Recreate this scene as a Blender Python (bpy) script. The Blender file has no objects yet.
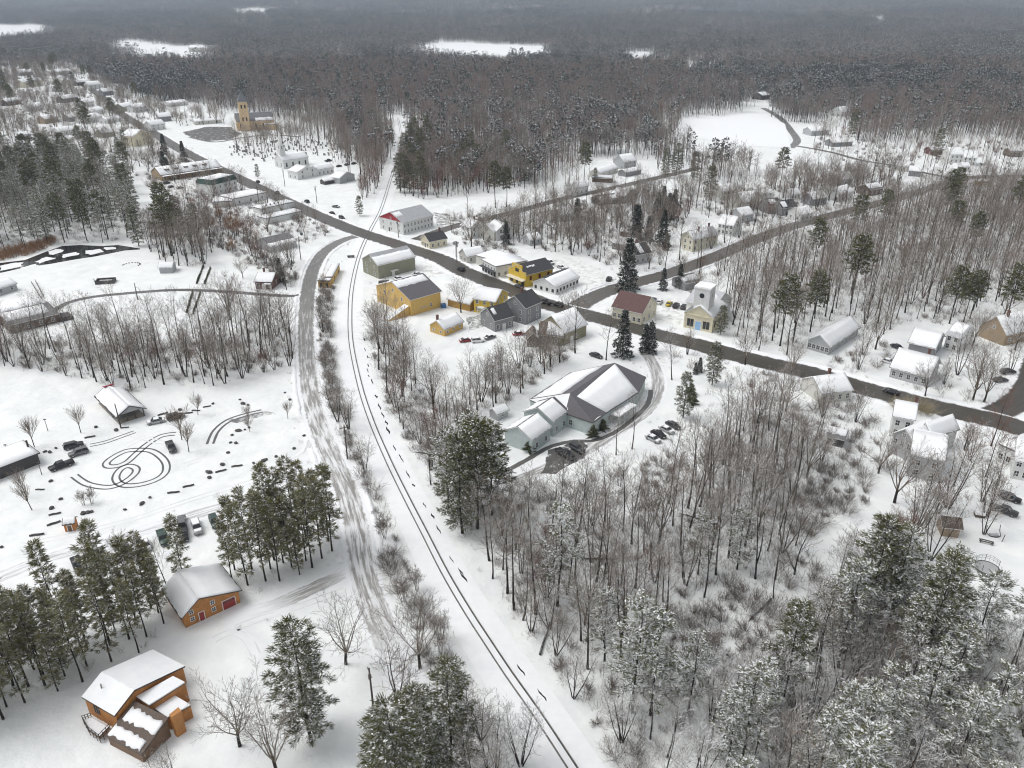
import bpy, bmesh, math, random
from mathutils import Vector, Matrix
R = math.radians
sc = bpy.context.scene
COL = sc.collection
rnd = random.Random(7)

# ------------------------------------------------------------------ camera geometry
H, TH, F = 105.0, R(26.2), 779.0
CT, ST = math.cos(TH), math.sin(TH)

def P(px, py, z=0.0):
    """ground (or height z) point seen at a pixel of the photograph"""
    a, b = (px - 512) / F, -(py - 384) / F
    dx, dy, dz = a, CT + b * ST, -ST + b * CT
    t = (z - H) / dz
    return Vector((dx * t, dy * t, z))

def proj(x, y, z=0.0):
    dy, dz = y, z - H
    d = dy * CT - dz * ST
    if d < 1: return (-9999, -9999, d)
    u = dy * ST + dz * CT
    return (512 + F * x / d, 384 - F * u / d, d)

cam = bpy.data.cameras.new('camera')
cam.sensor_width = 36; cam.lens = F / 1024 * 36
cam.clip_start = 1; cam.clip_end = 40000
co = bpy.data.objects.new('camera', cam); COL.objects.link(co)
co.location = (0, 0, H); co.rotation_euler = (math.pi / 2 - TH, 0, 0)
sc.camera = co

# ------------------------------------------------------------------ materials
MATS = {}
def newmat(name):
    m = bpy.data.materials.new(name); m.use_nodes = True
    nt = m.node_tree; b = nt.nodes['Principled BSDF']
    MATS[name] = m
    return m, nt, b, nt.nodes, nt.links

def ramp(nt, fac, stops, interp='LINEAR'):
    r = nt.nodes.new('ShaderNodeValToRGB'); r.color_ramp.interpolation = interp
    el = r.color_ramp.elements
    while len(el) > len(stops): el.remove(el[-1])
    while len(el) < len(stops): el.new(0.5)
    for e, (p, c) in zip(el, stops):
        e.position = p; e.color = (c[0], c[1], c[2], 1) if not isinstance(c, (int, float)) else (c, c, c, 1)
    nt.links.new(fac, r.inputs[0]); return r.outputs[0]

def noise(nt, vec, scale, detail=4, rough=0.55, dist=0.0):
    n = nt.nodes.new('ShaderNodeTexNoise'); n.inputs['Scale'].default_value = scale
    n.inputs['Detail'].default_value = detail; n.inputs['Roughness'].default_value = rough
    n.inputs['Distortion'].default_value = dist
    if vec is not None: nt.links.new(vec, n.inputs['Vector'])
    return n.outputs['Fac']

def mixc(nt, fac, a, b, typ='MIX'):
    m = nt.nodes.new('ShaderNodeMix'); m.data_type = 'RGBA'; m.blend_type = typ
    for s, v in ((m.inputs[0], fac), (m.inputs[6], a), (m.inputs[7], b)):
        if hasattr(v, 'node'): nt.links.new(v, s)
        elif isinstance(v, (int, float)): s.default_value = v
        else: s.default_value = (v[0], v[1], v[2], 1)
    return m.outputs[2]

def mth(nt, op, a, b=0.0, c=0.0):
    m = nt.nodes.new('ShaderNodeMath'); m.operation = op
    for s, v in zip(m.inputs, (a, b, c)):
        if hasattr(v, 'node'): nt.links.new(v, s)
        else: s.default_value = v
    return m.outputs[0]

def bump(nt, b, h, strength=0.3, dist=0.1):
    n = nt.nodes.new('ShaderNodeBump'); n.inputs['Strength'].default_value = strength
    n.inputs['Distance'].default_value = dist
    nt.links.new(h, n.inputs['Height']); nt.links.new(n.outputs[0], b.inputs['Normal'])

def geo(nt): return nt.nodes.new('ShaderNodeNewGeometry')
def wpos(nt): return geo(nt).outputs['Position']
def opos(nt): return nt.nodes.new('ShaderNodeTexCoord').outputs['Object']
def rand(nt): return nt.nodes.new('ShaderNodeObjectInfo').outputs['Random']
def upz(nt):
    s = nt.nodes.new('ShaderNodeSeparateXYZ'); nt.links.new(geo(nt).outputs['Normal'], s.inputs[0]); return s.outputs[2]
def mapr(nt, v, a, b, c=0.0, d=1.0, smooth=True):
    m = nt.nodes.new('ShaderNodeMapRange'); m.interpolation_type = 'SMOOTHSTEP' if smooth else 'LINEAR'
    nt.links.new(v, m.inputs[0])
    for i, x in enumerate((a, b, c, d)): m.inputs[i + 1].default_value = x
    return m.outputs[0]

SNOWC = (0.86, 0.88, 0.87)
def mat_ground():
    m, nt, b, N, L = newmat('snowy_ground')
    w = wpos(nt)
    at = N.new('ShaderNodeAttribute'); at.attribute_name = 'woods'; wd = at.outputs['Fac']
    n1 = noise(nt, w, 0.9, 6, 0.7, 0.6); n2 = noise(nt, w, 0.16, 5, 0.6, 0.3); n3 = noise(nt, w, 0.035, 4, 0.6)
    snow = ramp(nt, n2, [(0.25, (0.74, 0.765, 0.775)), (0.7, (0.86, 0.875, 0.862))])
    litter = ramp(nt, noise(nt, w, 3.0, 5, 0.7), [(0.3, (0.05, 0.042, 0.035)), (0.7, (0.17, 0.145, 0.125))])
    # litter shows where fine and middle noise agree, more of it in the woods
    thr = mapr(nt, wd, 0.0, 1.0, 0.73, 0.60, False)
    s = mth(nt, 'ADD', mth(nt, 'MULTIPLY', n1, 0.62), mth(nt, 'MULTIPLY', n2, 0.26))
    s = mth(nt, 'ADD', s, mth(nt, 'MULTIPLY', n3, 0.16))
    d = mth(nt, 'SUBTRACT', s, thr)
    f = mapr(nt, d, -0.05, 0.09)
    f = mth(nt, 'MULTIPLY', f, mapr(nt, wd, 0.0, 0.15, 0.0, 0.85))
    # beyond the town the wood floor is darker, seen only as gaps between crowns
    L.new(mixc(nt, f, snow, litter), b.inputs['Base Color'])
    b.inputs['Roughness'].default_value = 0.75
    b.inputs['Specular IOR Level'].default_value = 0.15
    h = mth(nt, 'ADD', mth(nt, 'MULTIPLY', noise(nt, w, 0.12, 5, 0.55), 3.0), mth(nt, 'MULTIPLY', mth(nt, 'MULTIPLY', n1, wd), 0.8))
    h = mth(nt, 'ADD', h, mth(nt, 'MULTIPLY', noise(nt, w, 0.035, 3, 0.5), 8.0))
    bump(nt, b, h, 0.6, 0.5)
    return m
mat_ground()

def mat_snow():
    m, nt, b, N, L = newmat('snow')
    w = wpos(nt); n = noise(nt, w, 0.5, 5, 0.6)
    L.new(ramp(nt, n, [(0.3, (0.81, 0.83, 0.85)), (0.7, (0.88, 0.89, 0.90))]), b.inputs['Base Color'])
    b.inputs['Roughness'].default_value = 0.75; b.inputs['Specular IOR Level'].default_value = 0.15
    bump(nt, b, noise(nt, w, 0.8, 4), 0.3, 0.15); return m
mat_snow()

def mat_snowdirty(name, lo, hi, thr, k, sl=0.35):
    """grey ground with snow left on it (parking places, yards)"""
    m, nt, b, N, L = newmat(name); w = wpos(nt)
    g = ramp(nt, noise(nt, w, 2.0, 5, 0.65), [(0.3, lo), (0.7, hi)])
    f = mapr(nt, mth(nt, 'ADD', mth(nt, 'MULTIPLY', noise(nt, w, sl, 6, 0.65, 0.5), 0.75), mth(nt, 'MULTIPLY', noise(nt, w, 3.0, 3), 0.25)), thr - k, thr + k)
    L.new(mixc(nt, f, g, SNOWC), b.inputs['Base Color']); b.inputs['Roughness'].default_value = 0.6
    return m
mat_snowdirty('slush_lot', (0.10, 0.10, 0.10), (0.22, 0.22, 0.215), 0.50, 0.10)
mat_snowdirty('wet_lot', (0.06, 0.058, 0.056), (0.115, 0.11, 0.105), 0.60, 0.06)
mat_snowdirty('yard', (0.34, 0.33, 0.31), (0.55, 0.54, 0.52), 0.44, 0.14)

def mat_road(name, c0, c1, edge, streak, slush, alt=None):
    m, nt, b, N, L = newmat(name)
    uv = N.new('ShaderNodeUVMap').outputs[0]
    sx = N.new('ShaderNodeSeparateXYZ'); L.new(uv, sx.inputs[0])
    mp = N.new('ShaderNodeMapping'); L.new(uv, mp.inputs[0]); mp.inputs['Scale'].default_value = (9, 0.10, 1)
    st = noise(nt, mp.outputs[0], 1.0, 5, 0.65, 0.2)
    w = wpos(nt)
    base = ramp(nt, mth(nt, 'ADD', mth(nt, 'MULTIPLY', st, 0.6), mth(nt, 'MULTIPLY', noise(nt, w, 1.3, 5, 0.7), 0.4)), [(0.3, c0), (0.7, c1)])
    sm = mth(nt, 'ADD', mth(nt, 'MULTIPLY', st, 0.6), mth(nt, 'MULTIPLY', noise(nt, w, 1.3, 5, 0.7), 0.4)); mf = 0.0
    if alt:
        ma = N.new('ShaderNodeAttribute'); ma.attribute_name = 'mixf'; mf = ma.outputs['Fac']
        base = mixc(nt, mf, base, ramp(nt, sm, [(0.3, alt[0]), (0.7, alt[1])]))
    lp = lambda a, b: mapr(nt, mf, 0, 1, a, b, False) if alt else a
    e = mth(nt, 'MULTIPLY', mth(nt, 'ABSOLUTE', mth(nt, 'SUBTRACT', sx.outputs[0], 0.5)), 2.0)
    e2 = mth(nt, 'ADD', e, mth(nt, 'MULTIPLY', mth(nt, 'SUBTRACT', noise(nt, w, 0.45, 5, 0.65), 0.5), 0.55))
    fe = mapr(nt, mth(nt, 'SUBTRACT', e2, lp(edge, alt[2] if alt else 0)), -0.08, 0.10)
    fs = mapr(nt, mth(nt, 'SUBTRACT', mth(nt, 'ADD', mth(nt, 'MULTIPLY', st, 0.8), mth(nt, 'MULTIPLY', noise(nt, w, 0.15, 4), 0.2)), lp(streak, alt[3] if alt else 0)), -0.07, 0.09)
    f = mth(nt, 'MAXIMUM', fe, mth(nt, 'MULTIPLY', fs, lp(slush, alt[4] if alt else 0)))
    fa = N.new('ShaderNodeAttribute'); fa.attribute_name = 'fade'
    fd = mapr(nt, mth(nt, 'ADD', fa.outputs['Fac'], mth(nt, 'MULTIPLY', mth(nt, 'SUBTRACT', st, 0.5), 0.9)), 0.25, 0.6)
    f = mth(nt, 'MAXIMUM', f, mth(nt, 'SUBTRACT', 1.0, fd))
    L.new(mixc(nt, f, base, (0.82, 0.835, 0.85)), b.inputs['Base Color'])
    L.new(mapr(nt, f, 0, 1, 0.42, 0.8), b.inputs['Roughness'])
    return m
mat_road('main_asphalt', (0.040, 0.036, 0.030), (0.092, 0.084, 0.070), 0.86, 0.74, 0.4)
mat_road('side_asphalt', (0.072, 0.065, 0.056), (0.13, 0.12, 0.104), 0.84, 0.74, 0.4)
mat_road('depot_asphalt', (0.11, 0.108, 0.10), (0.215, 0.21, 0.198), 0.80, 0.60, 0.55)
mat_road('depot_mixed', (0.11, 0.108, 0.10), (0.215, 0.21, 0.198), 0.80, 0.62, 0.5, ((0.20, 0.19, 0.178), (0.42, 0.41, 0.395), 0.70, 0.50, 0.85))
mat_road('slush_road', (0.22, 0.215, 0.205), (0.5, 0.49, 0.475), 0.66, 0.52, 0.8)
mat_road('drive_asphalt', (0.065, 0.063, 0.06), (0.15, 0.147, 0.14), 0.84, 0.66, 0.6)
mat_road('track_marks', (0.045, 0.045, 0.046), (0.12, 0.12, 0.12), 0.86, 0.80, 0.3)
mat_road('faint_marks', (0.40, 0.40, 0.40), (0.7, 0.7, 0.7), 0.6, 0.47, 0.95)

def mat_plain(name, col, rough=0.6, var=0.12, scale=2.0, metal=0.0, bumps=0.0, wrld=False):
    m, nt, b, N, L = newmat(name); v = wpos(nt) if wrld else opos(nt)
    n = noise(nt, v, scale, 5, 0.6)
    lo = [max(0, c * (1 - var)) for c in col]; hi = [min(1, c * (1 + var)) for c in col]
    L.new(ramp(nt, n, [(0.3, lo), (0.7, hi)]), b.inputs['Base Color'])
    b.inputs['Roughness'].default_value = rough; b.inputs['Metallic'].default_value = metal
    if bumps: bump(nt, b, n, bumps, 0.05)
    return m

def mat_siding(name, col, pitch=0.25, vert=False, var=0.10, dirt=0.25):
    m, nt, b, N, L = newmat(name); o = opos(nt)
    s = N.new('ShaderNodeSeparateXYZ'); L.new(o, s.inputs[0])
    if vert:
        k = mth(nt, 'ADD', s.outputs[0], s.outputs[1])
    else: k = s.outputs[2]
    saw = mth(nt, 'FRACT', mth(nt, 'DIVIDE', k, pitch))
    n = noise(nt, o, 0.9, 5, 0.65)
    mp = N.new('ShaderNodeMapping'); L.new(o, mp.inputs[0]); mp.inputs['Scale'].default_value = (3, 3, 0.3)
    st = noise(nt, mp.outputs[0], 1.0, 4, 0.6)
    lo = [c * (1 - var) for c in col]; hi = [min(0.9, c * (1 + var)) for c in col]
    c = ramp(nt, n, [(0.3, lo), (0.7, hi)])
    c = mixc(nt, mapr(nt, st, 0.5, 0.8, 0, dirt), c, [x * 0.6 for x in col])
    c = mixc(nt, mapr(nt, saw, 0.0, 0.12, 0.35, 0.0), c, [x * 0.45 for x in col])
    L.new(c, b.inputs['Base Color']); b.inputs['Roughness'].default_value = 0.65
    bump(nt, b, saw, 0.4, 0.03); return m

mat_siding('siding_white', (0.66, 0.67, 0.66)); mat_siding('siding_offwhite', (0.56, 0.55, 0.51))
mat_siding('siding_cream', (0.64, 0.59, 0.44)); mat_siding('siding_pale_cream', (0.62, 0.585, 0.47))
mat_siding('siding_yellow', (0.60, 0.40, 0.12), dirt=0.35); mat_siding('siding_bright_yellow', (0.60, 0.42, 0.05))
mat_siding('siding_ochre', (0.42, 0.25, 0.06), dirt=0.4)
mat_siding('siding_grey', (0.22, 0.225, 0.235)); mat_siding('siding_light_grey', (0.40, 0.41, 0.42))
mat_siding('siding_sage', (0.245, 0.25, 0.185), dirt=0.4); mat_siding('siding_olive', (0.22, 0.205, 0.13), dirt=0.4)
mat_siding('siding_mint', (0.47, 0.535, 0.53)); mat_siding('siding_brown', (0.11, 0.075, 0.055)); mat_siding('siding_tan', (0.31, 0.235, 0.155))
mat_siding('siding_dark', (0.065, 0.062, 0.06)); mat_siding('siding_red', (0.36, 0.028, 0.04)); mat_siding('siding_dull_red', (0.13, 0.05, 0.045))
mat_siding('cedar', (0.46, 0.20, 0.055), 0.3, True, 0.2, 0.45); mat_siding('cedar_dark', (0.16, 0.095, 0.055), 0.3, True, 0.2, 0.45)
mat_siding('orange_wood', (0.47, 0.17, 0.035), 0.25, True)
mat_plain('shingle_dark', (0.055, 0.056, 0.062), 0.8, 0.3, 3.0, bumps=0.4)
mat_plain('shingle_grey', (0.17, 0.17, 0.175), 0.8, 0.25, 3.0, bumps=0.4)
mat_plain('shingle_brown', (0.115, 0.088, 0.072), 0.8, 0.25, 3.0, bumps=0.4)
mat_plain('shingle_plum', (0.118, 0.113, 0.122), 0.8, 0.2, 3.0, bumps=0.4)
mat_plain('roof_red_brown', (0.105, 0.055, 0.05), 0.75, 0.2, 2.0, bumps=0.3)
mat_plain('green_mansard', (0.035, 0.075, 0.062), 0.75, 0.2, 3.0, bumps=0.3)
mat_plain('metal_roof', (0.42, 0.43, 0.45), 0.45, 0.12, 0.8, 0.2)
mat_plain('trim_white', (0.72, 0.72, 0.70), 0.5, 0.06)
mat_plain('trim_dark', (0.06, 0.05, 0.045), 0.6, 0.15)
mat_plain('concrete', (0.34, 0.33, 0.31), 0.85, 0.15, 1.5)
mat_plain('brick', (0.135, 0.072, 0.058), 0.85, 0.25, 4.0); mat_plain('brick_tan', (0.36, 0.27, 0.17), 0.85, 0.2, 2.0)
mat_plain('stone_gold', (0.64, 0.48, 0.29), 0.85, 0.25, 2.0); mat_plain('stone_grey', (0.23, 0.225, 0.215), 0.9, 0.25, 2.0, wrld=True)
mat_plain('slate', (0.16, 0.165, 0.18), 0.7, 0.2, 2.0)
mat_plain('glass', (0.035, 0.04, 0.046), 0.12, 0.2, 1.0)
mat_plain('door_red', (0.30, 0.035, 0.03), 0.5); mat_plain('door_blue', (0.27, 0.45, 0.66), 0.5); mat_plain('door_dark', (0.06, 0.045, 0.04), 0.5)
mat_plain('door_white', (0.66, 0.66, 0.64), 0.5); mat_plain('awning_red', (0.40, 0.02, 0.045), 0.7)
mat_plain('pole_wood', (0.085, 0.07, 0.058), 0.85, 0.25, 3.0); mat_plain('rail_steel', (0.19, 0.18, 0.17), 0.5, 0.3, 1.0, 0.3, wrld=True)
mat_plain('rubber', (0.018, 0.018, 0.019), 0.8); mat_plain('rim', (0.35, 0.35, 0.36), 0.35, 0.1, 2.0, 0.7)
mat_plain('lamp_red', (0.30, 0.015, 0.015), 0.25); mat_plain('lamp_clear', (0.6, 0.6, 0.58), 0.2)
mat_plain('boulder', (0.075, 0.072, 0.07), 0.9, 0.35, 1.5, wrld=True); mat_plain('bare_earth', (0.06, 0.052, 0.047), 0.9, 0.35, 1.2, wrld=True)
mat_plain('water', (0.022, 0.024, 0.026), 0.08, 0.3, 0.3, wrld=True)
mat_plain('hedge_green', (0.055, 0.062, 0.03), 0.9, 0.35, 2.0); mat_plain('plastic_blue', (0.03, 0.13, 0.33), 0.4)
mat_plain('mesh_black', (0.08, 0.08, 0.085), 0.7); mat_plain('dry_reeds', (0.28, 0.165, 0.075), 0.9, 0.35, 2.0)
for n_, c_ in dict(black=(0.012, 0.012, 0.014), charcoal=(0.045, 0.047, 0.05), silver=(0.36, 0.37, 0.38), white=(0.72, 0.72, 0.72), red=(0.26, 0.015, 0.02),
                   blue=(0.03, 0.05, 0.10), grey=(0.13, 0.135, 0.14), yellow=(0.50, 0.38, 0.02), green=(0.03, 0.06, 0.05)).items():
    mat_plain('paint_' + n_, c_, 0.3, 0.08)

def mat_bark(name, col, snow=0.7, lo=0.55, hi=0.95):
    m, nt, b, N, L = newmat(name); w = wpos(nt)
    n = noise(nt, w, 2.5, 3, 0.6)
    r = rand(nt)
    c = ramp(nt, n, [(0.3, [x * 0.65 for x in col]), (0.75, [x * 1.35 for x in col])])
    c = mixc(nt, mapr(nt, r, 0, 1, 0.0, 0.4, False), c, [col[0] * 1.5, col[1] * 1.5, col[2] * 1.55])
    f = mth(nt, 'MULTIPLY', mapr(nt, upz(nt), lo, hi), snow)
    f = mth(nt, 'MULTIPLY', f, mapr(nt, noise(nt, w, 1.4, 3, 0.6), 0.34, 0.56))
    L.new(mixc(nt, f, c, (0.80, 0.81, 0.83)), b.inputs['Base Color']); b.inputs['Roughness'].default_value = 0.9
    b.inputs['Specular IOR Level'].default_value = 0.1
    return m
mat_bark('bark', (0.038, 0.033, 0.028), 0.28); mat_bark('twigs', (0.160, 0.127, 0.093), 0.7, 0.05, 0.8)
mat_bark('twigs_red', (0.16, 0.092, 0.07), 0.25); mat_bark('twigs_tan', (0.34, 0.29, 0.19), 0.3); mat_bark('twigs_rust', (0.24, 0.135, 0.065), 0.1)
mat_bark('twigs_frost', (0.22, 0.20, 0.175), 1.0, -0.1, 0.6); mat_bark('brush', (0.145, 0.118, 0.094), 0.55, 0.2, 0.8)
mat_bark('twigs_far', (0.210, 0.186, 0.168), 0.42, 0.2, 0.9); mat_bark('twigs_far_red', (0.225, 0.172, 0.148), 0.15, 0.4, 0.95)

def mat_needles(name, c0, c1, snow=0.8, lo=.55, hi=.95):
    m, nt, b, N, L = newmat(name); w = wpos(nt)
    c = ramp(nt, noise(nt, w, 1.3, 3, 0.6), [(0.3, c0), (0.72, c1)])
    c = mixc(nt, mapr(nt, rand(nt), 0, 1, 0, 0.5, False), c, [(x + y) * 0.42 for x, y in zip(c0, c1)])
    f = mth(nt, 'MULTIPLY', mapr(nt, upz(nt), lo, hi), snow)
    f = mth(nt, 'MULTIPLY', f, mapr(nt, noise(nt, w, 0.9, 3, 0.6), 0.36, 0.60))
    L.new(mixc(nt, f, c, (0.78, 0.80, 0.81)), b.inputs['Base Color']); b.inputs['Roughness'].default_value = 0.85
    b.inputs['Specular IOR Level'].default_value = 0.1
    return m
mat_needles('pine_needles', (0.050, 0.055, 0.016), (0.155, 0.152, 0.055), 0.5); mat_needles('pine_olive', (0.098, 0.095, 0.032), (0.265, 0.245, 0.11), 0.5, .5, .95); mat_needles('pine_frosted', (0.068, 0.072, 0.028), (0.20, 0.198, 0.10), 1.0, .25, .8); mat_needles('spruce_needles', (0.032, 0.040, 0.030), (0.085, 0.093, 0.066), 0.75)
mat_needles('pine_far', (0.038, 0.046, 0.04), (0.12, 0.13, 0.115), 1.0, .3, .85)
mat_plain('snow_clump', (0.78, 0.80, 0.81), 0.8, 0.06, 1.0, wrld=True)

# ------------------------------------------------------------------ mesh builder and object helpers
class MB:
    def __init__(s): s.v = []; s.f = []; s.m = []
    def quad(s, *pts, mi=0):
        k = len(s.v); s.v += [tuple(p) for p in pts]; s.f.append(tuple(range(k, k + len(pts)))); s.m.append(mi)
    def box(s, x0, x1, y0, y1, z0, z1, mi=0, M=None):
        c = [(x0, y0, z0), (x1, y0, z0), (x1, y1, z0), (x0, y1, z0), (x0, y0, z1), (x1, y0, z1), (x1, y1, z1), (x0, y1, z1)]
        if M is not None: c = [tuple(M @ Vector(p)) for p in c]
        k = len(s.v); s.v += c
        for q in ((0, 3, 2, 1), (4, 5, 6, 7), (0, 1, 5, 4), (1, 2, 6, 5), (2, 3, 7, 6), (3, 0, 4, 7)):
            s.f.append(tuple(k + i for i in q)); s.m.append(mi)
    def prism(s, poly, z0, z1, mi=0, mtop=None):
        n = len(poly); k = len(s.v)
        zt = z1 if isinstance(z1, (list, tuple)) else [z1] * n
        zb = z0 if isinstance(z0, (list, tuple)) else [z0] * n
        s.v += [(p[0], p[1], zb[i]) for i, p in enumerate(poly)] + [(p[0], p[1], zt[i]) for i, p in enumerate(poly)]
        s.f.append(tuple(k + i for i in reversed(range(n)))); s.m.append(mi)
        s.f.append(tuple(k + n + i for i in range(n))); s.m.append(mi if mtop is None else mtop)
        for i in range(n):
            j = (i + 1) % n; s.f.append((k + i, k + j, k + n + j, k + n + i)); s.m.append(mi)
    def tube(s, pts, rad, n=5, mi=0, cap=False):
        k0 = len(s.v); m = len(pts)
        up0 = None
        for i, p in enumerate(pts):
            d = (pts[min(i + 1, m - 1)] - pts[max(i - 1, 0)])
            d = d.normalized() if d.length > 1e-9 else Vector((0, 0, 1))
            a = d.cross(Vector((0.31, 0.17, 0.93)) if abs(d.z) < 0.9 else Vector((1, 0.1, 0)))
            a.normalize(); b = d.cross(a)
            r = rad[i]
            if r <= 1e-6 and i == m - 1:
                s.v.append(tuple(p)); break
            for j in range(n):
                t = 2 * math.pi * j / n
                s.v.append(tuple(p + a * (r * math.cos(t)) + b * (r * math.sin(t))))
        tip = rad[-1] <= 1e-6
        for i in range(m - 1):
            for j in range(n):
                q = (j + 1) % n; base = k0 + i * n
                if tip and i == m - 2: s.f.append((base + j, base + q, k0 + (m - 1) * n))
                else: s.f.append((base + j, base + q, base + n + q, base + n + j))
                s.m.append(mi)
        if cap and not tip:
            s.f.append(tuple(k0 + (m - 1) * n + j for j in range(n))); s.m.append(mi)
            s.f.append(tuple(k0 + n - 1 - j for j in range(n))); s.m.append(mi)
    def add(s, o, mo=0):
        k = len(s.v); s.v += o.v; s.f += [tuple(i + k for i in f) for f in o.f]; s.m += [i + mo for i in o.m]
    def mesh(s, name, mats, smooth=False, fix=False):
        me = bpy.data.meshes.new(name); me.from_pydata(s.v, [], s.f)
        for m in (mats if isinstance(mats, (list, tuple)) else [mats]): me.materials.append(MATS[m])
        me.polygons.foreach_set('material_index', s.m)
        if smooth: me.polygons.foreach_set('use_smooth', [True] * len(s.f))
        if fix:
            bm = bmesh.new(); bm.from_mesh(me); bmesh.ops.recalc_face_normals(bm, faces=bm.faces); bm.to_mesh(me); bm.free()
        me.update(); return me

def link(name, me, parent=None, loc=None, rz=0.0):
    o = bpy.data.objects.new(name, me); COL.objects.link(o)
    if parent is not None: o.parent = parent
    if loc is not None: o.location = loc
    if rz: o.rotation_euler = (0, 0, rz)
    return o
def tag(o, label=None, cat=None, group=None, kind=None):
    if label: o['label'] = label
    if cat: o['category'] = cat
    if group: o['group'] = group
    if kind: o['kind'] = kind
    return o
def thing(name, label, cat, loc, rz=0.0, group=None):
    o = link(name, None, None, loc, rz); o.empty_display_size = 0.5
    return tag(o, label, cat, group)
def copytree(o, parent=None):
    c = o.copy(); COL.objects.link(c)
    if parent is not None: c.parent = parent
    for ch in list(o.children): copytree(ch, c)
    return c
LAND = []          # (x, y, short phrase) landmarks that tree labels can lean on
FOOT = []          # footprints (list of xy, margin) where no tree may stand

def inpoly(x, y, poly):
    c = False; n = len(poly); j = n - 1
    for i in range(n):
        xi, yi = poly[i]; xj, yj = poly[j]
        if (yi > y) != (yj > y) and x < (xj - xi) * (y - yi) / (yj - yi) + xi: c = not c
        j = i
    return c
def dseg(x, y, a, b):
    ax, ay = a; bx, by = b; dx, dy = bx - ax, by - ay; l = dx * dx + dy * dy
    t = 0 if l == 0 else max(0, min(1, ((x - ax) * dx + (y - ay) * dy) / l))
    return math.hypot(x - ax - t * dx, y - ay - t * dy)
def W(pts): return [tuple(P(*p)[:2]) for p in pts]
def smooth_line(pts, step=4.0):
    """Catmull-Rom through world points, resampled"""
    out = []; n = len(pts)
    for i in range(n - 1):
        p0, p1, p2, p3 = [Vector(pts[max(0, min(n - 1, i + k))]) for k in (-1, 0, 1, 2)]
        m = max(2, int((p2 - p1).length / step))
        for k in range(m):
            t = k / m
            out.append(0.5 * ((2 * p1) + (p2 - p0) * t + (2 * p0 - 5 * p1 + 4 * p2 - p3) * t * t + (3 * p1 - p0 - 3 * p2 + p3) * t ** 3))
    out.append(Vector(pts[-1])); return out
# ------------------------------------------------------------------ light, sky
wd = bpy.data.worlds.new('World'); sc.world = wd; wd.use_nodes = True
SUN_EL, SUN_AZ = R(57), R(-85)       # azimuth from +Y towards +X: the sun stands to the left, a little beyond
nt = wd.node_tree; bg = nt.nodes['Background']
sky = nt.nodes.new('ShaderNodeTexSky'); sky.sky_type = 'NISHITA'; sky.sun_disc = False
sky.sun_elevation = SUN_EL; sky.sun_rotation = SUN_AZ; sky.air_density = 1.0; sky.dust_density = 3.0; sky.ozone_density = 1.0
hs = nt.nodes.new('ShaderNodeHueSaturation'); hs.inputs['Saturation'].default_value = 0.12
nt.links.new(sky.outputs[0], hs.inputs['Color']); nt.links.new(hs.outputs[0], bg.inputs[0]); bg.inputs[1].default_value = 0.15
sl = bpy.data.lights.new('sun', 'SUN'); sl.energy = 0.8; sl.angle = R(35); sl.color = (1.0, 0.97, 0.93)
so = bpy.data.objects.new('sun', sl); COL.objects.link(so)
dirv = Vector((math.sin(SUN_AZ) * math.cos(SUN_EL), math.cos(SUN_AZ) * math.cos(SUN_EL), math.sin(SUN_EL)))
so.rotation_euler = dirv.to_track_quat('Z', 'Y').to_euler(); so.location = dirv * 300
sc.view_settings.view_transform = 'Standard'; sc.view_settings.look = 'None'; sc.view_settings.gamma = 1.0
sc.view_settings.use_curve_mapping = False; sc.view_settings.exposure = 0.30
cy = sc.cycles; cy.max_bounces = 7; cy.diffuse_bounces = 6; cy.glossy_bounces = 2; cy.transparent_max_bounces = 4; cy.volume_bounces = 1
cy.use_denoising = True; cy.denoiser = 'OPENIMAGEDENOISE'; cy.denoising_input_passes = 'RGB_ALBEDO_NORMAL'; cy.denoising_prefilter = 'ACCURATE'
cy.sample_clamp_indirect = 4.0; cy.use_adaptive_sampling = True; cy.adaptive_threshold = 0.02
cy.filter_width = 1.1

# ------------------------------------------------------------------ roads (pixel centre lines -> world)
ROADS = []   # (world polyline, half width) used to keep trees off
def strip(name, px, width, mat, z, kind='structure', keep=0.0, step=4.0, world=None, wl=None, fade=(0, 0), mix=None):
    pts = [p.to_2d() if len(p) == 3 else p for p in smooth_line(world if world else W(px), step)]
    n = len(pts); v = []; f = []; uvs = []; d = 0
    for i, p in enumerate(pts):
        t = (pts[min(i + 1, n - 1)] - pts[max(i - 1, 0)]).normalized(); nr = Vector((-t.y, t.x))
        wv = width if wl is None else wl[0] + (wl[1] - wl[0]) * i / (n - 1)
        if i: d += (p - pts[i - 1]).length
        for s, u in ((-0.5, 0), (0.5, 1)):
            q = p + nr * (s * wv); v.append((q.x, q.y, z)); uvs.append((u, d))
    for i in range(n - 1): f.append((2 * i + 1, 2 * i, 2 * i + 2, 2 * i + 3))
    me = bpy.data.meshes.new(name); me.from_pydata(v, [], f); me.materials.append(MATS[mat])
    ul = me.uv_layers.new(name='UVMap')
    for l in me.loops: ul.data[l.index].uv = uvs[l.vertex_index]
    fa = me.attributes.new('fade', 'FLOAT', 'POINT'); tot = max(d, .01)
    fa.data.foreach_set('value', [min(1, (q / fade[0]) if fade[0] else 1, ((tot - q) / fade[1]) if fade[1] else 1) for q in [uv[1] for uv in uvs]])
    if mix: fm = me.attributes.new('mixf', 'FLOAT', 'POINT'); fm.data.foreach_set('value', [max(0, min(1, (uv[1] - mix[0]) / (mix[1] - mix[0]))) for uv in uvs])
    me.update(); o = link(name, me); tag(o, kind=kind)
    if keep: ROADS.append(([tuple(p) for p in pts], width / 2 + keep))
    return o, pts

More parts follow.
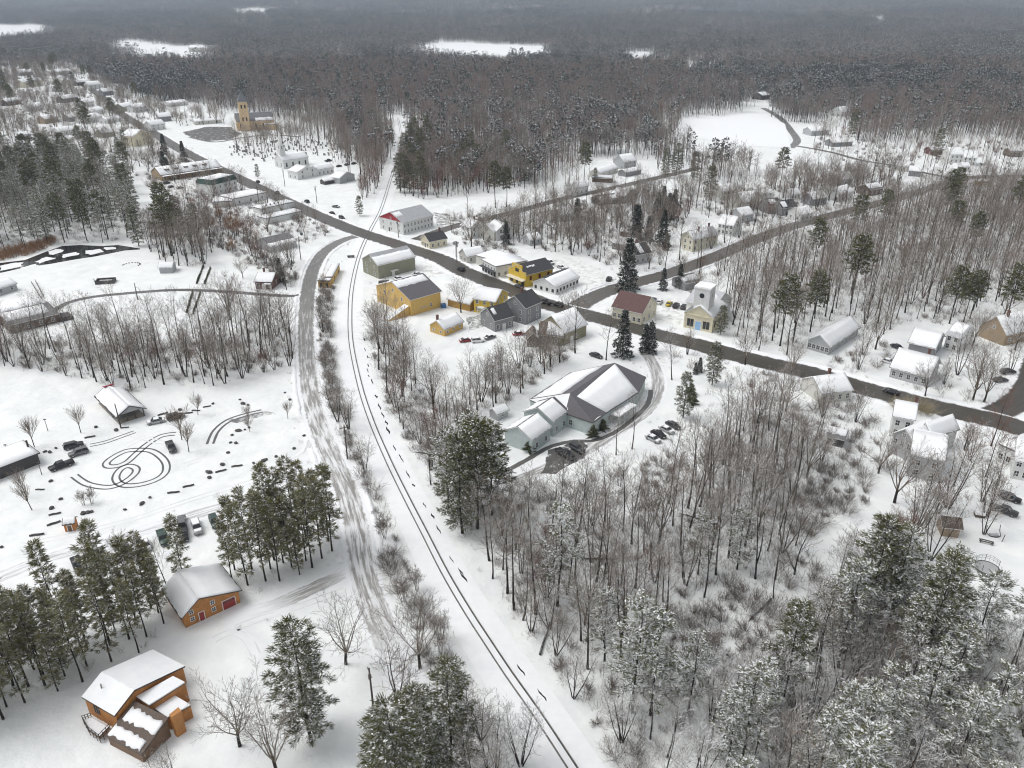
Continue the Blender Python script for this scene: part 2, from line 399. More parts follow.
MAIN = [(60, 72), (95, 92), (120, 113), (155, 134), (185, 152), (240, 179), (290, 203), (345, 227), (396, 244), (441, 259), (463, 271), (510, 290), (549, 305), (587, 315), (632, 327), (662, 336), (699, 345), (737, 356), (767, 363), (818, 375), (855, 386), (900, 398), (943, 409), (993, 420), (1060, 440), (1200, 475)]
_, MAINW = strip('main_street', MAIN, 11.5, 'main_asphalt', 0.030, keep=2.0)
SIDE = [(574, 309), (592, 298), (617, 288), (667, 274), (712, 258), (767, 235), (818, 219), (880, 203), (925, 190), (968, 178), (1023, 176), (1100, 172)]
strip('hill_street', SIDE, 10.5, 'side_asphalt', 0.024, keep=2.0)
BACK = [(416, 240), (456, 226), (511, 213), (562, 199), (604, 190), (652, 179), (700, 168)]
strip('back_street', BACK, 8.5, 'side_asphalt', 0.018, keep=1.5)
DEPOT = [(380, 237), (363, 235), (341, 241), (323, 253), (313, 270), (308, 292), (306, 317), (306, 342), (309, 384), (312, 400), (318, 424), (331, 456), (346, 490), (356, 526), (361, 560)]
DEPALL = DEPOT + [(366, 585), (377, 615), (391, 645), (402, 672), (412, 700)]
_, DEPW = strip('depot_road', DEPALL, 7.0, 'depot_mixed', 0.024, keep=1.0, fade=(0, 34), mix=(95, 190))
DRIVE = [(310, 290), (296, 296), (256, 294), (225, 291.5), (175, 290), (125, 293.5), (92, 297), (67, 303), (52, 312)]
strip('curved_driveway', DRIVE, 3.6, 'drive_asphalt', 0.012, keep=1.0)
strip('church_road', [(300, 137), (270, 135), (240, 138), (215, 142), (190, 137)], 5, 'side_asphalt', 0.020, keep=1)
strip('north_road', [(763, 108), (780, 118), (792, 132), (797, 141), (790, 148)], 8, 'depot_asphalt', 0.012, keep=1)
strip('east_lane', [(797, 146), (830, 152), (860, 160), (895, 166), (930, 174), (960, 179)], 6, 'side_asphalt', 0.014, keep=1)
strip('corner_road', [(985, 418), (1003, 410), (1018, 400), (1030, 385), (1040, 350)], 9, 'main_asphalt', 0.020, keep=1)
strip('west_lane', [(0, 118), (20, 115), (43, 112), (60, 122)], 5, 'side_asphalt', 0.014, keep=1)
strip('hall_driveway', [(640, 345), (652, 362), (658, 380), (655, 397), (645, 412), (622, 428), (600, 442), (575, 456), (552, 466), (525, 478), (505, 484), (490, 478)], 5.6, 'slush_road', 0.014, keep=1.0, fade=(10, 10))
strip('hall_footpath', [(494, 474), (512, 468), (535, 455), (552, 446), (575, 441), (592, 441), (612, 434), (632, 420), (648, 404), (651, 390)], 1.8, 'drive_asphalt', 0.022, keep=1.0)
strip('barn_driveway', [(362, 560), (342, 574), (320, 585), (292, 598), (268, 608), (245, 614), (225, 622)], 5.0, 'slush_road', 0.010, keep=0.5, fade=(16, 24))  # driveway slush; its soft grey also paints in the shade near the barn
strip('lot_lane', [(345, 470), (320, 474), (280, 487), (230, 504), (170, 522), (110, 541), (50, 558), (0, 577), (-60, 600)], 6.0, 'faint_marks', 0.010, keep=0.6, fade=(8, 20))
strip('lot_entrance', [(312, 440), (308, 452), (290, 462), (255, 475)], 4.0, 'faint_marks', 0.012, keep=0.6)

def ragged(w, amp=.09):
    rr = random.Random(len(w) * 13 + int(abs(w[0][0]))); w = list(w)
    for it in range(4):
        o = []; n = len(w)
        for i in range(n):
            a, b = Vector(w[i]), Vector(w[(i + 1) % n]); d = b - a; o.append(tuple(a)); o.append(tuple(a + d * rr.uniform(.4, .6) + Vector((-d.y, d.x)) * rr.uniform(-amp, amp)))
        w = o
    return w
def patch(name, px, mat, z):
    mb = MB(); w = ragged(W(px)); mb.quad(*[(x, y, z) for x, y in w]); o = link(name, mb.mesh(name, mat)); tag(o, kind='structure'); FOOT.append(w); return o
patch('hall_parking', [(548, 450), (580, 440), (588, 446), (584, 458), (556, 474), (540, 474)], 'wet_lot', 0.026)
patch('hall_forecourt', [(640, 352), (668, 350), (662, 372), (664, 400), (648, 405), (640, 395), (646, 375)], 'yard', 0.008)
patch('church_parking', [(183, 132), (205, 127), (232, 127), (241, 134), (226, 140), (205, 141)], 'wet_lot', 0.024)
patch('barn_parking', [(393, 268), (428, 262), (446, 274), (420, 282), (398, 286)], 'yard', 0.008)
patch('red_barn_lot', [(432, 212), (450, 215), (470, 222), (450, 228), (437, 226)], 'slush_lot', 0.008)
patch('shop_parking', [(540, 262), (565, 256), (600, 268), (620, 283), (600, 290), (570, 282)], 'yard', 0.008)
patch('meeting_house_parking', [(644, 298), (690, 300), (684, 316), (680, 325), (655, 322)], 'yard', 0.008)
patch('office_parking', [(164, 184), (197, 180), (204, 190), (168, 197)], 'yard', 0.008)
patch('garden_parking', [(466, 318), (495, 313), (490, 325), (468, 332)], 'slush_lot', 0.008)

# snow ploughed into banks along the main streets
def bank(name, pts, off, w, h, seed, gaps=()):
    rr = random.Random(seed); n = len(pts); mb = MB(); rows = []
    for i, p in enumerate(pts):
        t = (pts[min(i + 1, n - 1)] - pts[max(i - 1, 0)]).normalized(); nr = Vector((-t.y, t.x))
        hh = h * rr.uniform(0.35, 1.2); o = off + rr.uniform(-0.25, 0.25) * (1 if off > 0 else -1)
        for g in gaps:
            if (p - g[0]).length < g[1]: hh = 0.012
        rows.append([(*(p + nr * (o + s * w * rr.uniform(0.8, 1.2))), z) for s, z in ((-0.5, -0.01), (-0.22, hh * 0.75), (0.05, hh), (0.28, hh * 0.7), (0.5, -0.01))])
    for a, b in zip(rows, rows[1:]):
        for k in range(4): mb.quad(a[k], a[k + 1], b[k + 1], b[k])
    o = link(name, mb.mesh(name, 'snow', True)); tag(o, kind='structure')
fine = [p.to_2d() if len(p) == 3 else p for p in smooth_line(W(MAIN), 2.0)]
gp = [(Vector(P(*q)[:2]), r) for q, r in (((372, 236), 20), ((414, 246), 17), ((574, 310), 20), ((300, 207), 9), ((655, 338), 12), ((985, 418), 14), ((205, 162), 9), ((352, 229), 4), ((396, 243), 10))]
bank('snow_bank', fine, 6.6, 1.8, 0.55, 1, gp); bank('snow_bank', fine, -6.6, 1.8, 0.55, 2, gp)
fine2 = [p.to_2d() if len(p) == 3 else p for p in smooth_line(W(SIDE[1:]), 2.0)]
bank('snow_bank', fine2, 6.0, 1.6, 0.5, 3, gp); bank('snow_bank', fine2, -6.0, 1.6, 0.5, 4, gp)
fine3 = [p.to_2d() if len(p) == 3 else p for p in smooth_line(W(DEPOT[2:]), 2.0)]
gd = [(Vector(P(*q)[:2]), r) for q, r in (((310, 291), 7), ((318, 430), 9), ((345, 472), 7))]
bank('snow_bank', fine3, 4.3, 1.6, 0.45, 5, gd); bank('snow_bank', fine3, -4.3, 1.6, 0.45, 6, gd)

# ------------------------------------------------------------------ railway: snow-covered bed, two dark rails with melted flangeways
RAIL = [(398, 118), (401, 135), (400, 152), (392, 175), (381.5, 208), (371, 229), (362, 248), (356, 267), (351.5, 290), (350, 312), (351, 342), (359.5, 384), (371, 420), (388, 460), (406, 497), (423.5, 531), (445, 573), (468, 612), (488.5, 643.5), (508, 673), (537, 714), (562, 752), (590, 795), (640, 870)]
railpts = [p.to_2d() if len(p) == 3 else p for p in smooth_line(W(RAIL), 3.0)]
ROADS.append(([tuple(p) for p in railpts], 6.5))
trk = link('railway_track', None); tag(trk, kind='structure')
def offset(pts, d):
    n = len(pts); out = []
    for i, p in enumerate(pts):
        t = (pts[min(i + 1, n - 1)] - pts[max(i - 1, 0)]).normalized(); out.append(p + Vector((-t.y, t.x)) * d)
    return out
def sweep(name, pts, prof, mat, parent=None, z=0.0):
    mb = MB(); n = len(pts); rows = []
    for i, p in enumerate(pts):
        t = (pts[min(i + 1, n - 1)] - pts[max(i - 1, 0)]).normalized(); nr = Vector((-t.y, t.x))
        rows.append([(*(p + nr * a), z + b) for a, b in prof])
    for a, b in zip(rows, rows[1:]):
        for k in range(len(prof) - 1): mb.quad(a[k], a[k + 1], b[k + 1], b[k])
    return link(name, mb.mesh(name, mat, False, False), parent)
for s in (-0.75, 0.75):
    o = offset(railpts, s)
    sweep('rail', o, [(-0.075, 0.0), (-0.075, 0.17), (0.075, 0.17), (0.075, 0.0)], 'rail_steel', trk)
    sweep('flangeway', offset(o, -0.14 if s > 0 else 0.14), [(-0.07, 0), (0.07, 0)], 'bare_earth', trk, 0.045)
bed = sweep('snowy_railway_bed', railpts, [(-4.6, 0.0), (-3.2, 0.012), (3.2, 0.012), (4.6, 0.0)], 'snow', None, 0.002)
tag(bed, kind='structure')
# the street crosses on grade: planking flush with the asphalt
# ditch of open dark water beside the railway, broken by snow bridges
def blob(mb, c, dr, ln, wdt, rr, z):
    nrm = Vector((-dr.y, dr.x)); k = 9; pts = []
    for i in range(k):
        t = i / (k - 1) - 0.5; pts.append(c + dr * (t * ln) + nrm * (wdt * (0.15 + 0.5 * math.cos(t * math.pi)) * rr.uniform(0.6, 1.2) + math.sin(t * 7) * wdt * 0.3))
    for i in reversed(range(k)):
        t = i / (k - 1) - 0.5; pts.append(c + dr * (t * ln) - nrm * (wdt * (0.15 + 0.5 * math.cos(t * math.pi)) * rr.uniform(0.6, 1.2) - math.sin(t * 7) * wdt * 0.3))
    for i in range(k - 1):
        mb.quad((*pts[i], z), (*pts[i + 1], z), (*pts[2 * k - 2 - i], z), (*pts[2 * k - 1 - i], z))
DITCH = [(362, 322), (365, 345), (368, 370), (375, 396), (381, 412), (388, 430), (396, 448), (403, 464), (411, 480), (418, 494), (431, 517), (443, 540), (453, 560), (465, 577), (477, 594), (487, 612)]
dl = [p.to_2d() if len(p) == 3 else p for p in smooth_line(W(DITCH), 2.0)]
rr = random.Random(5); mb = MB(); i = 3
while i < len(dl) - 4:
    if rr.random() < 0.62:
        d = (dl[i + 2] - dl[i - 2]).normalized(); blob(mb, dl[i] + Vector((rr.uniform(-.4, .4), rr.uniform(-.4, .4))), d, rr.uniform(1.2, 4.5), rr.uniform(0.2, 0.6), rr, 0.016)
    i += rr.choice((1, 1, 2, 2, 3))
for c, a in (((521, 670), (526, 677)), ((542, 695), (545, 699))):
    d = Vector((P(*a) - P(*c))[:2]).normalized(); blob(mb, Vector(P(*c)[:2]), d, 3.0, 0.3, rr, 0.016)
tag(link('trackside_ditch', mb.mesh('trackside_ditch', 'water')), kind='structure')
ROADS.append(([tuple(p) for p in dl], 1.5))

# stream at the upper left: dark open water with snowy stones
mb = MB()
top = [(-40, 270), (0, 263), (25, 260), (45, 252), (62, 246), (80, 245), (102, 246), (118, 245), (140, 248.5)]
bot = [(-40, 278), (0, 273), (25, 267.5), (50, 264), (75, 259.5), (95, 256.5), (110, 253.5), (125, 250.5), (140, 249.5)]
for a, b, c, d in zip(top, top[1:], bot[1:], bot): mb.quad(*[(*P(*q)[:2], 0.014) for q in (a, b, c, d)])
tag(link('stream_water', mb.mesh('stream_water', 'water')), kind='structure')
FOOT.append(W(top + bot[::-1]))
mb = MB()
for a, b, c, d in (((0, 266), (24, 262), (24, 266), (0, 271)), ((34, 262), (46, 257), (56, 258), (40, 264)), ((62, 255), (76, 252), (78, 255), (64, 258)), ((85, 251), (100, 249), (104, 252), (90, 255)), ((48, 252), (56, 249), (64, 250), (54, 255)), ((104, 247.5), (114, 247), (116, 249), (106, 250)), ((20, 268), (36, 264), (40, 266), (22, 270))):
    mb.quad(*[(x, y, 0.05) for x, y in ragged(W((a, b, c, d)), .16)])
tag(link('snowy_islets', mb.mesh('snowy_islets', 'snow')), kind='structure')

# tyre tracks of the turned circles in the car park
def tracks(px, sep=1.55, w=0.52, mat='track_marks', z=0.012):
    pts = [p.to_2d() if len(p) == 3 else p for p in smooth_line(W(px), 1.2)]
    for s in (-sep / 2, sep / 2):
        strip('tyre_track', None, w, mat, z, world=offset(pts, s), step=1.0)
LOT = lambda x, y: (x / 5.12, 380 + y / 5.12)
tracks([LOT(*q) for q in ((380, 490), (440, 530), (520, 548), (580, 545), (640, 520), (690, 480), (695, 452), (660, 440), (620, 455), (595, 490), (600, 520), (640, 540), (720, 535), (800, 510), (845, 475), (850, 430), (820, 390), (770, 362), (700, 358), (640, 365), (580, 395), (545, 425), (555, 442), (600, 440), (650, 420), (700, 375), (760, 325), (830, 285), (900, 275))], 1.6, 0.55)
tracks([LOT(*q) for q in ((640, 340), (700, 310), (760, 285), (830, 265))], 1.6, 0.5, 'faint_marks', 0.016)
tracks([LOT(*q) for q in ((460, 335), (540, 318), (620, 290), (690, 265))], 1.4, 0.5, 'drive_asphalt', 0.016)
tracks([(210, 444), (216, 431), (228, 421), (245, 415), (262, 411)], 1.6, 0.8, 'drive_asphalt', 0.014)
tracks([(200, 460), (190, 463), (185, 465)], 1.6, 0.4, 'faint_marks', 0.014)
for q in ([(236, 628), (262, 618), (300, 606), (345, 590)], [(214, 640), (232, 632), (248, 640), (256, 655)], [(300, 470), (318, 480), (335, 500)], [(118, 430), (150, 440), (165, 443)], [(20, 545), (70, 535), (130, 520), (190, 500), (250, 482)], [(470, 322), (450, 345), (425, 350)]): tracks(q, 1.5, .45, 'faint_marks', .015)
mb = MB(); blob(mb, Vector(P(250, 417)[:2]), Vector((1, 0.35)).normalized(), 14, 3.2, rr, 0.009)
tag(link('bare_turnaround', mb.mesh('bare_turnaround', 'slush_lot')), kind='structure')

# ------------------------------------------------------------------ ground sheet, reaching the hills on the horizon
ZONES = []
def hill(x, y):
    r = math.hypot(x, y)
    if r < 2600: return 0.0
    t = min(1, (r - 2600) / 5200); a = math.atan2(x, y)
    t = t * t * (3 - 2 * t)
    return t * (128 + 26 * math.sin(a * 7 + 1.2) + 20 * math.sin(a * 17.0 + 0.4) + 8 * math.sin(a * 41) - 52 * math.exp(-((a - 0.093) / 0.075) ** 2) - 45 * math.exp(-((a - 0.575) / 0.03) ** 2))
FIELDS = [[(110, 40), (150, 42), (180, 46.5), (215, 45), (218, 50), (195, 53), (165, 56), (132, 52)], [(410, 46), (440, 42.5), (520, 45), (556, 48), (555, 53), (500, 55), (440, 53)],
          [(617, 50.5), (660, 53), (664, 57), (640, 57), (620, 55)], [(660, 128), (696, 115), (765, 114), (785, 124), (791, 148), (745, 146), (700, 138)],
          [(-20, 26), (50, 26), (58, 30), (-20, 33)], [(-40, 30), (40, 31), (30, 35), (-40, 38)], [(873, 17), (890, 18), (888, 21), (875, 20)], [(240, 8), (270, 9), (268, 12), (238, 11)]]
FIELDW = [W(f) for f in FIELDS]
# ------------------------------------------------------------------ where trees grow: (key, pixel polygon of their feet, spacing in m, kinds with weights, phrase for labels, woods floor 0..1)
FARLINE = [(-900, 40), (-40, 44), (20, 50), (60, 61), (100, 79), (150, 102), (210, 107), (245, 117), (300, 118), (345, 128), (352, 185), (372, 198), (392, 196), (420, 198), (470, 190), (540, 183), (590, 162), (650, 158), (690, 178), (740, 186), (785, 150), (800, 122), (830, 128), (870, 143), (1000, 138), (1040, 158), (1500, 168)]
def farwood_px(x, y):
    for (x0, y0), (x1, y1) in zip(FARLINE, FARLINE[1:]):
        if x0 <= x <= x1: return y < y0 + (y1 - y0) * (x - x0) / (x1 - x0)
    return y < 160
ZONES = [
 ('left_grove', [(-60, 342), (0, 340), (60, 343), (130, 343), (195, 338), (240, 330), (286, 326), (296, 345), (292, 366), (250, 376), (215, 388), (165, 385), (130, 392), (80, 378), (0, 366), (-60, 366)], 4.0,
  dict(multi=4, forest=5, red=1, shrub=1), 'in the grove between the white car park and the curved driveway', 0.75),
 ('pine_stand', [(-80, 250), (-80, 170), (0, 168), (60, 160), (95, 168), (132, 190), (140, 235), (105, 243), (50, 245), (20, 252)], 7.2,
  dict(pine_f=2, pine_w=6, forest=4), 'in the tall stand beyond the dark stream', 0.7),
 ('stream_grove', [(146, 246), (160, 262), (178, 266), (205, 268), (206, 257), (225, 246), (200, 236), (165, 240)], 4.5, dict(forest=6, multi=2, pine_f=.4), 'on the knoll by the small snowy shed', 0.5),
 ('stream_brush', [(140, 236), (165, 218), (190, 205), (225, 215), (250, 228), (258, 243), (270, 262), (262, 270), (235, 256), (200, 238), (165, 240)], 4.6, dict(red=3, shrub=4, multi=2, rust=.7, pine_o=.5), 'in the brush along the stream behind the grey shed', 0.75),
 ('brick_grove', [(255, 255), (275, 258), (295, 262), (298, 285), (285, 290), (270, 275)], 4.2, dict(shrub=3, multi=2, spruce=.8), 'beside the small brick house by the depot road', 0.4),
 ('reeds', [(-30, 256), (30, 246), (52, 238), (55, 245), (30, 255), (-30, 268)], 3.2, dict(rust_shrub=1), 'rust brown thicket on the stream bank', 0.6),
 ('lot_pines', [(-60, 678), (0, 660), (60, 643), (110, 624), (150, 602), (172, 590), (198, 580), (204, 588), (182, 604), (162, 643), (117, 665), (66, 692), (0, 722), (-60, 748)], 3.0,
  dict(pine_t=10, forest=.6), 'in the pine belt behind the cedar house', 0.5),
 ('lane_pines', [(200, 590), (240, 598), (275, 586), (320, 569), (341, 551), (343, 536), (320, 534), (285, 545), (250, 563), (212, 574)], 3.0, dict(pine_t=10, forest=.5), 'in the pine clump beside the snowy lane', 0.5),
 ('roadside_strip', [(318, 288), (336, 285), (340, 320), (341, 352), (346, 392), (354, 430), (366, 460), (386, 498), (402, 530), (418, 560), (436, 592), (450, 620), (458, 650), (430, 690), (408, 660), (392, 620), (372, 580), (366, 545), (358, 510), (346, 470), (332, 430), (322, 390), (318, 340)], 3.4,
  dict(shrub=6, small=4, multi=1.2), 'in the scrub strip between the depot road and the railway', 0.7),
 ('strip_trees', [(392, 600), (440, 600), (456, 650), (440, 700), (410, 690), (396, 650)], 7, dict(wide=2, multi=2), 'in the scrub strip between the depot road and the railway', 0.4),
 ('east_bank', [(365, 332), (390, 325), (403, 345), (410, 372), (424, 396), (446, 408), (470, 398), (490, 376), (512, 366), (540, 352), (565, 346), (578, 352), (560, 366), (520, 395), (500, 412), (482, 428), (470, 450), (474, 478), (500, 500), (480, 520), (462, 530), (448, 520), (430, 490), (412, 460), (398, 430), (385, 400), (373, 370)], 4.2,
  dict(forest=4, multi=4, wide=2, shrub=3, red=.5), 'in the wood between the railway and the long pale green hall', 0.75),
 ('bank_pines', [(440, 500), (470, 495), (495, 505), (490, 528), (466, 536), (446, 522)], 7.0, dict(pine_o=3, pine_f=1), 'in the dark clump at the railway end of the hall', 0.6),
 ('main_wood', [(476, 552), (492, 536), (520, 528), (560, 524), (610, 516), (650, 502), (690, 478), (715, 446), (745, 418), (790, 415), (820, 432), (835, 455), (815, 480), (795, 510), (805, 560), (790, 590), (770, 600), (740, 585), (700, 600), (660, 640), (632, 700), (600, 712), (572, 700), (545, 660), (505, 600)], 4.0,
  dict(forest=9, multi=3, wide=1.2, pine_w=.12, red=.5, shrub=1.6), 'in the bare wood below the pale green hall', 0.9),
 ('shrubland', [(660, 640), (700, 602), (740, 588), (790, 600), (815, 640), (790, 680), (740, 690), (690, 700), (650, 700)], 3.6, dict(shrub=8, small=1.5), 'in the snowy shrub opening of the lower wood', 0.55),
 ('clearing_edge', [(815, 470), (850, 450), (870, 480), (868, 505), (830, 520), (808, 560), (830, 575), (880, 560), (895, 520), (930, 520), (925, 560), (895, 590), (840, 600), (795, 580), (798, 510)], 4.4, dict(shrub=7, multi=1, red=1), 'around the snowy clearing below the white farmhouse', 0.6),
 ('yard_trees', [(892, 500), (905, 512), (930, 510), (945, 500), (960, 505), (935, 530), (905, 548), (890, 540)], 5.0, dict(wide=1, multi=3, red=1), 'behind the white farmhouse beside the clearing', 0.45),
 ('lower_wood', [(560, 860), (575, 745), (610, 708), (650, 700), (700, 695), (745, 690), (790, 670), (812, 630), (820, 600), (870, 590), (905, 600), (935, 640), (960, 655), (1000, 640), (1040, 640), (1100, 680), (1120, 860)], 3.8,
  dict(pine_w=4.2, pine_o=.3, frost=8, forest=2, multi=2, shrub=4, wide=.6), 'in the frosted mixed wood at the lower edge', 0.65),
 ('rail_end', [(440, 860), (452, 730), (480, 700), (520, 740), (552, 780), (590, 860)], 4.6, dict(frost=3, multi=3, shrub=2), 'beside the railway near the bottom edge', 0.6),
 ('bottom_pines', [(395, 800), (450, 790), (470, 760), (500, 790), (500, 850), (400, 860)], 6.5, dict(pine_o=1), 'in the dark clump near the bottom edge', 0.4),
 ('northeast_wood', [(700, 322), (742, 275), (800, 247), (870, 218), (930, 200), (985, 190), (1060, 188), (1150, 250), (1150, 330), (1030, 322), (1020, 312), (985, 308), (962, 316), (938, 322), (905, 322), (878, 338), (860, 322), (835, 320), (805, 338), (782, 362), (745, 345), (728, 330)], 5.2,
  dict(forest=10, multi=1, red=.6, pine_f=.25), 'in the bare wood above the long white-roofed building', 0.85),
 ('ne_pines', [(925, 315), (940, 300), (975, 300), (985, 314), (960, 326), (935, 326)], 5.5, dict(pine_f=1), 'in the dark clump behind the white-roofed houses', 0.6),
 ('east_trees', [(985, 308), (1025, 318), (1060, 350), (1050, 370), (1015, 352), (1000, 330)], 8, dict(pine_f=1, forest=2, wide=1), 'around the tan gabled house at the east side', 0.3),
 ('street_trees_east', [(860, 350), (885, 340), (890, 360), (866, 375), (840, 372), (820, 366)], 6, dict(multi=2, shrub=2, wide=1), 'between the long white-roofed building and the parked white car', 0.3),
 ('hill_houses', [(700, 210), (760, 190), (830, 175), (900, 175), (900, 192), (850, 205), (800, 218), (745, 228), (715, 215)], 5.4, dict(forest=3, wide=2, multi=2, red=1, pine_f=.15, shrub=2), 'among the houses along the hill street', 0.35),
 ('hill_back', [(690, 190), (720, 186), (745, 186), (755, 196), (735, 212), (708, 218), (690, 208)], 8, dict(forest=4, spruce=.2, wide=1), 'behind the cream house on the hill street', 0.35),
 ('village_trees', [(478, 222), (520, 222), (560, 204), (600, 200), (640, 190), (690, 200), (690, 222), (660, 240), (640, 268), (620, 275), (588, 258), (550, 252), (520, 246), (485, 245)], 5.4, dict(forest=3, multi=3, wide=3, spruce=.5, red=.7, shrub=2), 'in the snowy gardens behind the main street', 0.3),
 ('back_row', [(455, 212), (520, 205), (560, 190), (590, 178), (600, 182), (560, 196), (505, 208)], 7, dict(forest=4, pine_f=.5), 'along the back street behind the red-gabled barn', 0.4),
 ('railway_trees', [(362, 200), (372, 199), (388, 172), (396, 152), (396, 140), (380, 135), (365, 150), (360, 175)], 5, dict(forest=5, red=5), 'close along the railway beyond the crossing', 0.7),
 ('railway_trees_east', [(398, 195), (402, 170), (410, 150), (430, 150), (470, 165), (520, 168), (540, 184), (470, 196), (420, 200)], 5.2, dict(forest=5, red=3, pine_o=.6), 'east of the railway beyond the crossing', 0.75),
 ('cemetery_trees', [(225, 150), (262, 158), (275, 150), (330, 150), (345, 160), (345, 140), (300, 135), (240, 142)], 8, dict(forest=4, wide=1), 'among the headstones of the cemetery', 0.12),
 ('cemetery_back', [(275, 134), (300, 128), (348, 132), (352, 160), (350, 182), (345, 160), (325, 142), (300, 138)], 6, dict(forest=1), 'along the back edge of the cemetery', 0.3),
 ('north_village', [(-40, 60), (20, 56), (60, 68), (110, 90), (160, 112), (215, 118), (228, 124), (180, 126), (150, 120), (160, 150), (150, 175), (130, 182), (95, 160), (0, 160), (-40, 160)], 9.5, dict(forest=2, wide=5, multi=3, pine_f=.7, shrub=1.5), 'among the far houses north of the stone church', 0.3),
 ('street_side', [(160, 150), (215, 172), (240, 192), (160, 205), (140, 185), (150, 165)], 13, dict(wide=1, shrub=2, spruce=.5), 'around the long brick building by the main street', 0.15),
 ('east_houses', [(800, 150), (860, 165), (920, 178), (945, 186), (1030, 182), (1040, 165), (1000, 142), (900, 146), (830, 132)], 10, dict(forest=4, red=1, pine_o=.15, shrub=1), 'around the far houses by the east lane', 0.4),
 ('farm_scrub', [(765, 398), (812, 404), (850, 408), (886, 428), (884, 452), (890, 478), (868, 470), (850, 452), (828, 440), (800, 424)], 4.6, dict(multi=3, wide=2, red=1.5, shrub=4), 'in the scrub between the white farmhouse and the bare wood', 0.5),
 ('farm_yard', [(935, 440), (990, 440), (1000, 490), (985, 520), (955, 520), (940, 500), (948, 470)], 6.5, dict(multi=3, wide=2, red=1.5), 'in the yard right of the white farmhouse', 0.2),
 ('street_trees_far', [(905, 372), (960, 372), (990, 395), (975, 412), (935, 404), (905, 396)], 8, dict(wide=2, multi=1), 'between the ell house and the corner road', 0.15),
 ('verge_trees', [(640, 345), (700, 355), (760, 370), (815, 382), (850, 394), (820, 402), (770, 392), (720, 380), (672, 366)], 11, dict(wide=2, multi=2, red=1, shrub=1.5), 'on the verge below the main street', 0.15),
 ('village_east', [(640, 268), (670, 262), (700, 250), (740, 236), (770, 224), (800, 232), (765, 250), (720, 275), (690, 290), (665, 288)], 7, dict(forest=2, multi=2, wide=1, red=2), 'along the lower side of the hill street', 0.2),
 ('west_yards', [(150, 150), (200, 165), (250, 185), (300, 205), (340, 228), (310, 245), (270, 235), (225, 215), (180, 205), (150, 190)], 7.5, dict(wide=2, multi=2, shrub=2, red=1), 'in the yards west of the main street', 0.15),
 ('crossing_yard', [(440, 222), (480, 215), (520, 224), (512, 262), (470, 250)], 6, dict(wide=2, multi=2, shrub=3), 'around the white houses behind the corner shop', 0.15),
 ('hall_front', [(505, 490), (560, 486), (620, 474), (650, 455), (670, 450), (690, 470), (650, 495), (600, 512), (540, 522), (500, 525)], 4.5, dict(shrub=6, small=2), 'in the low brush on the bank before the hall', 0.5),
 ('green_bank', [(620, 400), (650, 390), (680, 395), (705, 380), (735, 388), (720, 400), (690, 425), (665, 415)], 15, dict(wide=2, small=1), 'on the bank beside the hall driveway', 0.1),
]
ZW = [(z[0], W(z[1]), z) for z in ZONES]
# grid lines: fine near the village, coarse towards the horizon
def axis(lo, hi, flo, fhi, step, grow):
    c = [flo + i * step for i in range(int((fhi - flo) / step) + 1)]; s = step
    while c[-1] < hi: s *= grow; c.append(c[-1] + s)
    s = step
    while c[0] > lo: s *= grow; c.insert(0, c[0] - s)
    return c
gx = axis(-9000, 9000, -420, 420, 6, 1.13); gy = axis(-300, 9500, 50, 900, 6, 1.11)
vs = []; att = []
zb = [(min(p[0] for p in w), max(p[0] for p in w), min(p[1] for p in w), max(p[1] for p in w), w, z[5]) for _, w, z in ZW]
for y in gy:
    for x in gx:
        vs.append((x, y, hill(x, y)))
        px, py, d = proj(x, y); a = 0.06 if y < 700 else 0.15
        if y < 30: a = 0.6
        for x0, x1, y0, y1, w, k in zb:
            if x0 <= x <= x1 and y0 <= y <= y1 and inpoly(x, y, w): a = max(a, k)
        if y > 250 and farwood_px(px, py): a = 1.0 if not any(inpoly(x, y, f) for f in FIELDW) else 0.0
        if y > 1500 and a < 1: a = 1.0 if not any(inpoly(x, y, f) for f in FIELDW) else 0.0
        att.append(a)
nx = len(gx)
fs = [(j * nx + i, j * nx + i + 1, (j + 1) * nx + i + 1, (j + 1) * nx + i) for j in range(len(gy) - 1) for i in range(nx - 1)]
me = bpy.data.meshes.new('ground'); me.from_pydata(vs, [], fs); me.materials.append(MATS['snowy_ground'])
me.polygons.foreach_set('use_smooth', [True] * len(fs))
at = me.attributes.new('woods', 'FLOAT', 'POINT'); at.data.foreach_set('value', att)
tag(link('ground', me), kind='structure')
for i, f in enumerate(FIELDS):
    mb = MB(); cx = sum(p[0] for p in f) / len(f)
    w = W(f); lo = max(p[1] for p in f)
    mb.quad(*[(x, y, hill(x, y) + 0.12 + 0.4 * (y > 2500)) for x, y in w]); tag(link('snowy_field', mb.mesh('snowy_field', 'snow')), kind='structure')
# ------------------------------------------------------------------ buildings
_win = {}
def win_mesh(w, h, frame, pane):
    k = (w, h, frame, pane)
    if k not in _win:
        a = MB(); t = 0.10
        for x0, x1, z0, z1 in ((-w / 2 - t, -w / 2, -t, h + t), (w / 2, w / 2 + t, -t, h + t), (-w / 2, w / 2, -t, 0), (-w / 2, w / 2, h, h + t), (-0.03, 0.03, 0, h), (-w / 2, -0.03, h / 2 - .03, h / 2 + .03), (0.03, w / 2, h / 2 - .03, h / 2 + .03)):
            a.box(x0, x1, -0.09, 0.02, z0, z1)
        p = MB(); p.box(-w / 2 + .002, w / 2 - .002, -0.045, 0.015, 0.002, h - .002)
        _win[k] = (a.mesh('window', frame), p.mesh('pane', pane))
    return _win[k]
def place(parent, kind, me, pane, x, y, z, rz):
    o = link(kind, me, parent, (x, y, z), rz)
    if pane is not None: link('pane', pane, o)
    return o
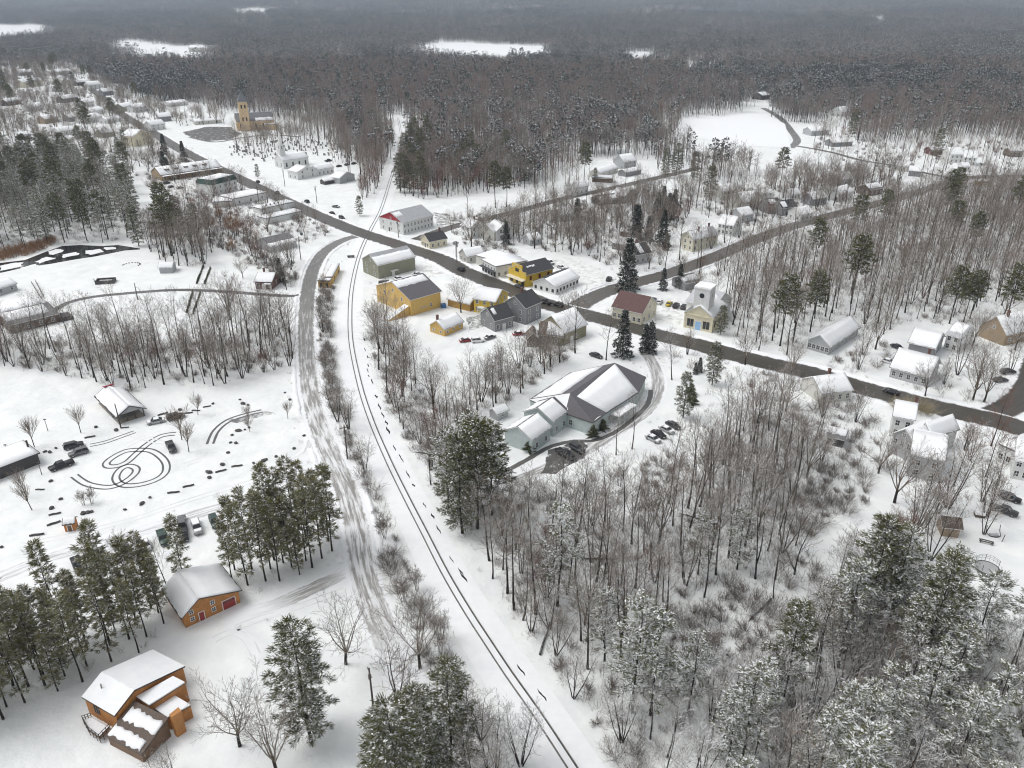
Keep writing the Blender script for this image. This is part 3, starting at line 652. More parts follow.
def jag_slab(fn, u0, u1, v0, v1, th, seed, jag=0.25, nu=14):
    """snow lying on a slope: fn(u, v) gives the point on the roof; wavy edges"""
    r = random.Random(seed); mb = MB(); nv = 3; rows = []
    for i in range(nu + 1):
        a = v0 + (r.uniform(0, jag) if v0 > 0 else 0); b = v1 - r.uniform(0, jag)
        u = u0 + (u1 - u0) * i / nu + (r.uniform(0, jag) if i == 0 else -r.uniform(0, jag) if i == nu else 0)
        rows.append([(u, a + (b - a) * k / nv) for k in range(nv + 1)])
    n = nv + 1; up = []
    for row in rows:
        for k, (u, v) in enumerate(row):
            p = fn(u, v); mb.v.append((p[0], p[1], p[2] + 0.004))
    off = len(mb.v)
    for i, row in enumerate(rows):
        for k, (u, v) in enumerate(row):
            p = fn(u, v); e = 0.35 if k in (0, nv) or i in (0, nu) else 1.0
            mb.v.append((p[0], p[1], p[2] + th * e))
    for i in range(nu):
        for k in range(nv):
            a = i * n + k; q = (a, a + n, a + n + 1, a + 1)
            mb.f.append(tuple(off + t for t in q)); mb.m.append(0)
    def side(a, b): mb.f.append((a, b, off + b, off + a)); mb.m.append(0)
    for i in range(nu): side(i * n, (i + 1) * n); side((i + 1) * n + nv, i * n + nv)
    for k in range(nv): side(k + 1, k); side(nu * n + k, nu * n + k + 1)
    return mb

def gable(root, L, D, wh, rise, ridge, wall, roof, snow, ov=0.45, seed=0, off=(0, 0), z0=0.0, gmat=None, th=0.2, names=('wall', 'roof'), peak=0.5):
    """walls and a gable roof centred on off; ridge 'x' along the front, 'y' front to back; snow: list of (slope, u0, u1, v0, v1) in 0..1"""
    l, d = (L, D) if ridge == 'x' else (D, L)
    def T(u, v, z):
        return (u + off[0], v + off[1], z) if ridge == 'x' else (-v + off[0], u + off[1], z)
    vp = -d / 2 + d * peak
    mb = MB(); c = [T(*p) for p in ((-l / 2, -d / 2, z0), (l / 2, -d / 2, z0), (l / 2, d / 2, z0), (-l / 2, d / 2, z0), (-l / 2, -d / 2, wh), (l / 2, -d / 2, wh), (l / 2, d / 2, wh), (-l / 2, d / 2, wh), (-l / 2, vp, wh + rise), (l / 2, vp, wh + rise))]
    g = 1 if gmat else 0
    for q, m in (((0, 1, 5, 4), 0), ((2, 3, 7, 6), 0), ((1, 2, 6, 5), 0), ((3, 0, 4, 7), 0), ((5, 6, 9), g), ((7, 4, 8), g)): mb.quad(*[c[i] for i in q], mi=m)
    w = link(names[0], mb.mesh(names[0], [wall] + ([gmat] if gmat else []), fix=False), root)
    rb = MB(); fns = []
    for s in (-1, 1):
        dv = (d / 2 + s * vp) if s > 0 else (vp + d / 2)
        dv = abs(s * d / 2 - vp); sl = rise / dv; LE = dv + ov
        def fn(u, v, s=s, sl=sl, vp=vp): return T(u, vp + s * v, wh + rise - v * sl + th + 0.01)
        fns.append((fn, LE))
        a = [fn(-l / 2 - ov, 0), fn(l / 2 + ov, 0), fn(l / 2 + ov, LE), fn(-l / 2 - ov, LE)]
        b = [(p[0], p[1], p[2] - th) for p in a]
        k = len(rb.v); rb.v += a + b
        for q in ((0, 1, 2, 3), (7, 6, 5, 4), (2, 6, 7, 3), (1, 5, 6, 2), (0, 3, 7, 4)): rb.f.append(tuple(k + i for i in q)); rb.m.append(0 if q == (0, 1, 2, 3) else 1)
    ro = link(names[1], rb.mesh(names[1], [roof, 'trim_white' if wall.startswith('siding') else 'trim_dark']), root)
    if snow == 'full': snow = [(0, 0, 1, 0, 1), (1, 0, 1, 0, 1)]
    for i, (s, u0, u1, v0, v1) in enumerate(snow or []):
        fn, LE = fns[s]; ll = l + 2 * ov
        link('snow', jag_slab(fn, -ll / 2 + u0 * ll, -ll / 2 + u1 * ll, LE * v0 if v0 > 0 else 0.0, LE * v1, 0.16, seed * 7 + i, 0.22 if v1 - v0 > .9 else 0.5).mesh('snow', 'snow', True), ro)
    return w, ro, fns
def flat(root, L, D, wh, wall, roof='shingle_grey', snow=True, off=(0, 0), seed=0, ov=0.2, par=0.0, names=('wall', 'roof')):
    mb = MB(); x, y = off; mb.box(x - L / 2, x + L / 2, y - D / 2, y + D / 2, 0, wh); w = link(names[0], mb.mesh(names[0], wall), root)
    rb = MB(); rb.box(x - L / 2 - ov, x + L / 2 + ov, y - D / 2 - ov, y + D / 2 + ov, wh + .002, wh + 0.3); ro = link(names[1], rb.mesh(names[1], roof), root)
    if snow:
        link('snow', jag_slab(lambda u, v: (u + x, v + y, wh + 0.3), -L / 2 - ov + .1, L / 2 + ov - .1, -D / 2 - ov + .1, D / 2 + ov - .1, 0.2, seed, 0.2).mesh('snow', 'snow', True), ro)
    return w, ro
def windows(root, L, D, side, n, rows, z=0.9, dz=2.75, w=0.95, h=1.45, frame='trim_white', off=(0, 0), skip=(), pad=0.0):
    me, pa = win_mesh(w, h, frame, 'glass')
    ln = L if side in 'fb' else D
    for r in range(rows):
        for i in range(n):
            if (r, i) in skip: continue
            t = -ln / 2 + pad + (ln - 2 * pad) * (i + 0.5) / n
            x, y, rz = {'f': (t, -D / 2, 0), 'b': (-t, D / 2, math.pi), 'r': (L / 2, t, math.pi / 2), 'l': (-L / 2, -t, -math.pi / 2)}[side]
            place(root, 'window', me, pa, x + off[0], y + off[1], z + r * dz, rz)
def door(root, L, D, side, t, mat='door_dark', w=1.1, h=2.1, name='door', off=(0, 0), frame='trim_white', handle=True):
    ln = L if side in 'fb' else D
    x, y, rz = {'f': (t, -D / 2, 0), 'b': (-t, D / 2, math.pi), 'r': (L / 2, t, math.pi / 2), 'l': (-L / 2, -t, -math.pi / 2)}[side]
    a = MB(); a.box(-w / 2, w / 2, -0.07, 0.02, 0.05, h); o = link(name, a.mesh(name, mat), root, (x + off[0], y + off[1], 0), rz)
    f = MB(); t_ = 0.14
    f.box(-w / 2 - t_, -w / 2 - .002, -0.11, 0.015, 0.0, h + t_); f.box(w / 2 + .002, w / 2 + t_, -0.11, 0.015, 0, h + t_); f.box(-w / 2, w / 2, -0.11, 0.015, h + .002, h + t_)
    link('frame', f.mesh('frame', frame), o)
    return o
def chimney(ro, x, y, z, h=1.6, s=0.7, mat='brick'):
    mb = MB(); mb.box(x - s / 2, x + s / 2, y - s / 2, y + s / 2, z - 1.2, z + h); mb.box(x - s / 2 - .08, x + s / 2 + .08, y - s / 2 - .08, y + s / 2 + .08, z + h + .002, z + h + .15)
    return link('chimney', mb.mesh('chimney', mat), ro)

def lay(A, B, depth):
    a, b = P(*A), P(*B); dx = b - a; L = dx.length; an = math.atan2(dx.y, dx.x); n = Vector((-dx.y, dx.x, 0)) / L
    if isinstance(depth, tuple):
        c = P(*depth); D = max(3.0, (c - (a if (c - a).length < (c - b).length else b)).length)
    else: D = depth
    ctr = a + dx / 2 + n * (D / 2)
    return ctr, L, D, an
PXBOX = []
def base(label, short, A, B, depth, cat='house', name='house', group=None, land=True, tall=8):
    c, L, D, an = lay(A, B, depth)
    r = thing(name, label, cat, c, an, group)
    m = Matrix.Rotation(an, 3, 'Z'); FOOT.append([tuple((c + m @ Vector((sx * (L / 2 + 1.2), sy * (D / 2 + 1.2), 0)))[:2]) for sx, sy in ((-1, -1), (1, -1), (1, 1), (-1, 1))])
    if short: LAND.append((c.x, c.y, short))
    x0 = proj(c.x, c.y, 0); x1 = proj(c.x, c.y, tall); hw = F * (L + D) * 0.35 / x0[2]
    PXBOX.append((x0[0] - hw, x1[1], x0[0] + hw, x0[1] + 3, c.y))
    return r, L, D
def house(label, short, A, B, depth, wh=5.4, rise=None, ridge='x', wall='siding_white', roof='shingle_grey', snow='full', f=(4, 2), l=(2, 2), rr=(2, 2), dr=None, dmat='door_dark', chim=None, frame='trim_white', ov=.45, peak=.5, gmat=None, wz=0.9, dz=2.75, ww=.95, wh_=1.45, seed=None, porch=None, cat='house', name='house', group=None):
    rt, L, D = base(label, short, A, B, depth, cat, name, group)
    if rise is None: rise = (D if ridge == 'x' else L) * 0.33
    sd = seed if seed is not None else len(FOOT)
    w, ro, fns = gable(rt, L, D, wh, rise, ridge, wall, roof, snow, ov, sd, gmat=gmat, peak=peak)
    for side, s in (('f', f), ('l', l), ('r', rr)):
        if s: windows(rt, L, D, side, s[0], s[1], wz, dz, ww, wh_, frame)
    if rise > 2.2 and wh > 4:
        side = ('l', 'r') if ridge == 'x' else ('f',)
        for s in side:
            if s in 'lr' : windows(rt, L, D, s, 1, 1, wh + 0.25, 1, .8, 1.1, frame)
            else: windows(rt, L, D, s, 1, 1, wh + 0.25, 1, .8, 1.1, frame)
    if dr is not None: door(rt, L, D, dr[0], dr[1], dmat)
    if chim is not None:
        for c in (chim if isinstance(chim, list) else [chim]):
            ln = L if ridge == 'x' else D
            x, y = ((c - .5) * ln, .6) if ridge == 'x' else (.6, (c - .5) * ln)
            chimney(ro, x, y, wh + rise)
    if porch:
        s, t, w_, d_ = porch; mb = MB(); x, y = (t, -D / 2 - d_ / 2) if s == 'f' else (L / 2 + d_ / 2, t) if s == 'r' else (-L / 2 - d_ / 2, t)
        a, b = (w_, d_) if s == 'f' else (d_, w_)
        mb.box(x - a / 2, x + a / 2, y - b / 2, y + b / 2, 2.45, 2.62)
        for sx in (-1, 1):
            for sy in (-1, 1): mb.box(x + sx * (a / 2 - .15) - .07, x + sx * (a / 2 - .15) + .07, y + sy * (b / 2 - .15) - .07, y + sy * (b / 2 - .15) + .07, 0, 2.448)
        p = link('porch', mb.mesh('porch', 'trim_white'), rt); sb = MB(); sb.box(x - a / 2 + .05, x + a / 2 - .05, y - b / 2 + .05, y + b / 2 - .05, 2.622, 2.8); link('snow', sb.mesh('snow', 'snow'), p)
    return rt, L, D, w, ro, fns

HALF = [(0, 0, 1, .03, 1), (1, 0, 1, 0, 1)]
# --- around the crossing
rt, L, D, *_ = house('white two-storey barn with a red front gable and grey metal roof at the railway crossing', 'red-gabled white barn', (403.5, 235), (433.5, 227), (388.5, 227), 6.2, 3.8, 'x', 'siding_white', 'metal_roof', [(1, 0, 1, 0, 1), (0, .0, .25, .1, .5)], (9, 2), (3, 2), (3, 2), ('l', -1.5), 'door_dark', gmat='siding_red', ww=.75, wh_=1.3, cat='barn', name='barn')
rt, L, D, *_ = house('small cream shop with a dark roof and storefront on the street corner', 'small cream corner shop', (430, 249), (447, 245.5), (422, 245), 3.6, 2.6, 'x', 'siding_cream', 'shingle_dark', [], (3, 1), (2, 1), (2, 1), ('l', 0), wz=.7, dz=2.5, chim=.9, cat='shop', name='shop')
rt, L, D, *_ = house('long sage grey clapboard barn with snowy metal roof beside the tracks', 'long sage grey barn', (379, 279), (415.5, 270), (369, 271), 6.0, 3.3, 'x', 'siding_sage', 'metal_roof', [(1, 0, 1, 0, 1), (0, 0, 1, .25, 1)], (0, 0), (2, 2), (1, 2), ('f', -2), 'door_white', cat='barn', name='barn')
mb = MB(); mb.prism([(-.2, -1.6), (3.2, -1.6), (3.2, 0), (-.2, 0)], 2.4, 2.6); k = link('door_hood', mb.mesh('door_hood', 'trim_white'), rt, (-3.5, -D / 2 - 0.003, 0))
# --- the yellow group
rt, L, D, w, ro, fns = house('large yellow barn with grey gambrel-like roof half covered in snow and wooden ramp', 'large yellow barn', (411.5, 316), (441, 307), (393.5, 297.5), 6.4, 4.2, 'x', 'siding_yellow', 'shingle_plum', [(0, 0, .97, .02, .38), (1, 0, 1, 0, 1)], (0, 0), (2, 1), (1, 1), None, wz=4.4, ov=.55, cat='barn', name='barn')
windows(rt, L, D, 'f', 1, 1, 1.6, 1, .8, 1.2, off=(2.2, 0)); windows(rt, L, D, 'f', 3, 1, 2.0, 1, .9, .25, 'siding_pale_cream', off=(-1.2, 0), pad=L * .36)
mb = MB(); mb.prism([(-L / 2 - 9.5, -D / 2 + 1), (-L / 2 - .01, -D / 2 + 1), (-L / 2 - .01, -D / 2 + 4), (-L / 2 - 9.5, -D / 2 + 4)], 0, [.4, 3.6, 3.6, .4]); link('ramp', mb.mesh('ramp', 'siding_yellow'), rt)
mb = MB(); mb.prism([(-L / 2 - 9.4, -D / 2 + 1.1), (-L / 2 - .1, -D / 2 + 1.1), (-L / 2 - .1, -D / 2 + 3.9), (-L / 2 - 9.4, -D / 2 + 3.9)], [.42, 3.62, 3.62, .42], [.52, 3.72, 3.72, .52]); link('ramp_snow', mb.mesh('ramp_snow', 'snow'), rt)
house('tiny yellow shed with dark roof behind the large yellow barn', 'tiny yellow shed', (381, 292.5), (389.5, 291.5), (377.5, 290), 2.6, 1.6, 'x', 'siding_ochre', 'shingle_dark', [], (1, 1), None, None, ov=.35, cat='shed', name='shed', ww=.6, wh_=.8)
rt, L, D, *_ = house('low yellow garden building with snow-covered roof in the white yard', 'low yellow garden building', (444.5, 336.5), (463, 328.5), (431, 331.5), 2.7, 2.3, 'x', 'siding_yellow', 'shingle_grey', 'full', (3, 1), (2, 1), (1, 1), chim=.1, ww=.7, wh_=.9, cat='shed', name='shed')
rt, L, D, w, ro, fns = house('bright yellow house with snowy roof and small porch beside the main street', 'bright yellow house', (474, 312), (495.5, 315.5), (504.5, 305.5), 5.4, 2.9, 'x', 'siding_bright_yellow', 'shingle_grey', 'full', (3, 2), (2, 2), (2, 2), ('f', -1), 'door_white', porch=('f', -1, 2.6, 1.6))
rt, L, D, *_ = house('low ochre wing with snowy roof attached beside the bright yellow house', None, (448, 306), (470, 311.5), 7, 3.0, 1.9, 'x', 'siding_ochre', 'shingle_grey', 'full', (0, 0), None, (1, 1), cat='house wing', name='house_wing')
# --- grey and green houses by the junction
rt, L, D, *_ = house('dark grey house with two steep dark roofs at the street bend', 'dark grey gambrel house', (495, 332), (513, 327), 9, 4.4, 3.4, 'x', 'siding_grey', 'shingle_dark', [(0, .1, .3, .1, .6)], (3, 1), (2, 1), (1, 1), ('f', 0), 'door_white')
rt, L, D, *_ = house('tall grey house with a dark gabled roof close to the main street', 'tall grey gabled house', (525.5, 325), (541, 318), (519, 312.5), 6.6, 3.4, 'x', 'siding_grey', 'shingle_dark', [], (2, 2), (2, 2), (1, 2), chim=.5)
rt, L, D, w, ro, fns = house('olive green house with crossing snow-white gables below the main street', 'olive green gabled house', (564.5, 345), (586, 336), 12, 4.6, 4.4, 'x', 'siding_olive', 'metal_roof', 'full', (1, 1), (0, 0), (1, 1), ('f', -2), 'door_white')
rt2, L2, D2, *_ = house('low olive wing with thinly snowed roof left of the olive green house', None, (539, 344), (562, 346), 9, 3.6, 2.9, 'x', 'siding_olive', 'shingle_brown', [(0, .3, 1, 0, .95), (1, 0, 1, 0, 1)], (2, 1), (0, 0), None, cat='house wing', name='house_wing')
house('brown shed half hidden in bare trees below the olive green house', None, (527, 347), (539, 347), 6, 3.0, 2.2, 'y', 'siding_brown', 'shingle_brown', [(0, 0, 1, .3, .9)], None, None, None, cat='shed', name='shed')
# --- yellow store and white shop
rt, L, D, w, ro, fns = house('yellow general store with a stepped false front and dark roof', 'yellow general store', (526, 287.5), (552.5, 280.5), (511, 280.5), 5.4, 3.0, 'x', 'siding_bright_yellow', 'shingle_dark', [(0, .2, .5, .3, .5)], (3, 1), (0, 0), (1, 1), wz=2.8, cat='shop', name='shop', frame='door_red')
mb = MB()
for y0, y1, z in ((-D / 2 - .3, -D * .3, 6.2), (-D * .3, D * .3, 8.6), (D * .3, D / 2 + .3, 6.2)): mb.box(-L / 2 - .35, -L / 2 - .004, y0, y1, 0, z)
link('false_front', mb.mesh('false_front', 'siding_bright_yellow'), rt)
windows(rt, L + .7, D, 'l', 3, 1, .6, 1, 1.5, 1.7, 'trim_dark'); windows(rt, L + .7, D, 'l', 1, 1, 5.6, 1, 2.0, 1.2, 'trim_dark')
mb = MB(); mb.prism([(-L / 2 - 2.2, -D / 2), (-L / 2 - .36, -D / 2), (-L / 2 - .36, D / 2), (-L / 2 - 2.2, D / 2)], 2.8, [2.9, 3.3, 3.3, 2.9]); link('storefront_canopy', mb.mesh('storefront_canopy', 'siding_pale_cream'), rt)
rt, L, D, w, ro, fns = house('low white gabled shop with one dark bare roof slope by the junction', 'low white gabled shop', (555.5, 295), (578.5, 284.5), (543, 286.5), 3.2, 2.6, 'x', 'siding_white', 'shingle_dark', [(0, 0, 1, .05, 1)], (7, 1), (4, 1), (2, 1), frame='trim_dark', ww=.9, wh_=1.1, cat='shop', name='shop')
rt, L, D = base('white flat-roofed store row with dark storefront opposite the yellow houses', 'white flat-roofed store row', (482, 271), (496, 278.5), (512, 265), 'shop', 'shop')
flat(rt, L, D, 5.0, 'siding_white', seed=3); windows(rt, L, D, 'f', 5, 1, .5, 1, 1.5, 1.9, 'trim_dark'); windows(rt, L, D, 'r', 5, 1, .9, 1, 1, 1.4); windows(rt, L, D, 'f', 5, 1, 3.1, 1, .9, 1.1)
mb = MB(); mb.prism([(-L / 2, -D / 2 - 1.6), (L / 2, -D / 2 - 1.6), (L / 2, -D / 2 - .004), (-L / 2, -D / 2 - .004)], 2.7, [2.75, 2.75, 3.0, 3.0]); link('storefront_canopy', mb.mesh('storefront_canopy', 'shingle_dark'), rt)
house('small white gabled cottage between the corner shop and the store row', 'small white gabled cottage', (467, 264), (484, 261), (462, 259.5), 3.4, 2.6, 'x', 'siding_offwhite', 'shingle_grey', 'full', (2, 1), (2, 1), None, cat='cottage')
house('tall white house with snowy roof just behind the cream corner shop', 'tall white house behind the corner shop', (461, 236), (471, 239), 9, 5.6, 2.6, 'x', 'siding_white', 'shingle_grey', 'full', (2, 2), (2, 2), (2, 2), chim=.6)
house('white house half hidden by snowy bushes beside the tall white house', None, (478, 237), (494, 241), 9, 4.4, 3, 'y', 'siding_offwhite', 'shingle_grey', 'full', (2, 1), None, (2, 1))
house('white gabled house at the back street behind the store row', None, (497, 241), (513, 238), 9, 5.0, 3, 'y', 'siding_white', 'shingle_grey', 'full', (2, 2), None, (2, 1))
house('weathered grey cottage with snowy roof among gardens behind the general store', None, (530, 246), (541, 244), 6, 3, 2, 'x', 'siding_light_grey', 'shingle_grey', 'full', (2, 1), (1, 1), (1, 1), cat='cottage')
rt, L, D = base('broad white snow-roofed warehouse behind the yellow general store', None, (502, 272), (520, 266), 16, 'warehouse', 'warehouse'); flat(rt, L, D, 4.0, 'siding_offwhite', seed=9); windows(rt, L, D, 'f', 3, 1)
# --- red-brown roof house, meeting house, houses up the hill street
rt, L, D, *_ = house('cream house with a bare red-brown roof at the street junction', 'red-brown roofed house', (612, 318), (641, 325), 12, 4.6, 4.3, 'x', 'siding_pale_cream', 'roof_red_brown', [], (6, 1), (2, 1), (3, 1), ('f', 1), 'door_white')
rt, L, D = base('cream meeting house with white square bell tower and pale blue door', 'cream meeting house', (683.5, 327), (711.5, 333), 15, 'church', 'church', tall=14)
w, ro, fns = gable(rt, L, D, 5.6, 3.5, 'y', 'siding_cream', 'shingle_grey', [(0, 0, 1, 0, 1), (1, 0, 1, .0, .5)], .4, 5)
me_, pa_ = win_mesh(.9, 2.6, 'trim_dark', 'glass')
for t in (-.34, -.22, .22, .34): place(rt, 'window', me_, pa_, t * L, -D / 2, 1.0, 0)
door(rt, L, D, 'f', 0, 'door_blue', 2.0, 3.2); windows(rt, L, D, 'r', 3, 1, 1.3, 1, .9, 2.3, 'trim_dark'); windows(rt, L, D, 'l', 3, 1, 1.3, 1, .9, 2.3, 'trim_dark')
mb = MB(); mb.box(-L / 2 - .3, L / 2 + .3, -D / 2 - .35, -D / 2 - .004, 5.2, 5.6); mb.box(-L / 2 - .05, -L / 2 + .5, -D / 2 - .2, -D / 2 - .004, 0, 5.198); mb.box(L / 2 - .5, L / 2 + .05, -D / 2 - .2, -D / 2 - .004, 0, 5.198); link('pediment_trim', mb.mesh('pediment_trim', 'siding_cream'), rt)
mb = MB(); mb.box(-2.8, 2.8, -D / 2 + .8, -D / 2 + 6.4, 5, 15.0); tw = link('bell_tower', mb.mesh('bell_tower', 'siding_white'), rt)
mb = MB(); mb.box(-3.1, 3.1, -D / 2 + .5, -D / 2 + 6.7, 15.002, 15.4); mb.box(-3.0, 3.0, -D / 2 + .6, -D / 2 + 6.6, 15.402, 15.75, 1); link('tower_cap', mb.mesh('tower_cap', ['trim_white', 'snow']), tw)
mb = MB(); mb.tube([Vector((0, -D / 2 + .72, 12.6)), Vector((0, -D / 2 + .79, 12.6))], [.9, .9], 16, cap=True); link('clock_face', mb.mesh('clock_face', 'glass'), tw)
place(tw, 'louvre_window', win_mesh(.9, 1.5, 'trim_white', 'glass')[0], win_mesh(.9, 1.5, 'trim_white', 'glass')[1], 2.8, -D / 2 + 3.6, 11.8, math.pi / 2)
rt, L, D, *_ = house('white rear hall with grey gabled roof joined behind the cream meeting house', None, (712, 322), (730, 312), 11, 5.4, 4, 'y', 'siding_white', 'metal_roof', [(0, 0, 1, .5, 1)], (2, 1), None, (2, 1), cat='hall', name='hall')
house('dark grey shed between the bare trees behind the meeting house', None, (685, 291), (698, 288), 8, 3.2, 2, 'x', 'siding_grey', 'shingle_grey', [(0, 0, 1, .1, .8), (1, 0, 1, 0, 1)], (0, 0), None, None, cat='shed', name='shed')
rt, L, D, *_ = house('pale cream two-storey house with bay front below the hill street', 'pale cream hill-street house', (682, 249), (692, 252), 12, 5.8, 3, 'y', 'siding_pale_cream', 'shingle_grey', 'full', (2, 2), (3, 2), (3, 2), chim=.5)
house('pale cream rear wing joined to the hill-street house', None, (694, 250), (717, 245), 9, 5.4, 2.6, 'x', 'siding_pale_cream', 'metal_roof', [(1, 0, 1, 0, 1)], (4, 2), None, (1, 2), chim=.9, cat='house wing', name='house_wing')
house('white two-storey house with dormers on a snowy lawn by the hill street', 'white dormer house', (717, 234), (732, 236.5), 11, 5.4, 3.4, 'x', 'siding_white', 'metal_roof', 'full', (4, 2), (2, 2), (3, 2), chim=.5)
house('grey cottage behind the white dormer house', None, (741, 223), (753, 221), 9, 4, 2.8, 'x', 'siding_light_grey', 'shingle_grey', 'full', (3, 1), (2, 1), (2, 1), cat='cottage')
house('white broad-roofed house at the wood edge above the dormer house', None, (742, 211), (760, 209), 12, 5, 4, 'x', 'siding_offwhite', 'shingle_grey', 'full', (4, 1), (2, 1), (2, 1), chim=.4)
house('dark weathered house with patchy snowy roof furthest up the lawn', None, (768, 214), (780, 213), 9, 4.4, 3, 'x', 'siding_grey', 'shingle_dark', [(0, .2, .7, .1, .8), (1, 0, 1, 0, 1)], (3, 1), None, (2, 1))
house('dark weathered barn right of the patchy-roofed house', None, (781, 216), (796, 214), 9, 4.2, 3, 'x', 'siding_grey', 'shingle_dark', [(0, .1, .45, .1, .9)], (2, 1), None, None, cat='barn', name='barn')
house('pale house with snowy roof half screened by trees near the hilltop', None, (756, 203), (772, 201), 10, 5, 3, 'x', 'siding_white', 'shingle_grey', 'full', (3, 2), (2, 1), None)
house('grey house with patchy dark roof among the gardens by the hill street', 'patchy dark-roofed garden house', (635, 265), (650, 262), 9, 4.6, 3.4, 'x', 'siding_light_grey', 'shingle_dark', [(0, .3, .6, 0, .9), (1, 0, 1, 0, 1)], (3, 1), (2, 1), (1, 1), chim=.5)
house('low grey outbuilding with snow-covered roof in the open garden', 'low grey garden outbuilding', (612, 249), (632, 252), 8, 3.2, 2, 'x', 'siding_grey', 'shingle_grey', 'full', (4, 1), (1, 1), None, cat='outbuilding', name='outbuilding')
house('small dark garden shed beside the low grey outbuilding', None, (620, 236), (631, 237.5), 4, 2.6, 1.2, 'x', 'siding_dark', 'shingle_grey', 'full', (0, 0), None, None, cat='shed', name='shed')
house('white house with steep snowy roof by the far back street', 'white back-street house', (624, 170), (636, 168), 11, 5.4, 4, 'x', 'siding_light_grey', 'shingle_grey', 'full', (3, 2), (2, 1), None)
house('low snowy-roofed garage right of the back-street house', None, (626, 177), (641, 174), 7, 3, 1.4, 'x', 'siding_grey', 'shingle_grey', 'full', (2, 1), None, None, cat='garage', name='garage')
house('low long house with white roof left of the back-street house', None, (600, 178), (618, 172), 8, 3.2, 2.2, 'x', 'siding_offwhite', 'shingle_grey', 'full', (3, 1), None, None)
house('dark low cabin in front of the back-street houses', None, (592, 182), (612, 183), 6, 2.8, 1.2, 'x', 'siding_brown', 'shingle_grey', [(0, 0, 1, 0, .8), (1, 0, 1, 0, 1)], None, None, None, cat='cabin', name='cabin')
house('low dark house below the back street with thin snowy roof', None, (600, 206), (622, 203), 9, 3, 2, 'x', 'siding_dark', 'shingle_grey', [(0, 0, 1, .2, .9), (1, 0, 1, 0, 1)], (3, 1), None, None)
house('grey house right of the low dark back-street house', None, (624, 204), (637, 199), 9, 4.4, 2.6, 'y', 'siding_grey', 'shingle_grey', 'full', (2, 1), None, (1, 1))
# --- east side
rt, L, D, *_ = house('long low white-roofed building with windows across its end', 'long white-roofed building', (828, 355), (857, 335.5), (808, 348), 3.4, 2.7, 'x', 'siding_light_grey', 'shingle_grey', 'full', (8, 1), (5, 1), (2, 1), frame='trim_white', ww=1.1, wh_=1.4, ov=.7, cat='hall', name='hall')
rt, L, D, *_ = house('white-roofed ell house fronting the main street on the east side', 'white-roofed ell house', (889, 377), (926, 387), 12, 3.6, 4.2, 'x', 'siding_light_grey', 'shingle_grey', 'full', (5, 1), (2, 1), (2, 1), chim=.75, ov=.6)
house('white-roofed garage block close behind the ell house', 'white-roofed garage block', (907, 353), (932, 359), 12, 4.0, 3.2, 'x', 'siding_grey', 'shingle_grey', 'full', (0, 0), (1, 1), (2, 1), ov=.6, cat='garage', name='garage')
house('white house with speckled snowy roof behind the garage block', 'white speckled-roof house', (943, 349), (956, 353), 11, 5.4, 3.0, 'x', 'siding_white', 'metal_roof', [(0, 0, 1, 0, .7), (1, 0, 1, 0, 1)], (2, 2), (2, 2), (3, 2), ('r', 0))
rt, L, D, *_ = house('tan shingled house with a broad gable and white roof at the wood edge', 'tan shingled house', (978, 336), (1003, 346), (1014, 333), 4.4, 4.6, 'y', 'siding_tan', 'shingle_grey', 'full', (0, 0), None, (3, 1), ov=.5, chim=.3)
rt, L, D, *_ = house('big white farmhouse front block beside the main street', 'big white farmhouse', (889, 436), (909, 440), 9, 6.2, 2.6, 'x', 'siding_white', 'shingle_grey', 'full', (2, 2), (2, 2), (1, 1), chim=.95)
house('white middle ell of the big farmhouse with three upper windows', None, (889, 452), (909, 462), 10, 5.6, 2.6, 'y', 'siding_light_grey', 'shingle_grey', 'full', (3, 1), None, (2, 1), wz=3.2, cat='house wing', name='house_wing')
house('white cross gable joining the front and middle farmhouse blocks', None, (910, 447), (927, 456), 10, 5.6, 2.8, 'y', 'siding_white', 'shingle_grey', 'full', (1, 2), None, (1, 1), cat='house wing', name='house_wing')
rt, L, D, *_ = house('grey-walled barn with white roof at the back of the farmhouse', 'grey farmhouse barn', (906, 476), (938, 483), (945, 458), 6.4, 3.0, 'x', 'siding_light_grey', 'shingle_grey', 'full', (2, 2), (1, 1), (1, 1), cat='barn', name='barn')
rt, L, D = base('white house with flat snowy deck roof at the right frame edge', 'flat-decked white house', (995, 460), (1010, 467), 12, 'house', 'house'); flat(rt, L, D, 4.5, 'siding_white', seed=4); windows(rt, L, D, 'f', 2, 1, 1, 1)
house('white gabled house beside the flat-decked house at the frame edge', None, (1010, 478), (1036, 484), 12, 5.2, 3.4, 'x', 'siding_white', 'shingle_grey', 'full', (3, 2), (2, 1), None)
house('house with snowy roof at the street edge behind bare trees', 'snowy street-edge house', (820, 404), (850, 400), 10, 3.4, 3.0, 'x', 'siding_offwhite', 'shingle_grey', 'full', (4, 1), None, (2, 1), chim=.55)
house('dark little shed under bare trees left of the white farmhouse', 'dark little shed', (826, 444), (842, 448), 5, 2.6, 1.4, 'x', 'siding_dark', 'shingle_grey', [(0, 0, 1, 0, .7), (1, 0, 1, 0, 1)], (0, 0), None, None, cat='shed', name='shed')
house('brown plank shed among bushes below the farmhouse barn', 'brown plank shed', (941, 536), (958, 538), 4, 2.6, 1.2, 'x', 'siding_tan', 'shingle_brown', [(1, 0, 1, 0, 1)], (0, 0), None, None, cat='shed', name='shed')
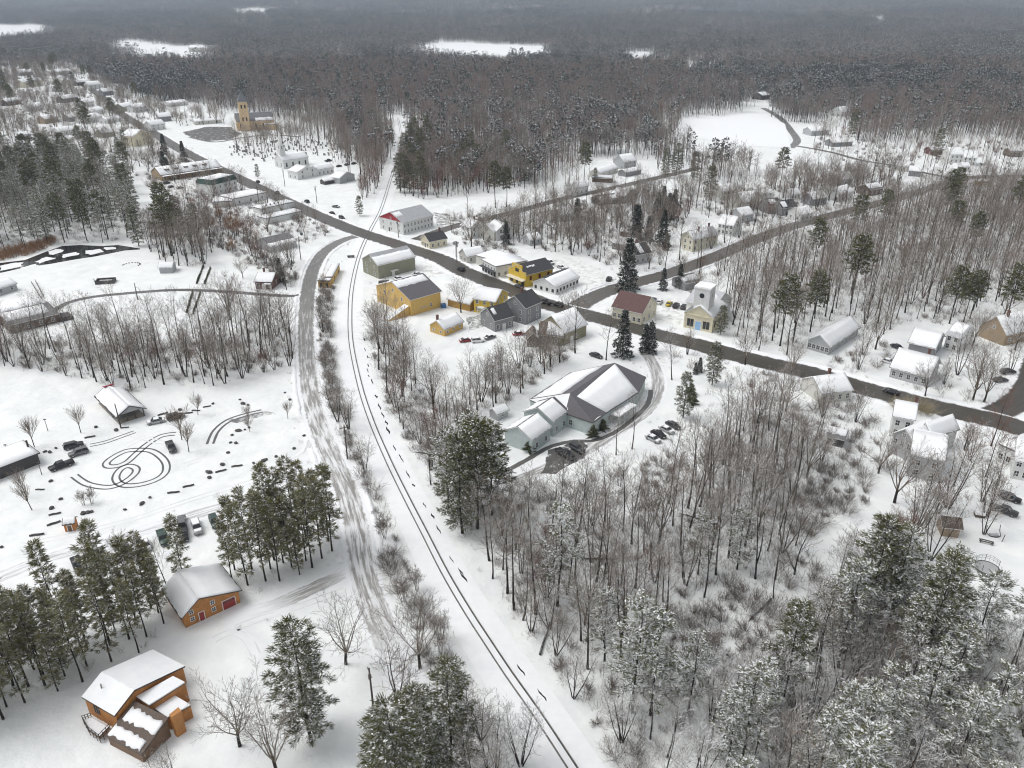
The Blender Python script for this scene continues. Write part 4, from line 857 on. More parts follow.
# --- west side of the main street
rt, L, D = base('white two-storey block with a dark green mansard roof', 'green mansard block', (214, 196), (238, 189.5), 13, 'office building', 'office_building', tall=12)
mb = MB(); mb.box(-L / 2, L / 2, -D / 2, D / 2, 0, 6.4); link('wall', mb.mesh('wall', 'siding_white'), rt)
mb = MB(); mb.v += [(sx * (L / 2 + .3), sy * (D / 2 + .3), 6.402) for sx, sy in ((-1, -1), (1, -1), (1, 1), (-1, 1))] + [(sx * (L / 2 - .8), sy * (D / 2 - .8), 9.2) for sx, sy in ((-1, -1), (1, -1), (1, 1), (-1, 1))]
mb.f += [(0, 1, 5, 4), (1, 2, 6, 5), (2, 3, 7, 6), (3, 0, 4, 7), (4, 5, 6, 7), (3, 2, 1, 0)]; mb.m += [0] * 6; ro = link('roof', mb.mesh('roof', 'green_mansard'), rt)
link('snow', jag_slab(lambda u, v: (u, v, 9.2), -L / 2 + .9, L / 2 - .9, -D / 2 + .9, D / 2 - .9, .2, 3, .3).mesh('snow', 'snow', True), ro)
windows(rt, L, D, 'f', 5, 2, .9, 2.9, .9, 1.4); windows(rt, L, D, 'r', 3, 2, .9, 2.9, .9, 1.4)
rt, L, D, w, ro, fns = house('long tan brick building with five dormers in its snowy roof', 'long brick dormer building', (162, 181), (222, 172), 15, 3.6, 4.0, 'x', 'brick_tan', 'shingle_brown', 'full', (9, 1), (2, 1), (3, 1), ov=.3, ww=1.4, cat='office building', name='office_building')
for i in range(5):
    x = -L * .36 + i * L * .155; mb = MB(); mb.box(x - 1.3, x + 1.3, -D * .30, -D * .1, 3.9, 6.6); mb.box(x - 1.5, x + 1.5, -D * .32, -D * .1, 6.602, 6.8, 1); dm = link('dormer', mb.mesh('dormer', ['siding_brown', 'snow']), ro); place(dm, 'window', *win_mesh(1.2, .9, 'trim_white', 'glass'), x, -D * .30, 5.3, 0)
mb = MB(); mb.box(-L / 2, L / 2, -D / 2 - 3.2, -D / 2 - .4, 3.0, 3.15); mb.box(-L / 2 + .1, L / 2 - .1, -D / 2 - 3.1, -D / 2 - .5, 3.152, 3.3, 1)
for i in range(9): mb.box(-L / 2 + i * L / 8.02, -L / 2 + i * L / 8.02 + .25, -D / 2 - 3.1, -D / 2 - 2.85, 0, 2.998)
link('walkway_canopy', mb.mesh('walkway_canopy', ['brick_tan', 'snow']), rt)
rt, L, D = base('low white flat-roofed garage block below the green mansard block', 'low white garage block', (234, 206), (268, 199), 14, 'garage', 'garage'); flat(rt, L, D, 3.8, 'siding_white', seed=21); windows(rt, L, D, 'f', 3, 1); windows(rt, L, D, 'r', 2, 1, .2, 1, 1.3, 2.2)
rt, L, D = base('low white annex adjoining the white garage block', None, (213, 208), (233, 207), 12, 'garage', 'garage'); flat(rt, L, D, 3.2, 'siding_offwhite', seed=22)
for i, (a, b, nm) in enumerate((((262, 214.5), (295, 207), 'long narrow white-roofed shed with roof vents behind the street'), ((267, 224.5), (303, 216.5), 'long low white shed with blank pale wall in the open yard'))):
    rt, L, D = base(nm, ('vented white shed', 'blank white-walled shed')[i], a, b, 8, 'shed', 'shed'); flat(rt, L, D, 2.9, 'siding_white', seed=31 + i, ov=.3)
    if i == 0:
        for k in range(4):
            mb = MB(); mb.box(-.3, .3, -.3, .3, 3.2, 4.1); link('roof_vent', mb.mesh('roof_vent', 'shingle_dark'), rt, (-L * .25 + k * L * .12, -1, 0))
house('low grey shed with a bare grey roof by the tracks yard', 'low grey-roofed shed', (271, 253), (297, 247), (262, 246), 2.8, 2.8, 'x', 'siding_light_grey', 'shingle_grey', [(0, 0, 1, .6, 1), (1, 0, 1, 0, 1)], (0, 0), (1, 1), (2, 1), cat='shed', name='shed')
house('small brick house with snowy hipped roof beside the driveway entrance', 'small brick house', (256, 289), (272.5, 289.5), 10, 3.2, 2.2, 'x', 'brick', 'shingle_grey', 'full', (3, 1), (2, 1), (1, 1), ('f', 0), 'door_white', chim=.3, porch=('f', 2, 2.6, 1.4))
house('grey stone shed with snow cap beside the knoll of bare trees', 'small snowy stone shed', (160, 273.5), (173, 273), 6, 2.6, 1.4, 'x', 'siding_light_grey', 'shingle_grey', 'full', (0, 0), None, None, cat='shed', name='shed')
# far white church with steeple
rt, L, D = base('white church with a slender white steeple by the cemetery', 'white steepled church', (284, 169), (309, 165), 11, 'church', 'church', tall=22)
gable(rt, L, D, 5.6, 3.4, 'x', 'siding_white', 'shingle_grey', 'full', .4, 8); windows(rt, L, D, 'f', 4, 1, 1.2, 1, .9, 2.6, 'trim_dark'); windows(rt, L, D, 'l', 2, 1, 1.2, 1, .9, 2.6)
mb = MB(); x = -L / 2 + 2.6; mb.box(x - 2, x + 2, -2, 2, 5, 12); mb.box(x - 2.2, x + 2.2, -2.2, 2.2, 12.002, 12.3); mb.box(x - 1.5, x + 1.5, -1.5, 1.5, 12.302, 15.4)
tw = link('steeple_tower', mb.mesh('steeple_tower', 'siding_white'), rt); mb = MB(); mb.tube([Vector((x, 0, 15.402)), Vector((x, 0, 25))], [1.7, 0], 8); link('spire', mb.mesh('spire', 'trim_white'), tw)
for s in (0, 1): place(tw, 'louvre_window', *win_mesh(.8, 1.6, 'trim_white', 'glass'), x - (2 if False else 1.5) * s, -1.5 * (1 - s), 13, 0 if s == 0 else -math.pi / 2)
house('white house with snowy ells beside the steepled church', None, (298, 180), (318, 176), 10, 5, 2.6, 'y', 'siding_white', 'shingle_grey', 'full', (2, 2), (2, 1), (2, 1))
house('long white ell behind the house beside the steepled church', None, (318, 176), (334, 173), 8, 4, 2.2, 'x', 'siding_white', 'shingle_grey', 'full', (4, 1), None, (1, 1), cat='house wing', name='house_wing')
house('dark low shed in front of the white ell house', None, (325, 185), (341, 182), 5, 2.4, 1.0, 'x', 'siding_dark', 'shingle_grey', 'full', (0, 0), None, None, cat='shed', name='shed')
house('pale grey gabled garage near the trees along the railway', None, (340, 184), (355, 180), 8, 3.6, 2.8, 'y', 'siding_light_grey', 'shingle_grey', 'full', (1, 1), None, None, cat='garage', name='garage')
# stone church
rt, L, D = base('golden stone church with square tower and slate pyramid roof', 'golden stone church', (238, 131), (275, 129), 17, 'church', 'church', tall=30)
gable(rt, L, D, 8, 6, 'x', 'stone_gold', 'slate', [(1, 0, 1, 0, 1), (0, .5, 1, .6, 1)], .4, 9); windows(rt, L, D, 'f', 5, 1, 2, 1, 1.2, 3.6, 'trim_dark'); windows(rt, L, D, 'l', 2, 1, 2, 1, 1.2, 3.6, 'trim_dark')
mb = MB(); x = -L / 2 + 7; y = -D / 2 - 1; mb.box(x - 3.8, x + 3.8, y - 3.8, y + 3.8, 0, 25); tw = link('bell_tower', mb.mesh('bell_tower', 'stone_gold'), rt)
mb = MB(); k = [(x + sx * 4.2, y + sy * 4.2, 25.002) for sx, sy in ((-1, -1), (1, -1), (1, 1), (-1, 1))] + [(x, y, 34)]; mb.v += k; mb.f += [(0, 1, 4), (1, 2, 4), (2, 3, 4), (3, 0, 4), (3, 2, 1, 0)]; mb.m += [0] * 5; link('pyramid_roof', mb.mesh('pyramid_roof', 'slate'), tw)
for s in (-1, 1):
    for z in (9, 19.5): place(tw, 'louvre_window', *win_mesh(1.1, 2.8, 'trim_dark', 'glass'), x + s * 1.5, y - 3.8, z, 0)
mb = MB(); mb.box(L / 2 - 9, L / 2 + 3, -D / 2 - 5, -D / 2 - .004, 0, 5); link('side_chapel', mb.mesh('side_chapel', 'stone_gold'), rt); mb = MB(); mb.box(L / 2 - 9.2, L / 2 + 3.2, -D / 2 - 5.2, -D / 2 - .004, 5.002, 5.5); link('chapel_roof', mb.mesh('chapel_roof', 'snow'), rt)
# far village houses
house('pale yellow mansion with snowy hipped roofs by the far main street', 'pale yellow mansion', (135, 147), (154, 143.5), 14, 8, 4, 'y', 'siding_cream', 'shingle_grey', 'full', (3, 2), (3, 2), (3, 2), chim=[.2, .8], cat='mansion', name='mansion')
FAR = [('white house with a wing just beyond the pale yellow mansion', (152, 131), (166, 129), 10, 5, 3, 'siding_white'), ('grey house above the church parking across the street', (160, 122), (172, 121), 10, 4.6, 3, 'siding_grey'), ('pale green cottage left of the pale yellow mansion', (104, 138), (116, 136), 10, 4, 3, 'siding_sage'), ('white snowy cottage at the near edge of the northern cluster', (60, 136), (74, 134), 10, 3.8, 2.6, 'siding_white'), ('dark cabin above the pine stand at the far left', (20, 140), (32, 139), 9, 3.4, 2.4, 'siding_brown'), ('tan house beside the far left lane bend', (46, 124), (58, 122), 10, 4.4, 3, 'siding_tan'), ('far white barn above the northern cluster', (90, 90), (102, 89), 12, 6, 4, 'siding_white'), ('far grey barn at the upper left wood edge', (20, 76), (34, 75), 14, 5, 4, 'siding_grey'), ('far white cottage between the lone house and the street', (52, 92), (62, 91), 11, 4.4, 3, 'siding_white'), ('far dark house beside the upper main street', (78, 86), (90, 85), 11, 4.6, 3, 'siding_dark'),
  ('white cottage high on the hill street lawn', (800, 222), (812, 220), 9, 4, 2.8, 'siding_white'), ('grey cottage above the hill street bend', (812, 206), (826, 204), 9, 4, 2.8, 'siding_grey'), ('white house far up the hill street', (840, 202), (852, 199), 10, 4.6, 3, 'siding_white'), ('low brown house beyond the hill street end', (870, 196), (882, 194), 10, 3.6, 2.4, 'siding_brown'), ('snow-capped grey house above the hill street end', (838, 186), (852, 185), 10, 4.2, 3, 'siding_light_grey'), ('white shed left of the hill-top cottages', (790, 200), (800, 199), 8, 3.2, 2.2, 'siding_white'), ('pale house in the trees above the cream house', (722, 200), (734, 199), 10, 5, 3, 'siding_offwhite'), ('snowy cottage left of the frosted pines', (560, 222), (573, 220), 9, 3.8, 2.6, 'siding_light_grey'), ('white barn behind the back street houses', (575, 196), (588, 193), 9, 4.6, 3, 'siding_white'),
  ('white two-storey house standing alone at the far wood edge', (24, 88), (44, 85.5), 13, 7, 3.4, 'siding_pale_cream'), ('dark house with bright roof left of the far white ell house', (64, 103), (79, 101), 11, 4.6, 3, 'siding_dark'),
  ('white far house with ell in the middle of the northern cluster', (82, 108), (95, 106), 11, 5, 3, 'siding_white'), ('white low annex below the far ell house', (92, 116), (105, 113), 11, 4, 2.4, 'siding_white'),
  ('dark-walled house with white roof in the northern cluster', (70, 122), (86, 120), 11, 4, 2.6, 'siding_grey'), ('white long house right of the dark-walled house', (86, 124), (103, 121), 12, 4.6, 3, 'siding_white'),
  ('long white barn at the far upper left', (0, 53), (17, 52.5), 20, 6, 3, 'siding_grey'), ('pale house above the lone white house', (51, 76), (72, 74), 14, 5, 3, 'siding_offwhite'), ('white lodge by the far snowfield', (189, 52), (217, 52), 30, 9, 5, 'siding_offwhite'),
  ('greenish-grey house at the bend of the far main street', (124, 112), (135, 110), 11, 5, 3, 'siding_sage'), ('white house right of the greenish-grey house', (136, 113), (148, 111), 11, 5, 3, 'siding_white'),
  ('grey house before the far street bend', (104, 96), (114, 95), 10, 5, 3, 'siding_grey'), ('white far garage on the long open lot', (170, 107), (188, 105), 12, 3.6, 2, 'siding_white'), ('low pale shed across the street from the church parking', (195, 125), (222, 123), 8, 3, 1.4, 'siding_offwhite'),
  ('dark cottage among trees at the far left lane', (8, 106), (22, 104), 10, 4, 3, 'siding_brown'), ('white house among trees above the far left lane', (30, 112), (44, 110), 10, 4.6, 3, 'siding_white'),
  ('pale cottage near the upper left edge', (0, 66), (12, 65), 12, 4.5, 3, 'siding_offwhite'), ('white shed between far houses and the street', (108, 124), (122, 121), 9, 3.2, 2, 'siding_white'),
  ('low white house beside the north road curve', (811, 136), (829, 135), 12, 4, 2.4, 'siding_light_grey'), ('long white-roofed house on the east lane', (832, 147), (852, 146), 10, 3.4, 2.2, 'siding_grey'),
  ('large white house at the end of the east lane', (949, 163), (962, 163), 12, 6, 4, 'siding_white'), ('white barn beside the large east lane house', (962, 165), (975, 166), 14, 5.4, 4, 'siding_white'),
  ('dark red house behind the east lane', (931, 155), (946, 154.5), 9, 3.6, 2, 'siding_dull_red'), ('small white garage by the east lane house', (962, 171), (969, 171), 7, 3, 2, 'siding_white'),
  ('white cottage left of the east lane', (893, 170), (906, 172), 10, 3.6, 2.4, 'siding_offwhite'), ('grey cottage on the east lane', (908, 176), (920, 177), 10, 3.6, 2.4, 'siding_grey'), ('brown cottage at the far right edge', (1010, 157), (1022, 157), 10, 3.6, 2.2, 'siding_brown'),
  ('low shed at the wood edge by the north road', (762, 100), (770, 99), 14, 5, 3, 'siding_dark'), ('white cabin in the far wood right of the road', (841, 117), (849, 116), 12, 5, 4, 'siding_white'), ('low white lodge in a clearing of the far forest', (700, 61), (712, 60), 24, 6, 4, 'siding_offwhite')]
for lb, a, b, d, wh, rs, wl in FAR:
    house(lb, None, a, b, d, wh, rs, 'x', wl, 'shingle_grey', 'full' if wl != 'siding_brown' else [(0, 0, 1, 0, .8), (1, 0, 1, 0, 1)], (3, 2 if wh > 4.8 else 1), (2, 1), None, cat='house', name='house')
# ------------------------------------------------------------------ buildings with roofs of their own shape
def plane_slab(name, pts, mat, root, org, th=0.22, top=None):
    """one roof slope as a slab from its outline (world points)"""
    mb = MB(); n = len(pts); a = [tuple(p - org) for p in pts]; mb.v += a + [(p[0], p[1], p[2] - th) for p in a]
    mb.f.append(tuple(range(n))); mb.m.append(0); mb.f.append(tuple(reversed(range(n, 2 * n)))); mb.m.append(1)
    for i in range(n): j = (i + 1) % n; mb.f.append((i, n + i, n + j, j)); mb.m.append(1)
    return link(name, mb.mesh(name, [mat, 'trim_dark' if top is None else top], fix=True), root)
def wall_run(name, segs, mat, root, org, cen, inset=0.35, z0=0.0):
    mb = MB()
    for run in segs:
        pts = []
        for p in run:
            d = Vector((cen.x - p.x, cen.y - p.y, 0)).normalized(); q = p + d * inset; pts.append(q - org)
        for a, b in zip(pts, pts[1:]): mb.quad((a.x, a.y, z0), (b.x, b.y, z0), (b.x, b.y, b.z - .06), (a.x, a.y, a.z - .06))
    return link(name, mb.mesh(name, mat), root)
def V(x, y, z): return Vector((x, y, z))
def lerp(a, b, t): return a + (b - a) * t
def wall_window(root, org, a, b, t, z, w=.9, h=1.2, frame='trim_white', out=-0.34, kind='window'):
    p = lerp(a, b, t); d = (b - a); an = math.atan2(d.y, d.x); n = Vector((d.y, -d.x, 0)).normalized()
    q = p + n * (out + .03) - org; return place(root, kind, *win_mesh(w, h, frame, 'glass'), q.x, q.y, z, an)

# --- cedar house at the lower left
Q = lambda x, y, z: P(70 + x / 6, 640 + y / 6, z)
a, f, d = Q(68, 340, 4), Q(265, 455, 4), Q(690, 155, 3.7); c = a + (d - f); c.z = 3.7
def onl(p, q, x, y, z0=4.5):
    """the point of the line p-q (plan) under pixel x, y: returns it with its height"""
    best = None
    for k in range(101):
        z = z0 + k * .03; w_ = Q(x, y, z); t = ((w_ - p).to_2d().dot((q - p).to_2d())) / (q - p).to_2d().length_squared; g_ = p.lerp(q, t); e_ = (g_.to_2d() - w_.to_2d()).length
        if best is None or e_ < best[0]: best = (e_, V(g_.x, g_.y, z), t)
    return best
_, e, te = onl(f, d, 385, 300); b = a + (c - a) * te; b.z = e.z
print('CEDAR', a, f, d, c, e, te)
cen = (a + f + d + c) / 4; org = V(cen.x, cen.y, 0)
ux = (d - f).to_2d().normalized(); ux = V(ux.x, ux.y, 0); uy = V(-ux.y, ux.x, 0)          # along the gable wall, and inward
LG = (d - f).to_2d().length
G_ = lambda s, t, z=0: V(f.x, f.y, z) + ux * s + uy * t
rt = thing('house', 'orange-brown cedar house with white snowy roof, brown lower roof and deck', 'house', org); LAND.append((org.x, org.y, 'cedar house')); FOOT.append([tuple(G_(*q)[:2]) for q in ((-5, -10), (LG + 3, -7), (LG + 3, 9), (-5, 9))])
wall_run('wall', [[a, f], [f, e, d], [d, c], [c, b, a]], 'cedar', rt, org, cen)
ro = plane_slab('roof', [a, b, e, f], 'snow', rt, org, .32); ro2 = plane_slab('roof', [b, c, d, e], 'snow', rt, org, .32)
mb = MB(); q = lerp(a, lerp(b, e, .5), .55) - org; mb.tube([V(q.x, q.y, 4.4), V(q.x + .1, q.y, 6.0)], [.12, .12], 8, cap=True); link('vent_pipe', mb.mesh('vent_pipe', 'stone_grey'), ro)
wall_window(rt, org, a, f, .36, 1.6, 1.1, 1.3, 'trim_dark')
def block(nm, pts, z, wallm, roofm, root, org, snow=True, over=.25):
    cc = sum(pts, Vector()) / len(pts); mb = MB(); mb.prism([tuple((p - org))[:2] for p in pts], 0, z); w = link(nm, mb.mesh(nm, wallm, fix=True), root)
    big = [tuple((cc + (p - cc) * (1 + over / max(.1, (p - cc).length)) - org))[:2] for p in pts]
    mb = MB(); mb.prism(big, z + .002, z + .2); r_ = link(nm + '_roof', mb.mesh(nm + '_roof', roofm, fix=True), root)
    if snow:
        mb = MB(); mb.prism([tuple((cc + (Vector((p[0] + org.x, p[1] + org.y, cc.z)) - cc) * .985 - org))[:2] for p in big], z + .202, z + .42); link('snow', mb.mesh('snow', 'snow', fix=True), r_)
    return w
def flatq(pts, z): return [Q(x, y, z) for x, y in pts]
ub = flatq(((398, 338), (475, 388), (690, 252), (618, 216)), 4.3)
block('upper_bay', [V(p.x, p.y, 0) for p in ub], 3.9, 'cedar', 'shingle_brown', rt, org, over=.05)
eb = flatq(((497, 403), (585, 462), (722, 388), (628, 332)), 2.9)
block('entry_wing', [V(p.x, p.y, 0) for p in eb], 2.5, 'cedar', 'shingle_brown', rt, org, over=.05)
u = [Q(385, 362, 4.1), Q(590, 465, 4.1), Q(428, 688, 2.1), Q(212, 575, 2.1)]
ur = plane_slab('lower_roof', u, 'shingle_brown', rt, org, .25)
ufn = lambda s, t: tuple(lerp(lerp(u[0], u[1], s), lerp(u[3], u[2], s), t) - org)
for i, (s0, s1, t0, t1) in enumerate(((.01, .99, .10, .54), (.01, .99, .62, .995))):
    link('snow', jag_slab(ufn, s0, s1, t0, t1, .14, 50 + i, .09).mesh('snow', 'snow', True), ur)
wall_run('lower_wall', [[u[1], u[2]], [u[2], u[3]], [u[3], u[0]]], 'cedar_dark', rt, org, (u[0] + u[2]) / 2, .3)
cb = flatq(((595, 447), (612, 462), (668, 425), (650, 402)), 4.6)
mb = MB(); mb.prism([tuple(V(p.x, p.y, 0) - org)[:2] for p in cb], 0, 4.6); link('chimney', mb.mesh('chimney', 'cedar', fix=True), rt)
dk = [V(p.x, p.y, 0) for p in flatq(((128, 462), (78, 480), (115, 545), (178, 592), (240, 528)), 1.0)]
mb = MB(); mb.prism([tuple(p - org)[:2] for p in dk], .8, 1.0); dck = link('deck', mb.mesh('deck', 'cedar_dark', fix=True), rt)
dc_ = sum(dk, Vector()) / 5
mb = MB(); mb.prism([tuple(lerp(p, dc_, .1) - org)[:2] for p in dk], 1.002, 1.18); link('snow', mb.mesh('snow', 'snow', fix=True), dck)
mb = MB()
for p, q in ((dk[0], dk[1]), (dk[1], dk[2]), (dk[2], dk[3]), (dk[3], dk[4])):
    for z in (1.4, 1.9): mb.tube([p - org + V(0, 0, z), q - org + V(0, 0, z)], [.06, .06], 4, cap=True)
    for k in range(4): s = lerp(p, q, k / 3) - org; mb.tube([s + V(0, 0, 0), s + V(0, 0, 2.0)], [.06, .06], 4, cap=True)
link('railing', mb.mesh('railing', 'trim_dark'), dck)

# --- cedar barn above it
rt, L, D, w, ro, fns = house('orange cedar barn with lopsided white roof and red garage door', 'orange cedar barn', (186, 628), (240.5, 602.5), 9.6, 3.1, 2.3, 'y', 'cedar', 'shingle_dark', 'full', None, None, (0, 0), None, peak=.70, cat='barn', name='barn', ov=.6)
for t, z in ((-.36, .9), (-.36, 2.55), (.02, .9), (.02, 2.55)): place(rt, 'window', *win_mesh(.65, .85, 'trim_white', 'glass'), t * L, -D / 2, z, 0)
door(rt, L, D, 'f', -.2 * L, 'door_red', .9, 2.0); gd = door(rt, L, D, 'f', .30 * L, 'door_red', 2.4, 2.1, 'garage_door')
mb = MB()
for k in range(4): mb.box(-1.05 + k * .55, -.62 + k * .55, -.082, -.06, 1.55, 1.9)
link('pane', mb.mesh('pane', 'glass'), gd)

# --- long pale green hall in the middle
R1, R2 = V(15.9, 190.2, 8.6), V(30.5, 210.2, 8.6)
C1, C2, C3, L1, L2 = V(25.8, 187.0, 4.2), V(36.4, 199.4, 4.2), V(40.1, 209.6, 4.2), V(14.4, 186.8, 4.2), V(21.6, 181.5, 4.2)
B1, B2, B3 = V(4.8, 195.0, 4.2), V(17.6, 212.8, 4.2), V(28.6, 217.8, 4.2); cen = V(22, 198, 0); org = V(22, 198, 0)
rt = thing('hall', 'long pale green community hall with big snowy roof and dark bare slopes', 'hall', org); LAND.append((22, 190, 'long pale green hall')); FOOT.append([(-4, 176), (6, 171), (22, 180), (40, 196), (43, 210), (30, 220), (16, 215), (2, 196)])
fr = plane_slab('roof', [R1, C1, C2, R2], 'shingle_plum', rt, org)
g = lambda s, t: tuple(lerp(lerp(R1, R2, s), lerp(C1, C2, s), t) - org)
gw = lambda s, t: g(s, (lambda k: k + (1 - k) * t)(.15 * (1 - s) ** 1.2 + .03))
link('snow', jag_slab(gw, 0.0, .99, 0.0, .985, .2, 71, .012).mesh('snow', 'snow', True), fr)
rr_ = plane_slab('roof', [R2, C2, C3, B3], 'shingle_plum', rt, org)
link('snow', jag_slab(lambda s, t: tuple(lerp(lerp(R2, B3, s), lerp(C2, C3, s), t) - org), .55, .98, .05, .9, .2, 73, .08).mesh('snow', 'snow', True), rr_)
lf = plane_slab('roof', [R1, L1, L2, C1], 'shingle_plum', rt, org)
for i, (s0, s1, t0, t1) in enumerate(((.66, .69, .12, .9), (.74, .78, .05, .95), (.84, .99, .35, .99), (.02, .30, .30, .97))): link('snow', jag_slab(lambda s, t: tuple(lerp(lerp(R1, C1, s), lerp(L1, L2, s), t) - org), s0, s1, t0, t1, .12, 75 + i, .02).mesh('snow', 'snow', True), lf)
bk = plane_slab('roof', [R2, B2, B1, R1], 'shingle_plum', rt, org)
link('snow', jag_slab(lambda s, t: tuple(lerp(lerp(R1, R2, s), lerp(B1, B2, s), t) - org), .02, 1, .22, .97, .2, 79, .06).mesh('snow', 'snow', True), bk)
bk2 = plane_slab('roof', [R2, B3, B2], 'snow', rt, org); plane_slab('roof', [R1, B1, L1], 'snow', rt, org)
wall_run('wall', [[L1, L2, C1, C2, C3, B3, B2, B1, L1]], 'siding_mint', rt, org, cen)
for a_, b_, ts in ((L1, L2, (.2,)), (L2, C1, (.35, .72)), (C1, C2, (.12, .3, .5, .7, .88)), (C2, C3, (.3, .7))):
    for t in ts: wall_window(rt, org, a_, b_, t, 1.1, 1.0, 1.5, 'trim_white')
def wing(nm, A, B, dep, wh, rise, snow, wf, wr, sd):
    c_, L, D, an = lay(A, B, dep); w_ = link(nm, None, rt, c_ - org, an)
    gable(w_, L, D, wh, rise, 'y', 'siding_mint', 'shingle_plum', snow, .4, sd, names=('wall', 'roof'))
    windows(w_, L, D, 'r', wr, 1, 1.0, 1, .95, 1.4)
    for t in wf: place(w_, 'window', *win_mesh(.9, 1.3, 'trim_white', 'glass'), t * L, -D / 2, 1.0, 0)
    FOOT.append([tuple(c_ + Matrix.Rotation(an, 3, 'Z') @ V(sx * (L / 2 + 1), sy * (D / 2 + 1), 0))[:2] for sx, sy in ((-1, -1), (1, -1), (1, 1), (-1, 1))])
    return w_
wing('end_wing', (505, 444), (532, 454), (548.5, 440), 4.2, 2.4, [(1, 0, 1, .10, 1), (0, 0, 1, .0, 1)], (), 2, 81)
wing('middle_wing', (524, 427), (552.5, 437), (567, 426), 4.8, 2.6, [(0, 0, .9, .0, 1), (1, 0, .85, .15, 1)], (), 2, 82)
mb = MB(); mb.tube([V(0, 0, 0), V(0, 0, 1.0)], [.25, .2], 6, cap=True)

# entrance porch on the hall's front
pc_ = lerp(C1, C2, .42) - org; fx = (C2 - C1).to_2d().normalized(); an_ = math.atan2(fx.y, fx.x); M_ = Matrix.Translation((pc_.x, pc_.y, 0)) @ Matrix.Rotation(an_, 4, 'Z')
mb = MB(); mb.box(-4.5, 4.5, -2.6, .3, 2.7, 2.9, M=M_); [mb.box(x - .1, x + .1, -2.5, -2.3, 0, 2.698, M=M_) for x in (-4.3, -1.5, 1.5, 4.3)]; prc = link('entrance_porch', mb.mesh('entrance_porch', 'trim_white'), rt)
mb = MB(); mb.box(-4.4, 4.4, -2.5, .2, 2.902, 3.08, M=M_); link('snow', mb.mesh('snow', 'snow'), prc)
# --- pavilion in the car park
rt, L, D = base('open park pavilion with dark posts and snowy gable roof', 'open park pavilion', (119, 424.5), (145.5, 416), (109, 401), 'pavilion', 'pavilion')
gb = MB(); l, d = D, L
mb = MB(); mb.box(-L / 2 + .2, L / 2 - .2, D * .1, D / 2 - .2, 0, 2.6); link('wall', mb.mesh('wall', 'siding_tan'), rt)
mb = MB(); mb.box(-L / 2, L / 2, -D / 2, D / 2, -.01, .15); link('floor_slab', mb.mesh('floor_slab', 'concrete'), rt)
for sx in (-1, -.33, .33, 1):
    for sy in (-1, -.4):
        mb = MB(); mb.box(-.12, .12, -.12, .12, .152, 2.6); link('post', mb.mesh('post', 'pole_wood'), rt, (sx * (L / 2 - .2), sy * (D / 2 - .2), 0))
mb = MB(); mb.box(-L / 2 + .1, L / 2 - .1, -D / 2 + .15, -D / 2 + .25, .5, .62); mb.box(-L / 2 + .1, L / 2 - .1, -D / 2 + .15, -D / 2 + .25, 1.0, 1.1); link('railing', mb.mesh('railing', 'siding_tan'), rt)
rb = MB(); fns = []
gmb = MB(); gmb.quad((-L / 2, -D / 2 + .1, 2.6), (L / 2, -D / 2 + .1, 2.6), (0, -D / 2 + .1, 4.6)); link('gable_panel', gmb.mesh('gable_panel', 'siding_light_grey'), rt)
for s in (-1, 1):
    fn = lambda uu, vv, s=s: (s * vv, uu, 4.8 - vv * 2.0 / (L / 2)); LE = L / 2 + .6
    a4 = [fn(-D / 2 - .7, 0), fn(D / 2 + .5, 0), fn(D / 2 + .5, LE), fn(-D / 2 - .7, LE)]; k = len(rb.v); rb.v += a4 + [(p[0], p[1], p[2] - .2) for p in a4]
    for q in ((0, 1, 2, 3), (7, 6, 5, 4), (2, 6, 7, 3), (1, 5, 6, 2), (0, 3, 7, 4)): rb.f.append(tuple(k + i for i in q)); rb.m.append(0)
    fns.append((fn, LE))
ro = link('roof', rb.mesh('roof', 'shingle_dark'), rt)
for i, (fn, LE) in enumerate(fns): link('snow', jag_slab(fn, -D / 2 - .5, D / 2 + .4, 0.0, LE - .1, .18, 90 + i, .25).mesh('snow', 'snow', True), ro)
mb = MB(); mb.prism([(-1.2, D / 2 - .8), (1.6, D / 2 - .8), (1.6, D / 2 + 1.2), (-1.2, D / 2 + 1.2)], [4.9, 4.9, 4.2, 4.2], [5.05, 5.05, 4.35, 4.35]); link('red_tarp', mb.mesh('red_tarp', 'awning_red', fix=True), rt)
# long dark shelter at the left edge
rt, L, D = base('long low dark shelter with flat snow-covered roof by the car park', 'long dark shelter', (-22, 488), (40.5, 463.5), (34, 449), 'shelter', 'shelter'); flat(rt, L, D, 2.9, 'siding_dark', 'shingle_dark', seed=61, ov=.5)
mb = MB(); mb.box(L / 2 - .5, L / 2 - .1, -.2, .2, 3.2, 5.2); link('stovepipe', mb.mesh('stovepipe', 'trim_dark'), rt)
# orange kiosk
rt, L, D, *_ = house('tiny orange wooden kiosk on the snowy car park edge', 'tiny orange kiosk', (65.5, 532), (76, 530.5), 2.2, 2.0, .7, 'x', 'orange_wood', 'shingle_brown', [(0, 0, 1, 0, 1), (1, 0, 1, 0, 1)], None, None, None, cat='kiosk', name='kiosk', ov=.25)
door(rt, L, D, 'f', 0, 'cedar_dark', .8, 1.5)
